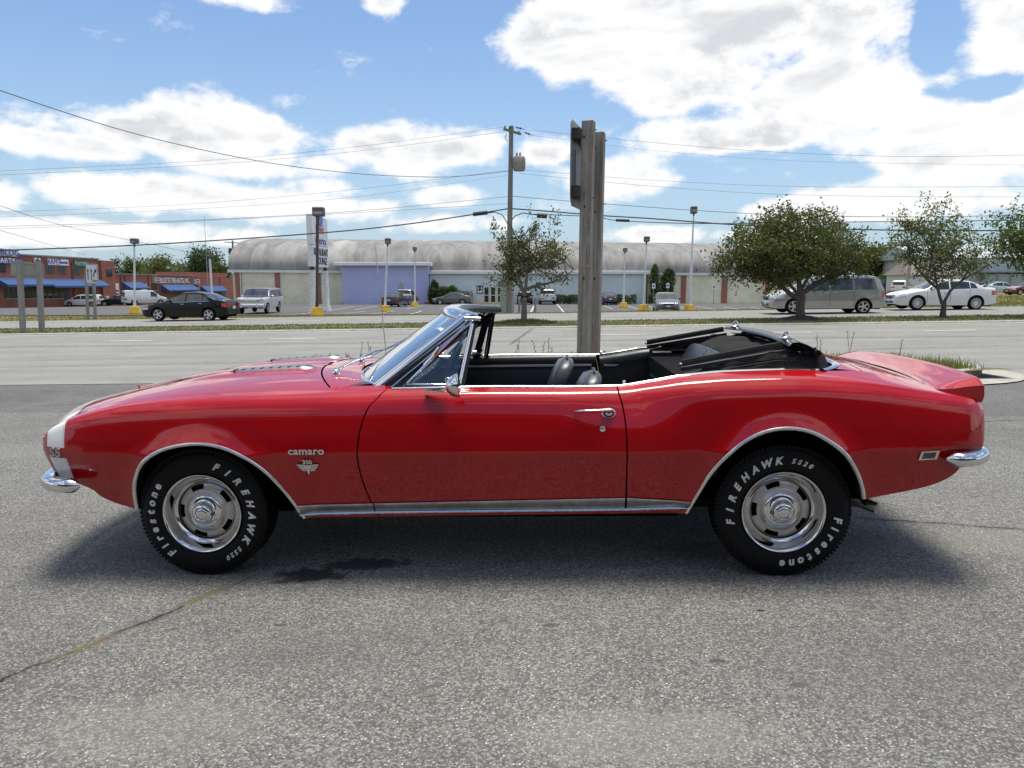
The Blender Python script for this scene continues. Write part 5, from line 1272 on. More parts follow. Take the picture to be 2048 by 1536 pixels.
# garages
zg = z_s(228, 548.5)-GZ
b = MB(); b.box((-12, YB(225)-115+.02, -3), (0, YB(392)-115, zg)); b.box((-12.01, YB(392)-115, -3), (.02, YB(472)-115, zg-.25)); b.build('wall', BRICK, ga)
b = MB(); b.box((-12.1, YB(226)-115, zg), (.12, YB(390)-115, zg+.14)); b.build('parapet_coping', MT['coping_stone'], ga)
b = MB(); b.box((-6, YB(375)-115, zg-.2), (-.3, YB(455)-115, zg+.75)); b.build('raised_parapet', BRICK, ga)
for (a, c_, y0, y1) in ((226.5, 235.5, 566.5, 601), (277.5, 291.5, 568, 601)):
    f = MB(); fbox(f, a, c_, y0, y1, -.04, .03, GO); fo = f.build('garage_door', SIGNW, ga); y_0, y_1 = YB(a)-115, YB(c_)-115; zb, z1_ = z_s((a+c_)/2, y1)-GZ, z_s((a+c_)/2, y0)-GZ
    for k in (.38, .56):
        for q in (.3, .7): g = MB(); yy = y_0+(y_1-y_0)*q; g.box((.031, yy-.22, zb+(z1_-zb)*k-.13), (.045, yy+.22, zb+(z1_-zb)*k+.13)); g.build('door_pane', WIN, fo)
for (a, c_, y0, y1) in ((300.5, 313, 567, 600), (380.5, 391.5, 571, 600), (440, 449, 577, 602), (258, 262, 580, 601), (346, 356, 583, 602), (244, 248, 580, 601), (408, 414, 584, 602)):
    f = MB(); fbox(f, a, c_, y0, y1, -.04, .03, GO); f.build('dark_opening', BLACK, ga)
f = MB(); fbox(f, 300.5, 313, 580.5, 582, .03, .1, GO); f.build('door_rail', m_('stone_sill', (.45, .38, .28), .8), ga)
awning(ga, GO, 242.5, 281, 563.5, 578.5, 1.4); awning(ga, GO, 320.5, 384, 569, 582.5, 1.4); awning(ga, GO, 399.5, 442, 571.5, 584, 1.4)
for (a, c_, y0, y1) in ((304, 315, 554.5, 566), (384.5, 394, 558.5, 569)):
    f = MB(); fbox(f, a, c_, y0, y1, .02, .5, GO); fo = f.build('wall_heater', m_('pale_sheet_metal', (.5, .47, .45), .6), ga)
    g = MB(); pm = (a+c_)/2; fbox(g, a+2, c_-2, y1-3.5, y1-1.5, .5, .52, GO); fbox(g, a+2, c_-2, y0+2, y0+4, .5, .52, GO); g.build('grille', m_('rusty_grille', (.18, .06, .05), .8), fo)
for a in (239.5, 248.5, 295, 317, 390, 438): d = MB(); y_ = YB(a)-115; d.tube([(.1, y_, zg-.1), (.1, y_, .3)], .07, 6); d.build('downspout', MT['rust_red_pipe'], ga)
t = MB(); a, c_ = YB(322), YB(373); put_text(t, 'GILLETTE TIRE AUTO, INC.', 1.3, frame((.05, (a+c_)/2-115, z_s(345, 561.5)-GZ), (0, 1, 0), (0, 0, 1)), depth=.06, bold=.008, sx=.80)
ts = thing('wall_lettering', 'white raised GILLETTE TIRE lettering on the brick garages', 'sign', (BX, 115, GZ)); t.build('letters', SIGNW, ts)

# --- pale industrial shed on the far right, and two small houses behind the trees
ROOFG = m_('pale_grey_metal', (.42, .46, .48), .55, var=(.3, .08))
sd2 = thing('metal_shed', 'pale blue-grey metal shed behind the parked cars at far right', 'building', (64, 116, .0), radians(-6))
b = MB(); b.box((0, 0, -.5), (46, 20, 5.2)); b.build('wall', ROOFG, sd2)
b = MB(); b.add([(-.6, -.4, 5.2), (46.6, -.4, 5.2), (46.6, 20.4, 5.2), (-.6, 20.4, 5.2), (-.6, 10, 7.4), (46.6, 10, 7.4)], [(0, 1, 5, 4), (2, 3, 4, 5), (0, 4, 3), (1, 2, 5)]); b.build('roof', ROOFG, sd2)
for k in range(13): b = MB(); b.box((8+k*1.9, -1.6, 0), (8.14+k*1.9, -1.5, 2.9)); b.build('lean_to_post', m_('grey_steel', (.22, .24, .25), .5), sd2)
b = MB(); b.box((7.6, -1.7, 2.9), (31.4, -.01, 3.05)); b.build('lean_to_roof', MT['grey_steel'], sd2)
b = MB(); b.box((8, -1.3, .0), (31, -1.25, 2.7)); b.build('mesh_panel', m_('grey_panel', (.34, .38, .4), .6), sd2)
for (px_, Y, w, col, lab) in ((1772, 150, 9, (.42, .43, .42), 'grey roofed house half hidden by trees behind the minivan'), (1846, 104, 7.5, (.20, .17, .15), 'small low white building with brown roof behind the white sedan')):
    c = at(px_, 590, Y); hz = -.05; h = thing('small_house', lab, 'house', (c.x, Y, hz))
    b = MB(); b.box((-w/2, -3, -.5), (w/2, 3, 2.5)); b.build('wall', m_('house_white', (.62, .63, .62), .8), h)
    b = MB(); b.add([(-w/2-.4, -3.4, 2.5), (w/2+.4, -3.4, 2.5), (w/2+.4, 3.4, 2.5), (-w/2-.4, 3.4, 2.5), (-w/2-.4+1.2, 0, 4.6), (w/2-.8, 0, 4.6)], [(0, 1, 5, 4), (1, 2, 5), (2, 3, 4, 5), (3, 0, 4)]); b.build('roof', mat('house_roof_%d' % px_, col, .9, var=(1, .15)), h)
# --- unseen building added behind the camera to mirror dark along the car; shape guessed
dl = thing('unseen_mirrored_building', 'unseen low dark brick building added behind the camera to mirror along the red car', 'building', (0, -11.5, -.1))
b = MB(); b.box((-34, -12, -.6), (34, 0, 5.0)); b.build('wall', m_('dark_brick_wall', (.13, .06, .045), .9, var=(2, .2)), dl)
b = MB(); b.box((-34.4, -12.4, 5.0), (34.4, .5, 5.8)); b.build('roof_fascia', m_('brown_fascia', (.09, .07, .06), .7), dl)
for k in range(9):
    b = MB(); b.box((-31+k*7, -.05, .3), (-26+k*7, .06, 3.2)); b.build('window', WIN, dl)
# ------------------------------------------------------------------ other vehicles (front towards -x)
GREYL = m_('lamp_clear', (.55, .57, .58), .12, .3, coat=.6); REDL = m_('lamp_red', (.45, .012, .012), .15, coat=.8); AMBER = m_('lamp_amber', (.6, .2, .03), .2, coat=.5)
PLATE = m_('number_plate', (.6, .62, .65), .5); SEAM = m_('panel_seam', (.008, .008, .008), .8)
ALLOY = m_('alloy_silver', (.55, .55, .56), .3, .8); GREYPL = m_('grey_plastic', (.07, .07, .072), .6)
def carpaint(name, col, metal=0.): return m_('paint_'+name, col, .32, metal*.6, coat=1., spec=.3, var=(1.5, .05))
_wh = {}
def car_wheel(par, r, x, y, z, n, far):
    key = (round(r, 3), n)
    if key not in _wh:
        t = MB(); w = .10; t.lathe([(r*.66, -w+.005), (r*.70, -w-.008), (r*.85, -w-.012), (r*.96, -w+.005), (r, -w+.03), (r, w-.02), (r*.95, w), (r*.66, w)], 32, 'Y'); me = t.build('wheel', RUBBER, None, smooth=50)
        rm = MB(); rm.lathe([(r*.70, -w-.010), (r*.67, -w-.016), (r*.63, -w-.006), (r*.61, -w+.05)], 32, 'Y')
        for k in range(n):
            a = 2*pi*(k+.5)/n; wd = .42/n*2.2*r if n < 8 else .028
            ux = Vector((cos(a), 0, sin(a))); uz = Vector((-sin(a), 0, cos(a)))
            V = []
            for rr, ww, hh in ((.10*r, wd*.5, -w+.005), (.64*r, wd*.62, -w-.010)):
                for s in (-1, 1):
                    for dh in (0, .02): p = ux*rr+uz*ww*s; V.append((p.x, hh+dh, p.z))
            rm.add(V, [(0, 2, 6, 4), (1, 5, 7, 3), (0, 4, 5, 1), (2, 3, 7, 6), (4, 6, 7, 5)])
        rm.lathe([(0, -w-.004), (.13*r, -w-.002), (.2*r, -w+.012)], 16, 'Y'); ro = rm.build('rim', ALLOY, me, smooth=40)
        bk = MB(); bk.lathe([(0, -w+.06), (r*.62, -w+.06)], 24, 'Y'); bo = bk.build('brake', m_('brake_dark', (.02, .02, .02), .6), me)
        _wh[key] = me; o = me; o.parent = par
    else: o = copy_tree(_wh[key], par)
    o.location = (x, y, z); o.rotation_euler = (0, 0, 0 if y < 0 else pi)
    return o
def vehicle(name, label, cat, paint_, loc, rotz, L=4.6, Wd=1.8, top=(), belt=(), xf=-1.35, xr=1.33, wr=.33, zb=.22, side_win=(), ws=None, rw=None, spokes=5, group=None, detail=2,
            lower=None, lamps=None, tumble=.36, rear_glass=None, bed=None, mirror=True, trim=None, handles=(), rack=False, roofpaint=None, front=None, tape=1.):
    root = thing(name, label, cat, loc, rotz, group)
    f0, f1 = -L/2, L/2; ztf = pch(top); bf = pch(belt)
    wf = pch([(f0, .74*tape), (f0+.10, .86*tape), (f0+.35, .945), (f0+.9, .99), (f0+1.4, 1), (f1-1.1, 1), (f1-.5, .965), (f1-.12, .90*tape), (f1, .82*tape)])
    ra = wr*1.16; xsn = list(np.linspace(f0, f1, 60))
    for xa in (xf, xr):
        xsn = [x for x in xsn if abs(x-xa) > ra+.03]; xsn += [xa+ra*cos(a) for a in np.linspace(0, pi, 17)]+[xa-ra-.004, xa+ra+.004]
    xs_ = np.array(sorted(xsn))
    zbf = pch([(f0, zb+.06), (f0+.25, zb), (f1-.5, zb+.02), (f1, zb+.12)])
    def zbot(x):
        z = float(zbf(x))
        for xa in (xf, xr):
            if abs(x-xa) <= ra+1e-6: z = max(z, wr+sqrt(max(0, ra*ra-(x-xa)**2)))
        return z
    def prm(x):
        w = Wd/2*float(wf(x)); zt = float(ztf(x)); b = min(float(bf(x)), zt-.045); g = zt-b
        yr = w*.975-tumble*max(0, g-.06)-.035; zr = b+g*.84 if g > .15 else b+g*.7
        return w, zt, b, g, max(.2*w, yr), zr
    def side_y(x, z):
        w, zt, b, g, yr, zr = prm(x)
        if z <= b:
            f = (z-zb)/max(.1, b-zb); return w*(.955+.045*sin(min(1, max(0, f)*1.35)*pi/2)-.028*max(0, f-.6)/.4)
        f = (z-b)/max(.02, zr-b); return w*.972+(yr-w*.972)*f
    rows = []
    for x in xs_:
        w, zt, b, g, yr, zr = prm(x); z0 = zbot(x); sec = []
        for k in range(8):
            z = z0+(b-z0)*k/7; sec.append((side_y(x, z), z))
        for k in range(1, 5): z = b+(zr-b)*k/4; sec.append((side_y(x, z), z))
        rr = min(.10, yr*.3); sec += [(yr-rr*.35, zt-(zt-zr)*.30), (yr-rr, zt-.012), (yr*.6, zt+.008), (0, zt+.018)]
        rows.append([(x, -y, z) for y, z in sec]+[(x, y, z) for y, z in sec[-2::-1]])
    P = np.array(rows); nst, m = P.shape[:2]; F = [tuple(f) for f in grid_faces(nst, m)]; V = [tuple(p) for p in P.reshape(-1, 3)]
    F.append(tuple(range(m))); F.append(tuple(range((nst-1)*m, nst*m))[::-1])
    me = bpy.data.meshes.new('body'); me.from_pydata(V, [], F); mats = [paint_]
    if lower: mats.append(lower[0])
    if roofpaint: mats.append(roofpaint[0])
    for q in mats: me.materials.append(q)
    if lower or roofpaint:
        mi = []
        for f in F:
            cz = sum(V[i][2] for i in f)/len(f); k = 0
            if lower and cz < lower[1] and len(f) == 4: k = 1
            if roofpaint and cz > roofpaint[1] and len(f) == 4: k = len(mats)-1
            mi.append(k)
        me.polygons.foreach_set('material_index', mi)
    bo = link('body', me, root); smooth_obj(bo, 42)
    # windows follow the skin, a few millimetres proud
    def patch(nm, x0, x1, zlo, zhi, mt, n=8, mm=5, off=.006, sl0=0, sl1=0, par=None):
        for s in (-1, 1):
            G = np.zeros((n, mm, 3))
            for i in range(n):
                for j in range(mm):
                    v = j/(mm-1); xa = x0+sl0*v; xb = x1+sl1*v; x = xa+(xb-xa)*i/(n-1); lo = zlo(x) if callable(zlo) else zlo; hi = zhi(x) if callable(zhi) else zhi; z = lo+(max(hi, lo+.01)-lo)*v
                    G[i, j] = (x, s*(side_y(x, z)+off), z)
            grid_obj(nm, G, mt, par or root, flip=s < 0)
    blo = lambda x: min(float(bf(x)), float(ztf(x))-.045)+.025
    bhi = lambda x: blo(x)+max(.012, (prm(x)[5]-blo(x))*.96)
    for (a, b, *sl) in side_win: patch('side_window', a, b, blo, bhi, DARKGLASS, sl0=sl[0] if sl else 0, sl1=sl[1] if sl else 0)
    def toppatch(nm, x0, x1, mt, k=.90):
        n = 9; mm = 11; G = np.zeros((n, mm, 3))
        for i in range(n):
            x = x0+(x1-x0)*i/(n-1); w, zt, b, g, yr, zr = prm(x); dz = (float(ztf(x+.01))-float(ztf(x-.01)))/.02; nl = sqrt(1+dz*dz)
            rr = min(.10, yr*.3)
            for j in range(mm):
                y = (-1+2*j/(mm-1))*(yr-rr*.35)*k/.93; q = abs(y)/yr; z = np.interp(abs(y), [0, yr*.6, yr-rr, yr-rr*.35], [zt+.018, zt+.008, zt-.012, zt-(zt-zr)*.3])
                G[i, j] = (x-.010*dz/nl, y, z+.010/nl)
        grid_obj(nm, G, mt, root)
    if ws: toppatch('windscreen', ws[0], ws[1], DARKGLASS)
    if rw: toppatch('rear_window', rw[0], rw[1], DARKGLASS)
    def face(nm, x, y0, y1, z0, z1, mt, t=.02, bev=.008, both=True):
        for s in ((-1, 1) if both else (1,)):
            b = MB(); b.box((x-t/2, s*y0, z0), (x+t/2, s*y1, z1), bev); b.build(nm, mt, root)
    hw = Wd/2
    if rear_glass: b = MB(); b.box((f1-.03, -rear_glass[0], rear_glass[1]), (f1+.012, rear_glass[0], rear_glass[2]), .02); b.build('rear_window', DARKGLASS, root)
    lp = lamps or {}
    fz = lp.get('fz', (.58, .72)); rz = lp.get('rz', (.72, .92)); rl = lp.get('rl', .28); flen = lp.get('fl', .42)
    patch('headlight', f0+.03, f0+flen, lambda x: fz[0]+.03*(x-f0), lambda x: min(fz[1]+.10*(x-f0), prm(x)[1]-.05), GREYL, off=.005, n=6, mm=3)
    face('headlight', f0-.003, hw*.46, hw*.71, fz[0], fz[1], GREYL)
    patch('tail_light', f1-rl, f1-.02, rz[0], rz[1], REDL, off=.006, n=5, mm=3); face('tail_light', f1+.003, hw*lp.get('ri', .5), hw*.80, rz[0], rz[1], REDL)
    face('grille', f0-.002, -hw*.42, hw*.42, fz[0]-.06, fz[1]-.03, GREYPL if not front else front, both=False)
    face('number_plate', f1+.006, -.16, .16, lp.get('pz', .62), lp.get('pz', .62)+.13, PLATE, both=False); face('number_plate', f0-.012, -.16, .16, .40, .52, PLATE, both=False)
    face('lower_intake', f0-.001, -hw*.5, hw*.5, zb+.10, zb+.2, BLACK, both=False)
    if detail > 1:
        for xd in lp.get('seams', ()):
            patch('door_seam', xd-.007, xd+.007, zb+.12, lambda x: float(bf(x)), SEAM, n=2, mm=8, off=.003)
        for xh in handles:
            for s in (-1, 1):
                zz = float(bf(xh))-.10; b = MB(); b.box((xh-.09, s*(side_y(xh, zz)+.002), zz-.012), (xh+.09, s*(side_y(xh, zz)+.032), zz+.014), .006); b.build('door_handle', trim or paint_, root)
        if trim: patch('belt_trim', side_win[0][0]-.02, side_win[-1][1]+.05, lambda x: blo(x)-.03, lambda x: blo(x)-.004, trim, n=20, mm=2, off=.009)
        b = MB(); b.box((f0+.3, -hw*.98+.05, zb+.0), (f1-.3, -hw*.98+.06, zb+.03)); 
    if mirror:
        xm = ws[1]-.32 if ws and ws[1] > ws[0] else 0; xm = (side_win[0][0]+.12) if side_win else xm
        for s in (-1, 1):
            zz = float(bf(xm))+.07; b = MB(); b.box((xm-.06, s*(hw*.93), zz-.055), (xm+.05, s*(hw+.17), zz+.07), .03); b.build('door_mirror', paint_ if detail > 1 else GREYPL, root, smooth=50)
    u = MB(); u.box((f0+.25, -hw*.86, zb-.02), (f1-.25, hw*.86, zb+.12)); u.box((f0+.2, -hw*.6, zb+.05), (f1-.2, hw*.6, .62)); u.build('underbody', UNDER, root)
    for xa in (xf, xr):
        b = MB(); 
        for s in (-1, 1):
            G = np.zeros((17, 2, 3))
            for i in range(17):
                a = pi*i/16
                for j, y in enumerate((hw*.965, hw*.5)): G[i, j] = (xa+ra*cos(a), s*y, wr+ra*sin(a)*1.0)
            grid_obj('wheel_house', G, UNDER, root)
        for s in (-1, 1): car_wheel(root, wr, xa, s*(hw-.125), wr, spokes, detail)
    if rack:
        for s in (-1, 1): b = MB(); x0, x1 = rack[0], rack[1]; b.tube([(x0, s*hw*.62, rack[2]-.03), (x0+.05, s*hw*.62, rack[2]), (x1-.05, s*hw*.62, rack[2]), (x1, s*hw*.62, rack[2]-.03)], .018, 6); b.build('roof_rail', BLACK, root, smooth=True)
    return root
def ground_at(px, Y, py=600):
    p = at(px, py, Y); return (p.x, Y, g1(p.x, Y))
ROADROT = -.07
def sedan(name, label, pnt, loc, rot, s=1., **k):
    d = dict(L=4.6, Wd=1.79, top=[(-2.3, .60), (-2.22, .70), (-1.9, .80), (-1.3, .92), (-1.02, .985), (-.62, 1.20), (-.25, 1.39), (.0, 1.45), (.45, 1.475), (.85, 1.44), (1.25, 1.31), (1.65, 1.13), (1.85, 1.075), (2.15, 1.05), (2.27, .95), (2.3, .60)],
             belt=[(-2.3, .62), (-1.1, .90), (-.5, .94), (.6, .985), (1.4, 1.01), (2.3, .96)], side_win=[(-.78, .10), (.17, 1.02, 0, -.02), (1.06, 1.36, 0, -.1)], ws=(-1.0, -.28), rw=(.92, 1.70), handles=(-.02, .92), lamps=dict(seams=(-.93, .13, 1.02)), cat='car')
    d.update(k); cat = d.pop('cat'); return vehicle(name, label, cat, pnt, loc, rot, **d)
KB = m_('paint_black', (.003, .003, .0035), .3, 0, coat=.35, spec=.2); KW = carpaint('white', (.66, .67, .66)); KG = carpaint('grey', (.13, .135, .135), .5); KS = carpaint('silver', (.38, .385, .38), .6)
# three on the far carriageway
sedan('sedan_car', 'black sedan with five-spoke wheels driving on the far road at left', KB, ground_at(382, 38.9), ROADROT, trim=CHROME, wr=.335, spokes=5, group='cars driving on the far road')
sedan('sedan_car', 'white sedan with many-spoked wheels driving behind the thin tree at right', KW, ground_at(1876, 36.3), ROADROT, L=4.63, wr=.335, spokes=14, group='cars driving on the far road', handles=(-.02, .92),
      top=[(-2.315, .60), (-2.25, .70), (-1.95, .83), (-1.3, .94), (-1.05, .99), (-.62, 1.20), (-.25, 1.385), (.0, 1.44), (.5, 1.452), (.95, 1.41), (1.35, 1.27), (1.7, 1.12), (1.85, 1.085), (2.2, 1.07), (2.29, .95), (2.315, .62)], side_win=[(-.80, .08), (.15, 1.02, 0, -.02), (1.05, 1.38, 0, -.12)])
VG = carpaint('reflection_toned_silver', (.27, .285, .26), .6); VL = carpaint('warm_silver', (.40, .385, .36), .6)  # the darker greenish upper tone is a reflection put into the colour
vehicle('minivan', 'silver minivan with reflected green toned into its upper body driving behind the dense round tree', 'minivan', VG, ground_at(1643, 34.6), ROADROT, L=5.10, Wd=1.95, xf=-1.52, xr=1.55, wr=.34, zb=.24,
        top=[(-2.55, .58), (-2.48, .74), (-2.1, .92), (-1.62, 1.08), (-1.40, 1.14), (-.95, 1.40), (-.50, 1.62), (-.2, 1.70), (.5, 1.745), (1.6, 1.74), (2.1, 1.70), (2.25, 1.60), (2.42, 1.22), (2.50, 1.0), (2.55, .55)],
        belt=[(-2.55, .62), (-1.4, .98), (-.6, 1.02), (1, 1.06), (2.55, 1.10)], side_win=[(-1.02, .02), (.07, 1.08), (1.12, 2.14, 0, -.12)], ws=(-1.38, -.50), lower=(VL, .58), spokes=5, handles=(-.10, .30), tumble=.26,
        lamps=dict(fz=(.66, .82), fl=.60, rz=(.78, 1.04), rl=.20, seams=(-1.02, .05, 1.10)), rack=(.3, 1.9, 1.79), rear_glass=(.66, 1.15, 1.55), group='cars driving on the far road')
# the two-tone truck-wagon by the pole sign, nose towards us
SB = carpaint('deep_blue', (.035, .055, .19)); SWH = carpaint('pickup_white', (.66, .67, .68))
def suburban():
    p = ground_at(521, 55.0); r = vehicle('truck_wagon', 'old blue and white truck wagon with chrome grille facing us beside the pole sign', 'truck', SWH, p, pi/2+.06, L=5.5, Wd=2.02, xf=-1.75, xr=1.55, wr=.38, zb=.40,
        top=[(-2.75, 1.0), (-2.72, 1.13), (-2.4, 1.16), (-1.25, 1.22), (-1.15, 1.24), (-.75, 1.62), (-.55, 1.74), (-.3, 1.79), (.5, 1.82), (2.2, 1.82), (2.5, 1.78), (2.68, 1.5), (2.75, .8)], belt=[(-2.75, 1.04), (-1.1, 1.15), (2.75, 1.18)],
        side_win=[(-.80, .15), (.22, 1.05), (1.15, 2.45)], ws=(-1.12, -.60), tumble=.16, roofpaint=(SB, 1.16), spokes=8, handles=(), lamps=dict(fz=(.86, 1.0), fl=.06, rz=(.8, 1.1), rl=.06, seams=(-.9, .18)), tape=1.12, front=CHROME_W, rear_glass=(.7, 1.2, 1.65))
    for k in range(3): b = MB(); b.box((-2.80, -.92, .82+k*.085), (-2.765, .92, .85+k*.085), .008); b.build('grille_bar', CHROME, r)
    for s in (-1, 1):
        for z in (.80, .96): b = MB(); b.box((-2.80, s*.66, z), (-2.775, s*.90, z+.12), .01); b.build('headlight', GREYL, r)
    b = MB(); b.box((-2.95, -1.0, .52), (-2.76, 1.0, .72), .04); bm_ = b.build('front_bumper', SWH, r)
    for s in (-.55, .55): g = MB(); g.box((-2.98, s-.05, .45), (-2.955, s+.05, .80), .01); g.build('bumper_guard', SWH, bm_)
suburban()
# parked and waiting cars in the far lots
far = 'parked cars in the far lots'
def small(name, label, col, px, Y, rot, **k):
    k.setdefault('detail', 1); k.setdefault('group', far); return sedan(name, label, col, ground_at(px, Y), rot, **k)
small('sedan_car', 'grey compact car facing us between the tall light poles', KG, 1332, 58.5, pi/2-.12, Wd=1.82)
DB = carpaint('navy', (.012, .014, .035)); MR = carpaint('maroon', (.16, .012, .018)); LB = carpaint('ice_blue', (.50, .57, .60), .3); BL = carpaint('royal_blue', (.03, .05, .30))
small('sedan_car', 'dark blue sedan seen from behind beside the purple wall', DB, 790, 78, -pi/2-.12)
small('sedan_car', 'blue sedan nosed up to the hedge left of the tall shrubs', DB, 1217, 89, -pi/2-.03)
small('sedan_car', 'grey sedan parked broadside in front of the hall shrubs', KG, 903, 90.5, 0.05)
small('sedan_car', 'grey sedan parked at far left behind the wooden sign posts', carpaint('pewter', (.19, .18, .165), .5), 76, 101, .62)
small('sedan_car', 'black sedan parked by the brick garages left of the white van', KB, 234, 105, .12)
small('sedan_car', 'pale blue sedan parked on the rise at far right', LB, 1998, 90, pi-.02)
small('sedan_car', 'dark red sedan at the right edge of the picture', MR, 2052, 84, 0.02)
small('sedan_car', 'dark red sedan mostly hidden behind the white sedan boot', MR, 1953, 98, .1)
small('sedan_car', 'bright blue car half hidden beyond the minivan tail', BL, 1770, 112, -.8)
vantop = dict(L=4.8, Wd=1.95, xf=-1.45, xr=1.45, wr=.33, zb=.24, tumble=.24, rear_glass=(.66, 1.1, 1.5), belt=[(-2.4, .62), (-1.3, .95), (2.4, 1.05)],
              top=[(-2.4, .58), (-2.32, .74), (-1.9, .92), (-1.45, 1.05), (-.8, 1.40), (-.45, 1.58), (-.1, 1.65), (1.6, 1.68), (2.1, 1.62), (2.28, 1.2), (2.36, .95), (2.4, .6)], side_win=[(-.95, .0), (.06, 1.0), (1.06, 2.0, 0, -.1)], ws=(-1.40, -.48))
small('minivan', 'white minivan parked in front of the brick shops', KW, 167, 104, .12, **vantop, cat='minivan')
small('suv_car', 'white sport utility car seen from behind right of the minivan', KW, 1801, 96, -2.2, **vantop, cat='car')
small('suv_car', 'grey sport utility car facing us by the hall doors', KG, 930, 94.5, pi/2-.1, **vantop, cat='car')
small('suv_car', 'dark truck parked behind the thin tree trunk at the hall', KB, 1049, 92, -pi/2, **vantop, cat='truck')
vn = dict(L=5.4, Wd=2.0, xf=-1.75, xr=1.55, wr=.36, zb=.3, tumble=.12, rear_glass=(.7, 1.25, 1.75), belt=[(-2.7, .8), (-1.4, 1.1), (2.7, 1.2)], spokes=6,
          top=[(-2.7, .75), (-2.62, .95), (-2.2, 1.12), (-1.85, 1.2), (-1.2, 1.75), (-.9, 1.95), (2.3, 2.0), (2.55, 1.9), (2.66, 1.3), (2.7, .6)], side_win=[(-1.35, -.55)], ws=(-1.85, -1.0), tape=1.1)
small('panel_van', 'white panel van parked by the brick garages behind the light pole', KW, 289, 101, pi+.75, **vn, cat='van')
pk = dict(L=5.4, Wd=2.0, xf=-1.7, xr=1.65, wr=.37, zb=.38, tumble=.2, belt=[(-2.7, .9), (-1.2, 1.12), (2.7, 1.12)], spokes=6, tape=1.12,
          top=[(-2.7, .9), (-2.62, 1.05), (-1.4, 1.16), (-1.15, 1.2), (-.65, 1.62), (-.35, 1.76), (.35, 1.78), (.50, 1.66), (.62, 1.22), (.68, 1.165), (2.62, 1.165), (2.7, .7)], side_win=[(-.85, -.1), (-.05, .42)], ws=(-1.1, -.5), rw=(.47, .62))
tk = small('pickup_truck', 'silver pickup with ladder rack backed out from the hedge', KS, 1094, 92, -pi/2, **pk, cat='pickup')
b = MB()
for x in (.55, 2.5):
    for s in (-1, 1): b.tube([(x, s*.85, 1.15), (x, s*.85, 2.0)], .03, 6)
    b.tube([(x, -.95, 2.0), (x, .95, 2.0)], .03, 6)
for s in (-1, 1): b.tube([(.55, s*.85, 2.0), (2.5, s*.85, 2.0)], .03, 6)
b.build('ladder_rack', MT['grey_steel'], tk)
small('pickup_truck', 'silver pickup parked beyond the dark blue sedan at the purple wall', KS, 810, 88, -pi/2-.15, **pk, cat='pickup')
small('pickup_truck', 'white pickup hidden behind the grey broadside sedan', KW, 892, 97, pi/2-.1, **pk, cat='pickup')
# ------------------------------------------------------------------ street furniture
def woodmat(name, a, b_, sc=(9, 9, .7), holes=False):
    m = bpy.data.materials.new(name); m.use_nodes = True; t = m.node_tree; b = t.nodes['Principled BSDF']; b.inputs['Roughness'].default_value = .85; b.inputs['Specular IOR Level'].default_value = .2
    tc = N(t, 'ShaderNodeTexCoord'); v = vmath(t, 'MULTIPLY', tc.outputs['Object'], sc); n1 = noise_(t, v, 1.6, 6, .7, .6); n2 = noise_(t, v, 6, 4, .7, .3); n3 = noise_(t, tc.outputs['Object'], 1.3, 3, .6)
    cur = mixc(t, maprange(t, n1, .3, .7), a, b_); cur = mixc(t, maprange(t, n2, .58, .66, 0, .75), cur, tuple(c*.28 for c in a)); cur = mixc(t, maprange(t, n3, .5, .7, 0, .5), cur, (a[0]*1.25, a[1]*1.0, a[2]*.8))
    t.links.new(cur, b.inputs['Base Color']); bp = N(t, 'ShaderNodeBump'); bp.inputs['Strength'].default_value = .7; bp.inputs['Distance'].default_value = .01; t.links.new(n2, bp.inputs['Height']); t.links.new(bp.outputs[0], b.inputs['Normal']); return m
WOOD = woodmat('weathered_timber', (.24, .205, .17), (.39, .36, .315)); WOOD2 = woodmat('weathered_pole', (.17, .15, .13), (.27, .255, .235)); WOODG = woodmat('silvery_timber', (.23, .225, .20), (.31, .305, .28))
SIGNB = m_('bare_sign_back', (.27, .275, .27), .45, .35, var=(3, .12)); STEELG = MT['grey_steel']
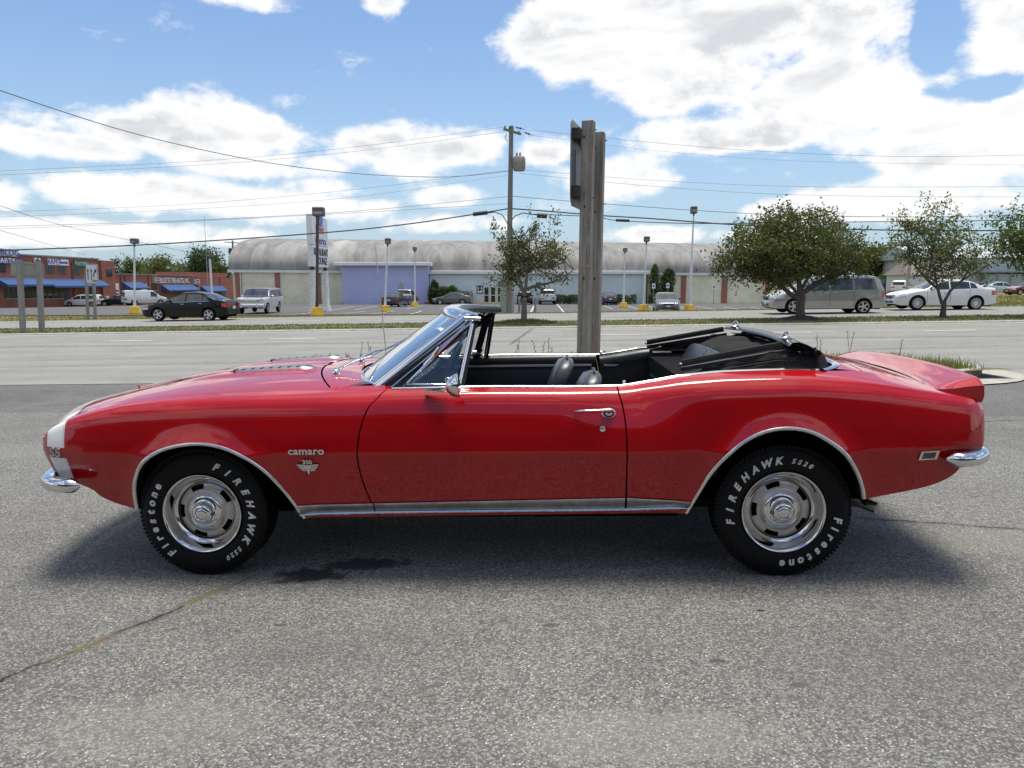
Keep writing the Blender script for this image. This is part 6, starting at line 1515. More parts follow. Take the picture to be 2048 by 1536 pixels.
# --- edge-on road sign on two heavy timbers, behind the convertible
def roadsign():
    rot = radians(-17); a = at(1166.5, 700, 11.2); base = Vector((a.x, a.y, g1(a.x, a.y)+.1)); z0 = base.z
    r = thing('road_sign', 'tall sign on two weathered timber posts seen edge-on behind the red car', 'sign', base, rot); h = at(1175, 240, 11.12).z-z0; w = .086
    for k, y in enumerate((0, .86)):
        m = MB(); V = []; ln = .035*(1-2*k)*0+.06
        for z, f in ((-.15, 0), (h*.5, .5), (h-.010, 1), (h, 1)):
            ww = w if z < h else w-.010; V += [(ln*f*.6+sx*ww, y+sy*ww, z) for sx, sy in ((-1, -1), (1, -1), (1, 1), (-1, 1))]
        m.add(V, [(q*4+i, q*4+(i+1) % 4, q*4+4+(i+1) % 4, q*4+4+i) for q in range(3) for i in range(4)]+[(12, 13, 14, 15)]); po = m.build('post', WOOD, r)
        for fz in (.965, .70):
            bl = MB(); bl.tube([(w-.01, y, h*fz), (w+.075, y, h*fz)], .008, 6); bl.build('bolt', m_('rusty_bolt', (.07, .05, .04), .8), po)
        for zf in (.935, .665, .38):
            kn = MB(); kn.lathe([(0, .003), (.012, .003), (.018, 0)], 12, M=frame((.01-.02*(zf > .9), y-w-.001, h*zf), (1, 0, 0), (0, 0, 1)) @ Matrix.Diagonal((.7, 1.4, 1, 1))); kn.build('knot_hole', m_('knot_dark', (.03, .025, .02), .9), po)
        for (dx, z0_, z1_, ww) in ((-.03, .1, .62, .004), (.03, .3, .8, .003), (.05, .55, .97, .003)):
            ck = MB(); ck.box((dx+.02, y-w-.0015, h*z0_), (dx+.02+ww, y-w+.01, h*z1_)); ck.build('drying_crack', MT['knot_dark'], po)
    zt = at(1150, 236, 11.0).z-z0; zb = at(1150, 402, 11.0).z-z0; x0 = -w-.09
    for z in (zb+(zt-zb)*.83, zb+(zt-zb)*.13):
        c = MB(); c.box((x0+.012, -.20, z-.075), (-w+.03, 1.15, z+.075)); c.build('cross_bar', m_('dark_timber', (.055, .05, .045), .9), r)
    poly = [(-.26, zb+.12), (-.24, zb+.03), (-.15, zb-.06), (1.1, zb-.06), (1.22, zb), (1.26, zb+.12), (1.26, zt-.08), (1.18, zt), (-.22, zt), (-.26, zt-.05)]
    pn = MB(); pn.prism(poly, x0, x0+.008, 'X'); pn.build('sign_panel', SIGNB, r)
    for y in (-.12, .02): g = MB(); g.box((x0+.009, y, zb+.05), (x0+.022, y+.03, zt-.4)); g.build('stiffener', SIGNB, r)
    b2 = MB(); zz = at(1174, 533, 11.1).z-z0; b2.box((-w-.002, -w-.006, zz), (w+.002, -w-.002, zz+.012)); b2.box((w-.03, -w-.008, zz-.012), (w+.004, -w-.0065, zz+.03)); b2.build('wire_tag', m_('yellow_tag', (.42, .36, .16), .7), r)
roadsign()
# --- back of a guide sign on two timbers in the median, left
def guidesign():
    Y = 28.9; p = at(64, 660, Y); base = Vector((p.x, p.y, g1(p.x, p.y)+.12)); r = thing('guide_sign', 'back of a low guide sign on two grey timber posts at far left', 'sign', base)
    for (pxb, pxt, yt, Yy) in ((45.5, 38, 519, 28.9), (83.5, 77, 523, 29.25)):
        b0 = at(pxb, 660, Yy)-base; t0 = at(pxt, yt, Yy)-base; m = MB(); m.bar((b0.x, b0.y, -.2), (t0.x, t0.y, t0.z), .17, .14, (0, 1, 0)); m.build('post', WOODG, r)
    A, B, C, D = (at(21, 521, 29.1)-base, at(86, 529, 29.45)-base, at(86, 556, 29.45)-base, at(22, 551, 29.1)-base)
    m = MB(); V = [A, B, C, D]; V += [v+Vector((0, .03, 0)) for v in V]; m.add(V, [(0, 1, 2, 3), (7, 6, 5, 4), (0, 4, 5, 1), (1, 5, 6, 2), (2, 6, 7, 3), (3, 7, 4, 0)]); m.build('sign_panel', m_('olive_grey_back', (.36, .37, .29), .6, .2), r)
    m = MB(); m.bar(A+Vector((0, -.03, -.03)), B+Vector((0, -.03, -.03)), .05, .06); m.bar(D+Vector((0, -.03, .03)), C+Vector((0, -.03, .03)), .05, .05); m.build('panel_rail', m_('olive_rail', (.3, .3, .22), .6), r)
guidesign()
# --- lane-arrow sign on the far verge
def arrowsign():
    Y = 42.6; p = at(183, 640, Y); base = Vector((p.x, p.y, g1(p.x, p.y)-.06)); r = thing('lane_sign', 'white lane sign with two straight arrows and one curved arrow on timber posts', 'sign', base)
    for (pb, pt) in ((176, 173.5), (190.5, 188.5)):
        b0 = at(pb, 640, Y)-base; t0 = at(pt, 560, Y)-base; m = MB(); m.bar((b0.x, 0, -.2), (t0.x, 0, t0.z+.6), .13, .12, (0, 1, 0)); m.build('post', WOODG, r)
    A, B, C, D = (at(170, 527, Y-.1)-base, at(195, 528.5, Y-.1)-base, at(197.5, 568, Y-.1)-base, at(172, 567, Y-.1)-base)
    m = MB(); V = [A, B, C, D]; V += [v+Vector((0, .02, 0)) for v in V]; m.add(V, [(0, 1, 2, 3), (7, 6, 5, 4), (0, 4, 5, 1), (1, 5, 6, 2), (2, 6, 7, 3), (3, 7, 4, 0)]); m.build('panel', m_('sign_offwhite', (.60, .61, .60), .5), r)
    def P(u, v): return A.lerp(B, u).lerp(D.lerp(C, u), v)+Vector((0, -.012, 0))
    ink = m_('sign_black', (.02, .02, .025), .6)
    for u in (.20, .46):
        m = MB(); m.add([P(u-.025, .82), P(u+.025, .82), P(u+.025, .38), P(u+.075, .38), P(u, .24), P(u-.075, .38), P(u-.025, .38)], [tuple(range(7))]); m.build('arrow', ink, r, fix=False)
    m = MB(); pts = [(.64, .66), (.65, .55), (.69, .45), (.77, .37)]
    V = [P(u-.03, v-.01) for u, v in pts]+[P(u+.035, v+.02) for u, v in pts[::-1]]; m.add(V, [tuple(range(8))]); m.add([P(.70, .32), P(.90, .24), P(.84, .45)], [(0, 1, 2)]); m.build('arrow', ink, r, fix=False)
    m = MB(); put_text(m, 'ONLY', .12, frame(P(.72, .86), (1, 0, 0), (0, 0, 1)), depth=.004, bold=.004); m.build('word', ink, r)
    m = MB()
    for a_, b_ in (((.03, .03), (.97, .03)), ((.97, .03), (.97, .97)), ((.97, .97), (.03, .97)), ((.03, .97), (.03, .03))): m.bar(P(*a_), P(*b_), .018, .004, (0, 1, 0))
    m.build('border', ink, r)
arrowsign()
# --- utility pole with transformer
UY = 46.8; ub = at(1017, 624, UY); UB = Vector((ub.x, ub.y, g1(ub.x, ub.y)-.1)); ut = at(1022.5, 252, UY)
up = thing('utility_pole', 'weathered wooden utility pole with crossarm and transformer standing before the hall', 'pole', UB)
m = MB(); m.tube([(0, 0, -.3), ((ut.x-UB.x)*.5, 0, (ut.z-UB.z)*.5), (ut.x-UB.x, 0, ut.z-UB.z)], [.19, .165, .135], 14); m.build('shaft', WOOD2, up, smooth=True)
def UP(px, py, Y=UY): return at(px, py, Y)-UB
m = MB(); m.bar(UP(1008, 258, UY-.6), UP(1041, 268, UY+.6), .11, .13); ca = m.build('crossarm', WOOD2, up)
for (px_, py_, dy) in ((1010, 252, -.55), (1019, 253, -.3), (1026, 256, 0), (1038, 262, .5)):
    m = MB(); m.lathe([(.03, 0), (.05, .06), (.03, .09), (.055, .13), (.03, .17), (0, .19)], 10, M=Matrix.Translation(UP(px_, py_+5, UY+dy))); m.build('insulator', m_('brown_insulator', (.05, .03, .035), .3), up, smooth=True)
for (a_, b_) in (((1029, 254), (1050, 259)), ((1047, 264), (1066, 271))):
    m = MB(); p, q = UP(*a_), UP(*b_); m.tube([p, p.lerp(q, .2), p.lerp(q, .3), p.lerp(q, .42), p.lerp(q, .55), p.lerp(q, .68), q], [.015, .02, .07, .02, .07, .02, .012], 8); m.build('strain_insulator', MT['brown_insulator'], up, smooth=True)
c = UP(1038.5, 342); cz = UP(1038.5, 313).z-c.z
m = MB(); m.lathe([(0, 0), (.33, .01), (.355, .05), (.36, cz*.92), (.33, cz*.97), (.15, cz*1.02), (0, cz*1.02)], 24, M=Matrix.Translation(c)); tf = m.build('transformer', m_('rusty_grey_can', (.30, .28, .25), .6, .3, var=(3, .25)), up, smooth=40)
m = MB()
for a in range(10): an_ = a*2*pi/10; m.box((-.012, -.02, .12), (.012, .02, cz*.82), M=Matrix.Translation(c) @ Matrix.Rotation(an_, 4, 'Z') @ Matrix.Translation((0, .37, 0)))
m.build('cooling_fin', MT['rusty_grey_can'], tf)
for dx in (-.15, .05): m = MB(); m.lathe([(.05, 0), (.07, .06), (.05, .12), (.07, .18), (.03, .26), (0, .28)], 10, M=Matrix.Translation(c+Vector((dx, 0, cz)))); m.build('bushing', m_('grey_porcelain', (.32, .31, .3), .3), tf, smooth=True)
m = MB(); m.bar(c+Vector((-.36, 0, cz*.3)), UP(1021, 333), .05, .05); m.bar(c+Vector((-.36, 0, cz*.8)), UP(1021, 318), .05, .05); m.build('hanger_bracket', STEELG, tf)
for (pts, nm) in (([(1018, 460), (1014, 445), (1005, 430), (990, 424), (975, 426)], 'cable_riser'), ([(1024, 440), (1030, 432), (1045, 426), (1060, 428), (1075, 430)], 'cable_riser')):
    m = MB(); m.tube([UP(*p) for p in pts], .028, 8); m.build(nm, BLACK, up, smooth=True)
m = MB(); m.tube([UP(1013.5, 268), UP(1010, 276), UP(1015, 282)], .02, 6); m.build('ground_wire', BLACK, up)
for (x0, y0, x1, y1) in ((946, 428.5, 975, 425),):
    m = MB(); m.tube([UP(x0, y0), UP(x1, y1)], .125, 12); o = m.build('splice_case', m_('splice_black', (.025, .022, .028), .5), up, smooth=40)
m = MB(); m.tube([UP(1074, 431), UP(1094, 432)], .15, 12); m.build('splice_case', MT['splice_black'], up, smooth=40)
m = MB(); m.tube([UP(1232, 440.5), UP(1259, 441.5)], .085, 10); m.build('splice_case', MT['splice_black'], up, smooth=40)
# --- overhead lines
def wire(label, pts, r, Ys=None, name='overhead_line'):
    P_ = smooth_poly([(x, y) for x, y in pts], 40); Yf = Ys or (UY, UY); x0, x1 = P_[0, 0], P_[-1, 0]
    W3 = [at(x, y, Yf[0]+(Yf[1]-Yf[0])*(x-x0)/(x1-x0)) for x, y in P_]; base = W3[0].copy(); o = MB(); o.tube([p-base for p in W3], r if r > .016 else r*.75, 5, caps=False)
    ob = o.build(name, m_('line_black' if r > .02 else 'line_grey', (.02, .018, .022) if r > .02 else (.10, .10, .11), .6)); ob.location = base; tagit(ob, label, 'cable', 'overhead lines at the utility pole'); return ob
w_ = wire('thick twisted black cable sagging from the top left down to the pole', [(-120, 138), (0, 181), (250, 262), (500, 319), (700, 346), (860, 354), (940, 351), (1018, 342)], .017, (22, UY))
tw = MB(); pts = w_.data
wire('uppermost thin wire running left from the pole top', [(-60, 347), (0, 342), (400, 322), (700, 295), (1010, 254)], .011)
wire('second thin wire running left from the pole crossarm', [(-60, 354), (0, 350), (400, 330), (700, 304), (1012, 263)], .011)
wire('faint wire meeting the pole below the transformer from the left', [(-60, 427), (0, 424), (350, 410), (700, 380), (1018, 340)], .010)
wire('lower faint wire meeting the pole beside the twisted cable end', [(-60, 437), (0, 434), (350, 420), (700, 395), (1018, 350)], .009)
wire('grey wire reaching the pole from the left above the black cable', [(-60, 456), (0, 453), (350, 442), (700, 423), (1018, 393)], .016)
wire('grey wire reaching the pole from the left just over the splice case', [(-60, 460), (0, 458), (350, 444), (700, 426), (1018, 407)], .012)
wire('heavy black cable rising left to right to the splice case', [(-60, 505), (0, 501), (300, 489), (640, 466), (800, 450), (920, 433), (1018, 417)], .038)
wire('uppermost wire running right from the pole top behind the timber sign', [(1064, 260), (1200, 275), (1500, 301), (1800, 313), (2048, 310), (2110, 308)], .013)
wire('second wire running right from the pole strain insulator', [(1066, 271), (1300, 300), (1600, 322), (2048, 330), (2110, 330)], .008)
wire('thin wire running right from below the transformer', [(1050, 340), (1300, 360), (1600, 373), (2048, 373), (2110, 371)], .011)
wire('lower thin wire running right from below the transformer', [(1040, 347), (1300, 372), (1600, 390), (2048, 394), (2110, 393)], .012)
wire('grey wire running right from the middle of the pole', [(1020, 392), (1200, 407), (1500, 427), (1800, 434), (2048, 430), (2110, 428)], .018)
wire('heavy black bundle running right past the timber sign into the trees', [(1018, 417), (1090, 422), (1200, 431), (1300, 437), (1480, 450), (1700, 459), (2110, 462)], .040)
wire('black cable under the heavy bundle running right', [(1060, 428), (1200, 434), (1235, 441), (1400, 447), (1700, 444), (2110, 440)], .024)
for (pts, lab) in (([(-20, 405), (130, 452), (380, 505)], 'thin wire slanting down to the brick shops, upper'), ([(-20, 455), (60, 478), (170, 510)], 'thin wire slanting down to the brick shops, lower')): wire(lab, pts, .03, (90, 150))
# --- parking-lot lights
YEL = m_('yellow_concrete', (.62, .38, .035), .8, var=(4, .15)); PW = m_('white_pole_paint', (.74, .74, .74), .5, var=(3, .1)); HEADM = m_('lamp_head_grey', (.10, .085, .09), .6); PB = m_('brown_pole_paint', (.075, .055, .05), .6)
def lotlight(label, pxb, yb, pxt, yt, heads, pm=PW, r0=.11, r1=.055, base=True, Y=None, hs=1.):
    p = gpx(pxb, yb) if Y is None else Vector((*at(pxb, yb, Y)[:2], 0)); p.z = g1(p.x, p.y)-.03; r = thing('parking_lot_light', label, 'lamp post', p, 0, 'parking lot lights'); t = at(pxt, yt, p.y)-p
    if base: b = MB(); b.lathe([(.50, -.1), (.50, .08), (.34, .50), (.30, .52), (0, .52)], 4, M=Matrix.Rotation(pi/4+.3, 4, 'Z') @ Matrix.Diagonal((1, 1, 1, 1))); b.build('concrete_base', YEL, r)
    z0 = .50 if base else 0
    b = MB(); b.tube([(0, 0, z0-.02), (t.x*.12, 0, z0+t.z*.12), (t.x, 0, t.z)], [r0, r0*.72, r1], 10); b.build('pole', pm, r, smooth=True)
    for (dx, w, h) in heads:
        b = MB(); b.box((dx-w/2, -.28, -h/2), (dx+w/2, .28, h/2), .04, M=Matrix.Translation((t.x, 0, t.z+h*.35))); ho = b.build('lamp_head', HEADM, r)
        b = MB(); b.box((dx-w/2+.05, -.30, -h*.30), (dx+w/2-.05, -.281, h*.02), 0, M=Matrix.Translation((t.x, 0, t.z+h*.35))); b.build('lamp_glass', m_('lamp_lens_grey', (.30, .28, .27), .3), ho)
        b = MB(); b.tube([(t.x, 0, t.z-.25), (t.x, 0, t.z+.1)], r1*1.3, 8); b.build('lamp_arm', HEADM, r)
lotlight('white lot light at left in front of the brick garages', 270.5, 627, 268.5, 486, [(.03, .42, .36)])
lotlight('white lot light above the black sedan', 424, 590, 419.5, 513, [(0, .4, .3)], Y=84, r0=.16, r1=.12, base=False)
lotlight('brown lot light in front of the pole sign', 634.5, 631, 635, 430, [(.07, .62, .50)], PB, .11, .085)
lotlight('white lot light left of the dark blue sedan', 770.5, 623.5, 775, 486, [(.04, .40, .42)])
lotlight('white lot light in front of the purple wall', 830, 613, 829.5, 500, [(0, .40, .36)])
lotlight('white lot light behind the timber sign posts', 1247, 614.5, 1250, 502, [(.02, .40, .36)])
lotlight('white lot light left of the grey compact car', 1287, 621.5, 1293, 482, [(.02, .42, .42)])
lotlight('tallest white lot light right of the grey compact car', 1379, 622, 1387.5, 425, [(0, .46, .55)], r0=.15)
# --- pylon sign
def pylon():
    Y0, Y1 = 55.6, 60.2; p = at(625, 630, Y0); base = Vector((p.x, Y0, g1(p.x, Y0)-.05)); r = thing('pylon_sign', 'tall white bowling pylon sign on two peeling white columns', 'sign', base); L = Y1-Y0
    z1 = at(625, 533, Y0).z-base.z; zt = at(625, 428, Y0).z-base.z; zm = at(625, 488.5, Y0).z-base.z
    for y in (.35, L-.35):
        m = MB(); m.tube([(0, y, -.2), (0, y, .25), (0, y, .5), (0, y, z1-.25)], [.42, .36, .27, .23], 14); m.build('column', m_('peeling_white_paint', (.66, .65, .62), .7, var=(5, .2)), r, smooth=True)
        m = MB(); m.tube([(0, y, z1-.26), (0, y, z1+.02)], .15, 10); m.build('column_neck', m_('rust_dark', (.09, .035, .03), .8), r, smooth=True)
    m = MB(); m.box((-.21, 0, z1), (.21, L, zm-.02), .02); m.build('lower_cabinet', PW, r)
    m = MB(); V = [(0, zm+.01), (L, zm+.01), (L, zt-.35), (L-.1, zt-.12), (L-.35, zt), (0, zt)]; m.prism(V, -.21, .21, 'X'); m.build('upper_cabinet', PW, r)
    m = MB(); m.lathe([(0, .05), (.52, .045), (.56, 0)], 24, M=frame((.215, L*.52, zt-.18), (0, 1, 0), (0, 0, 1)) @ Matrix.Diagonal((1.25, 1.05, 1, 1))); m.build('blue_shield', m_('emblem_blue', (.10, .17, .48), .5), r)
    def tx(s, size, y, z, mt, nm, sx=1): t = MB(); put_text(t, s, size, frame((.222, y, z), (0, 1, 0), (0, 0, 1)), depth=.02, bold=.004, sx=sx); t.build(nm, mt, r)
    H = zt-zm; tx('Bowl', .95, L*.46, zm+H*.56, m_('sign_red', (.5, .03, .04), .5), 'word_bowl', 1.25); tx('America', .82, L*.50, zm+H*.17, BLUEP, 'word_america', 1.2)
    h = zm-z1; tx('RESTAURANT', .78, L*.50, z1+h*.68, ink_, 'word_restaurant', .88); tx('LOUNGE', .78, L*.56, z1+h*.27, ink_, 'word_lounge', .95)
ink_ = MT['sign_black']; pylon()
# --- small things along the lot
def cab():
    p = at(1014, 626, 48.3); z = g1(p.x, 48.3); r = thing('utility_cabinet', 'tall pale green utility cabinet right behind the utility pole', 'cabinet', (p.x, 48.3, z)); h = at(1014, 556, 48.3).z-z
    m = MB(); m.box((-.46, 0, -.1), (.46, .5, h), .02); m.build('case', m_('cabinet_green', (.30, .38, .33), .6), r); m = MB(); m.box((-.43, -.012, h*.5), (.43, -.001, h*.52)); m.build('hinge_band', STEELG, r)
cab()
for i, (px_, yb, yt) in enumerate(((1038.5, 626, 596), (1070.5, 626, 595))):
    p = gpx(px_, yb); h = at(px_, yt, p.y).z-p.z; m = MB(); m.tube([(0, 0, -.1), (0, 0, h-.02), (0, 0, h)], [.085, .085, .05], 10); o = m.build('bollard', WOODG, None, smooth=40); o.location = p
    tagit(o, ('left' if i == 0 else 'right')+' of two short grey posts by the thin tree trunk', 'bollard', 'posts at the lot edge')
for i, (px_, yt, yb, Y, lab) in enumerate(((1306.5, 567, 600, 92, 'small white parking sign before the slim tall shrub'), (1334.5, 566, 600, 92, 'small white parking sign before the leaning shrub'), (1427, 569, 606, 94, 'small white parking sign alone before the cream panels'))):
    p = at(px_, 604, Y); z = g1(p.x, Y); r = thing('parking_sign', lab, 'sign', (p.x, Y, z), 0, 'parking signs by the hall'); h = at(px_, yt, Y).z-z
    m = MB(); m.tube([(0, 0, -.1), (0, 0, h)], .035, 6); m.build('post', STEELG, r); m = MB(); m.box((-.2, -.06, h-.62), (.2, -.04, h)); m.build('panel', SIGNW, r); m = MB(); m.box((-.1, -.068, h-.42), (.1, -.061, h-.2)); m.build('symbol', BLUEP, r)
# far utility pole and thin mast
p = at(471, 600, 150); z = g1(p.x, 150); r = thing('far_utility_pole', 'distant utility pole with two transformers left of the barrel roof', 'pole', (p.x, 150, z)); tz = at(471, 481, 150).z-z
m = MB(); m.tube([(0, 0, -.2), (0, 0, tz)], [.24, .17], 8); m.build('shaft', WOOD2, r, smooth=True); m = MB(); m.bar((-1.6, 0, tz-.3), (1.6, 0, tz-.5), .15, .15); m.build('crossarm', WOOD2, r)
for s in (-1, 1): m = MB(); m.tube([(s*.55, 0, tz-2.8), (s*.55, 0, tz-1.5)], .33, 10); m.build('transformer', m_('dark_can', (.05, .045, .055), .6), r, smooth=40)
p = at(417, 590, 86); z = g1(p.x, 86); m = MB(); m.tube([(0, 0, 0), (0, 0, at(416, 432, 86).z-z)], [.05, .02], 6); o = m.build('radio_mast', m_('mast_grey', (.4, .4, .42), .5)); o.location = (p.x, 86, z); tagit(o, 'hair-thin mast rising above the brick garages', 'mast')
p = at(1812, 590, 88); m = MB(); z = g1(p.x, 88); m.tube([(0, 0, -.2), (.1, 0, at(1818, 500, 88).z-z)], [.14, .10], 8); o = m.build('service_pole', woodmat('pale_pole', (.36, .32, .27), (.45, .42, .37))); o.location = (p.x, 88, z); tagit(o, 'plain pale wooden pole left of the white sedan', 'pole')
# ------------------------------------------------------------------ trees, shrubs, people
BARK = woodmat('dark_bark', (.075, .06, .05), (.14, .12, .10), (6, 6, 2)); BARKG = woodmat('grey_bark', (.13, .115, .095), (.21, .19, .165), (6, 6, 2))
def leaves_mesh(name, C, size, rng, up=.25):
    n = len(C); d = rng.normal(size=(n, 3)); d /= np.linalg.norm(d, axis=1)[:, None]; e = rng.normal(size=(n, 3)); e[:, 2] += up; e -= d*(e*d).sum(1)[:, None]; e /= np.linalg.norm(e, axis=1)[:, None]
    s = size*rng.uniform(.6, 1.35, n)[:, None]; nn = np.cross(d, e)
    V = np.stack([C-d*s*.5, C+e*s*.28+nn*s*.06, C+d*s*.55-nn*s*.05, C-e*s*.28+nn*s*.06], 1); return fast_mesh(name, V.reshape(-1, 3), np.arange(n*4).reshape(n, 4))
def tree(name, label, base, crown, nleaf, leaf, lm, trunk_h, tr=.14, limbs=6, seed=1, bark=BARK, clump=.35, fill=.5, fork=None, group=None, shell=.55, wispy=0., paths=None, Y=None):
    """crown: list of (dx,dy,dz,rx,ry,rz) ellipsoids relative to the foot"""
    rng = np.random.default_rng(seed); r = thing(name, label, 'tree', base, 0, group); tb = MB(); tips = []; segs = []
    fk = Vector(fork or (0, 0, trunk_h)); pts = [Vector((0, 0, -.15)), Vector((0, 0, .1)), Vector((fk.x*.5+rng.normal()*.03, fk.y*.5, fk.z*.55)), fk]
    tb.tube(pts, [tr*1.35, tr*1.1, tr*.95, tr*.85], 10)
    vol = np.array([c[3]*c[4]*c[5] for c in crown]); pr = vol/vol.sum()
    def samp(lo, hi):
        c = crown[rng.choice(len(crown), p=pr)]; v = rng.normal(size=3); v /= np.linalg.norm(v); q = rng.uniform(lo, hi)**.5 if hi > .9 else rng.uniform(lo, hi)
        return Vector((c[0]+v[0]*c[3]*q, c[1]+v[1]*c[4]*q, c[2]+v[2]*c[5]*q))
    def branch(a, b, r0, r1, nseg=5, wob=.10):
        L = (b-a).length; ps = [a]
        for k in range(1, nseg): f = k/nseg; ps.append(a.lerp(b, f)+Vector(rng.normal(size=3))*L*wob*.35+Vector((0, 0, L*.10*sin(f*pi))))
        ps.append(b); tb.tube(ps, list(np.linspace(r0, r1, nseg+1)), 6, caps=False); return ps
    for k in range(limbs):
        if paths:
            if k >= len(paths): break
            dd = rng.uniform(-1, 1)*.9; L_ = len(paths[k]); ps = [at(x, y, Y+dd*(i/(L_-1))**1.2)-Vector(base) for i, (x, y) in enumerate(paths[k])]
            ps = [Vector(p) for p in smooth_poly([tuple(p) for p in ps], 8)]; tb.tube(ps, list(np.linspace(tr*(.62 if k < 3 else .42), tr*.12, 8)), 7, caps=False)
        else: b = samp(.25, .62); ps = branch(fk+Vector((0, 0, -.06*k/limbs)), b, tr*.58, tr*.22)
        segs.append(ps)
        for q in range(6 if paths else 4):
            i = int(rng.integers(2, len(ps))); c = samp(.35, .95); 
            if (c-ps[i]).length > 2.2*max(cr[3] for cr in crown): continue
            c = ps[i].lerp(c, .75); p2 = branch(ps[i], c, tr*.20, tr*.07, 4); tips += p2[2:]
            for w in range(2): d = c+Vector(rng.normal(size=3))*clump*1.3; branch(c, d, tr*.07, tr*.03, 2); tips.append(d)
        tips += ps[3:]
    tb.build('trunk', bark, r, smooth=60, fix=False)
    ncl = max(20, int(nleaf/26)); cc = []
    for k in range(ncl):
        if rng.random() < fill: c = np.array(samp(shell, 1.0))
        else: c = np.array(tips[rng.integers(len(tips))])+rng.normal(size=3)*clump*.4
        cc.append(c)
    cc = np.array(cc); idx = rng.integers(0, ncl, nleaf); sz = rng.uniform(.5, 1.15, ncl)
    C = cc[idx]+rng.normal(size=(nleaf, 3))*(clump*sz[idx])[:, None]*np.array([1, 1, .75])
    if wispy:
        # upright shoots above the crown
        for k in range(int(wispy)):
            c = crown[rng.choice(len(crown), p=pr)]; a = rng.uniform(0, 2*pi); q = rng.uniform(.2, .95); b0 = np.array((c[0]+cos(a)*c[3]*q, c[1]+sin(a)*c[4]*q, c[2]+c[5]*sqrt(1-q*q)*.8)); l = rng.uniform(.3, .75)
            dirn = np.array((rng.normal()*.3, rng.normal()*.3, 1)); n2 = 22; f = rng.random(n2)[:, None]; C = np.vstack([C, b0+dirn*l*f+rng.normal(size=(n2, 3))*.06])
    o = link('crown', leaves_mesh('crown', C, leaf, rng), r, lm); return r
OLIVE = leafmat('olive_leaves', [(.042, .056, .017), (.068, .082, .024), (.098, .097, .034), (.125, .09, .043)], .35)
GREENL = leafmat('green_leaves', [(.04, .068, .02), (.068, .102, .028), (.095, .125, .036), (.125, .13, .05)], .35)
PALE = leafmat('pale_leaves', [(.065, .088, .035), (.10, .12, .048), (.13, .138, .06), (.16, .145, .07)], .38)
DARKL = leafmat('dark_leaves', [(.024, .048, .016), (.04, .07, .022), (.06, .09, .028), (.08, .10, .04)], .3)
def med(px, py, Y): p = at(px, py, Y); return Vector((p.x, Y, g1(p.x, Y)+.08))
K = 29.2/1479
def cr(base, Y, px, py, rx, ry, depth=None):
    p = at(px, py, Y)-base; k = Y/1479; return (p.x, p.y, p.z, rx*k, (depth or rx*.8)*k, ry*k)
Y = 29.0; b = med(1048, 641, Y)
tree('crab_apple_tree', 'sparse young tree in the median just left of the timber sign', b, [cr(b, Y, 1060, 520, 62, 62), cr(b, Y, 1010, 500, 42, 50), cr(b, Y, 1100, 480, 38, 36), cr(b, Y, 1128, 540, 30, 40), cr(b, Y, 1015, 555, 34, 30), cr(b, Y, 1055, 460, 30, 28)],
     5200, .10, OLIVE, .95, .115, 9, 11, BARKG, .19, .18, group='trees in the median', wispy=14, Y=Y, paths=[[(1049, 592), (1040, 562), (1030, 530), (1012, 495)], [(1049, 592), (1055, 545), (1058, 500), (1060, 455)], [(1051, 580), (1075, 570), (1100, 566), (1125, 556), (1148, 540)], [(1046, 584), (1030, 562), (1005, 546), (980, 525)], [(1055, 542), (1080, 520), (1100, 490), (1112, 465)], [(1057, 530), (1090, 536), (1120, 528), (1140, 505)], [(1032, 535), (1010, 505), (995, 478)], [(1058, 505), (1035, 480), (1022, 450)]])
Y = 28.4; b = med(1600, 640, Y)
tree('crab_apple_tree', 'dense round spreading tree in the median in front of the minivan', b, [cr(b, Y, 1585, 495, 125, 66, 120), cr(b, Y, 1480, 530, 62, 36), cr(b, Y, 1695, 515, 60, 44), cr(b, Y, 1590, 445, 84, 34), cr(b, Y, 1660, 480, 70, 40), cr(b, Y, 1530, 500, 60, 50)],
     21000, .115, OLIVE, 1.0, .17, 10, 5, BARK, .24, .58, group='trees in the median', wispy=26, shell=.35, Y=Y, paths=[[(1599, 598), (1575, 585), (1553, 562), (1520, 555), (1485, 550)], [(1600, 592), (1598, 560), (1590, 520), (1580, 465)], [(1602, 588), (1630, 570), (1660, 550), (1700, 535)], [(1599, 592), (1572, 560), (1545, 530), (1525, 495)], [(1602, 580), (1625, 540), (1650, 500), (1668, 462)], [(1555, 563), (1520, 540), (1480, 520), (1455, 520)], [(1640, 565), (1690, 545), (1725, 520)]])
Y = 28.2; b = med(1885, 637, Y)
tree('crab_apple_tree', 'thin open tree with forked trunk in the median before the white sedan', b, [cr(b, Y, 1870, 490, 84, 58), cr(b, Y, 1805, 490, 44, 44), cr(b, Y, 1945, 500, 54, 40), cr(b, Y, 1860, 440, 74, 34), cr(b, Y, 1925, 560, 44, 20), cr(b, Y, 1840, 540, 50, 24)],
     6600, .10, PALE, .62, .10, 10, 21, BARK, .20, .26, group='trees in the median', wispy=18, Y=Y, paths=[[(1884, 608), (1876, 580), (1869, 545), (1862, 510), (1845, 465)], [(1886, 608), (1900, 582), (1925, 560), (1952, 545), (1980, 530)], [(1873, 575), (1855, 560), (1838, 540), (1808, 510)], [(1868, 545), (1885, 525), (1902, 510), (1925, 485)], [(1862, 510), (1870, 480), (1888, 445)], [(1871, 562), (1845, 550), (1818, 556)], [(1925, 560), (1940, 535), (1960, 505)], [(1845, 470), (1825, 455), (1800, 440)]])
Y = 27.8; b = med(2085, 636, Y)
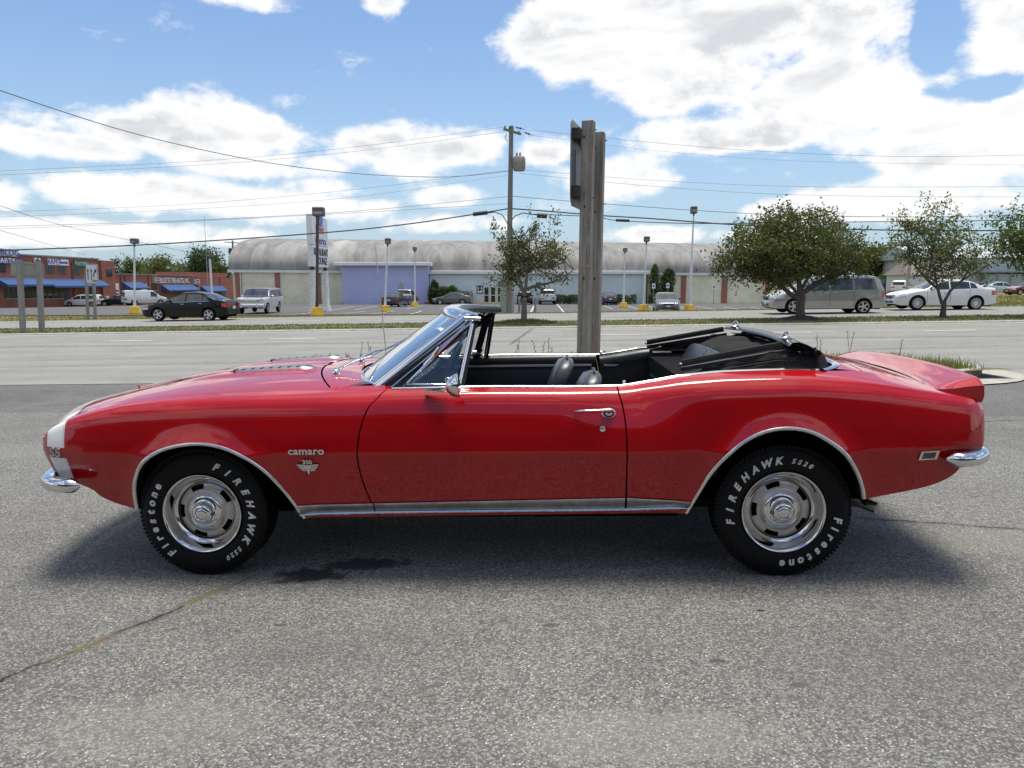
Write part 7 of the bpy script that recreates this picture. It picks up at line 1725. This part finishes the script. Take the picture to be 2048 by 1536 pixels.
tree('crab_apple_tree', 'leafy tree cut off by the right edge of the picture', b, [cr(b, Y, 2085, 485, 90, 58), cr(b, Y, 2020, 495, 44, 38), cr(b, Y, 2030, 445, 40, 30), cr(b, Y, 2115, 440, 60, 34)], 9500, .11, GREENL, 1.1, .17, 9, 33, BARK, .24, .55, group='trees in the median', wispy=16)
def mound(px, py, Y, rx, h, mt, name, label):
    p = at(px, py, Y); G = np.zeros((9, 25, 3))
    for i in range(9):
        for j in range(25):
            a = 2*pi*j/24; q = i/8; x = p.x+rx*q*cos(a); y = Y+rx*.8*q*sin(a); G[i, j] = (x, y, g1(x, y)+.055+h*(1-q*q)*(1+.15*sin(a*5+i)))
    o = grid_obj(name, G, mt, flip=True); o['kind'] = 'structure'; return o
mound(1600, 640, 28.4, 1.0, .16, m_('dark_mulch', (.045, .03, .022), .95, var=(14, .4), bump=(40, .8, .03)), 'mulch_mound', '')
mound(1048, 641, 29.0, 1.3, .13, MEDG, 'grass_mound', '')
rng = np.random.default_rng(8); n = 1500; a = rng.uniform(0, 2*pi, n); q = rng.random(n)**.5*1.3; p = at(1048, 641, 29.0); X = p.x+q*np.cos(a); Yy = 29.0+q*np.sin(a)*.8
blades('mound_grass', np.stack([X, Yy, gz(X, Yy)+.05+.13*(1-(q/1.3)**2)], -1), .04, .15, .03, TURF, 'grass tuft mound round the foot of the sparse young tree', seed=6)
# background trees
def bgtree(label, px, ytop, wpx, Y, lm, nleaf, leaf, cone=False, seed=1, name='background_tree', ybase=590, tr=.3):
    p = at(px, ybase, Y); z = g1(p.x, Y); b = Vector((p.x, Y, z)); k = Y/1479; h = at(px, ytop, Y).z-z; rx = wpx/2*k
    if cone: cw = [(0, 0, h*f, rx*(1.02-f)*1.1, rx*(1.02-f)*1.1, h*.13) for f in (.3, .45, .6, .75, .88)]
    else:
        rg = np.random.default_rng(seed+50); cw = [(0, 0, h*.62, rx*.8, rx*.7, h*.34)]+[(rg.uniform(-.5, .5)*rx, rg.uniform(-.4, .4)*rx, h*rg.uniform(.45, .8), rx*rg.uniform(.35, .5), rx*.45, h*rg.uniform(.14, .22)) for _ in range(5)]
    return tree(name, label, b, cw, nleaf, leaf, lm, h*.28, tr, 6, seed, BARKG if seed % 2 else BARK, leaf*1.7, .7, shell=.45, group='background trees')
for i, (px_, yt, w, Y, lm, n, lf, cone, lab) in enumerate(((236, 505, 26, 185, DARKL, 1500, .55, True, 'pointed conifer peeping over the brick garages'), (272, 512, 52, 190, GREENL, 2600, .6, False, 'green tree behind the left lot light'), (205, 517, 26, 190, DARKL, 700, .6, False, 'low treetop showing above the brick stair tower'),
        (322, 508, 74, 182, PALE, 3000, .55, False, 'airy pale tree above the middle of the brick garages'), (366, 530, 56, 186, GREENL, 2000, .6, False, 'bushy tree left of the big dark tree'), (413, 490, 76, 180, DARKL, 5200, .6, False, 'big dark round tree above the right-hand brick garages'), (452, 528, 40, 178, GREENL, 1500, .6, False, 'small tree against the barrel roof end'),
        (1462, 478, 60, 150, GREENL, 2200, .5, False, 'treetop over the right end of the barrel roof'), (1505, 452, 110, 150, PALE, 4200, .55, False, 'loose pale tree behind the dense round tree, left side'), (1560, 480, 90, 140, DARKL, 3800, .55, False, 'dark tree right behind the dense round tree'), (1650, 470, 110, 145, DARKL, 4500, .55, False, 'dark tree behind the right half of the dense round tree'),
        (1735, 490, 90, 135, DARKL, 4200, .5, False, 'dark tree above the minivan tail'), (1790, 478, 90, 140, GREENL, 3800, .5, False, 'bluish green tree between minivan and white sedan'), (1845, 500, 80, 138, GREENL, 3200, .5, False, 'green tree behind the thin open tree'), (1920, 500, 80, 150, DARKL, 2600, .55, False, 'dark treetop above the pale shed'), (1490, 545, 60, 128, DARKL, 2200, .45, False, 'low dark tree against the hall end pier'))):
    bgtree(lab, px_, yt, w, Y, lm, n, lf, cone, 60+i)
def shrub(label, px, ytop, wpx, Y, lm, n, lf, seed, ybase=602, lean=0., shape='round', cat='shrub', name='shrub', grp='shrubs along the hall front'):
    p = at(px, ybase, Y); z = g1(p.x, Y); k = Y/1479; h = at(px, ytop, Y).z-z; rx = wpx/2*k; r = thing(name, label, cat, (p.x, Y, z), 0, grp); rng = np.random.default_rng(seed)
    if shape == 'box': C = np.stack([rng.uniform(-rx, rx, n), rng.uniform(-.6, .6, n), h*rng.uniform(.03, 1, n)**.8], -1); C[:, 2] *= 1+.06*np.sin(C[:, 0]*3)
    else:
        u = rng.random(n)**.7; a = rng.uniform(0, 2*pi, n); prof = np.interp(u, [0, .2, .6, .9, 1], [.7, 1, .9, .45, .1] if shape == 'round' else [.6, .9, 1, .6, .15]); q = rng.random(n)**.4; jit = 1+.25*np.sin(a*3+u*9+seed)
        C = np.stack([rx*prof*q*np.cos(a)*jit+lean*u*h, rx*.8*prof*q*np.sin(a)*jit, h*u], -1)
    C += rng.normal(size=C.shape)*.05; link('foliage', leaves_mesh('foliage', C, lf, rng), r, lm)
    m = MB()
    for q in range(4): m.tube([(rng.uniform(-.3, .3)*rx, 0, -.1), (rng.uniform(-.5, .5)*rx+lean*h*.5, 0, h*.6)], [.04, .015], 5)
    m.build('stem', BARK, r)
shrub('dark spiky evergreen beside the purple block', 869, 561, 24, 92.4, DARKL, 2400, .22, 1); shrub('wide dark hedge bush behind the grey broadside sedan', 880, 575, 44, 92.2, DARKL, 3200, .2, 2, shape='box'); shrub('lighter green bush left of the hall doors', 905, 572, 40, 92.3, GREENL, 2200, .2, 3)
shrub('trimmed hedge behind the silver pickup', 1140, 590, 62, 92.3, DARKL, 2600, .18, 4, shape='box', cat='hedge', name='hedge'); shrub('trimmed hedge right of the timber sign behind the blue sedan', 1230, 590, 84, 92.3, DARKL, 3200, .18, 5, shape='box', cat='hedge', name='hedge')
shrub('slim tall columnar shrub right of the grey-blue wing', 1308, 529, 20, 95.5, GREENL, 2600, .2, 6, shape='col'); shrub('tall leaning evergreen beside the slim shrub', 1328, 538, 34, 95., DARKL, 3800, .22, 7, lean=.12, shape='col'); shrub('low dark hedge under the leaning evergreen', 1317, 586, 40, 93.5, DARKL, 2000, .2, 8, shape='box', cat='hedge', name='hedge')
shrub('bushy green shrub behind the minivan tail', 1770, 548, 56, 112, GREENL, 1800, .35, 9, grp='shrubs on the right'); shrub('bushy green shrub left of the plain pale pole', 1800, 556, 40, 108, GREENL, 1500, .35, 10, grp='shrubs on the right'); shrub('tall weeds on the bank behind the minivan', 1780, 583, 30, 60, GREENL, 700, .12, 12, grp='shrubs on the right', ybase=600)
# distant wood all round the horizon
rng = np.random.default_rng(77); n = 36000; a = rng.uniform(0, 2*pi, n); R = rng.uniform(300, 345, n); hmax = 8+3.5*np.sin(a*23)+2.5*np.sin(a*57+1)+1.5*np.sin(a*131); z = rng.random(n)**.8*hmax-4
C = np.stack([R*np.sin(a), R*np.cos(a), z], -1); o = link('distant_wood', leaves_mesh('distant_wood', C, 3.2, rng), None, DARKL); tagit(o, 'distant low line of woods along the horizon', 'woods', kind='stuff')
# lush bank at the right
n = 9000; X = rng.uniform(22, 60, n); Yy = rng.uniform(42, 80, n); ok = X > .36*Yy+2; X, Yy = X[ok], Yy[ok]
blades('bank_grass', np.stack([X, Yy, gz(X, Yy)-.08], -1), .06, .22, .09, LUSH, 'green grass bank rising behind the white sedan at right', seed=12)
# people standing by the garages
def person(label, px, Y, shirt, trousers, seed):
    p = at(px, 600, Y); z = g1(p.x, Y); me = bpy.data.meshes.new('body'); rg = random.Random(seed); a = rg.uniform(-.05, .05)
    V = [(0, 0, .95), (0, 0, 1.15), (0, 0, 1.38), (0, .0, 1.48), (0, -.01, 1.56), (0, -.01, 1.68), (-.10, 0, .90), (-.11, .02, .50), (-.12, 0, .07), (-.12, -.12, .03), (.10, 0, .90), (.12, -.02, .5), (.13, 0, .07), (.13, -.12, .03), (-.19, 0, 1.40), (-.25, .03, 1.14), (-.22, -.10, .92), (-.21, -.13, .84), (.19, 0, 1.40), (.26, .02, 1.14), (.24, -.08, .93), (.23, -.11, .85)]
    E = [(0, 1), (1, 2), (2, 3), (3, 4), (4, 5), (0, 6), (6, 7), (7, 8), (8, 9), (0, 10), (10, 11), (11, 12), (12, 13), (2, 14), (14, 15), (15, 16), (16, 17), (2, 18), (18, 19), (19, 20), (20, 21)]
    R = [.15, .15, .17, .06, .085, .07, .095, .065, .045, .04, .095, .065, .045, .04, .06, .045, .035, .035, .06, .045, .035, .035]
    me.from_pydata(V, E, []); o = bpy.data.objects.new('person', me); COL.objects.link(o); o.location = (p.x, Y, z); o.rotation_euler = (0, 0, rg.uniform(-.8, .8))
    o.modifiers.new('skin', 'SKIN'); sk = me.skin_vertices[0].data
    for i, r in enumerate(R): sk[i].radius = (r, r*.78)
    sk[0].use_root = True; o.modifiers.new('sub', 'SUBSURF').levels = 1
    dg = bpy.context.evaluated_depsgraph_get(); m2 = bpy.data.meshes.new_from_object(o.evaluated_get(dg)); o.modifiers.clear(); o.data = m2
    for q in (shirt, trousers, m_('skin', (.42, .25, .17), .6), m_('hair_dark', (.03, .02, .015), .8)): m2.materials.append(q)
    mi = []
    for f in m2.polygons:
        c = f.center; k = 0
        if c.z < .95 and abs(c.x) < .2: k = 1
        elif c.z > 1.44: k = 3 if (c.z > 1.64 or c.y > .05) else 2
        elif c.z < 1.08 and abs(c.x) > .19: k = 2
        mi.append(k)
    m2.polygons.foreach_set('material_index', mi); m2.polygons.foreach_set('use_smooth', [True]*len(mi)); tagit(o, label, 'person', 'people by the brick garages')
TR = m_('dark_trousers', (.03, .03, .035), .9)
person('person in a grey shirt and dark trousers standing at the stair tower corner', 201, 107.5, m_('grey_shirt', (.35, .36, .37), .9), TR, 1); person('person in a cream shirt standing behind the black parked sedan', 215.5, 109, m_('cream_shirt', (.6, .56, .47), .9), TR, 2); person('person in a white shirt standing behind the black parked sedan boot', 239, 109, m_('white_shirt', (.68, .68, .68), .9), TR, 3)
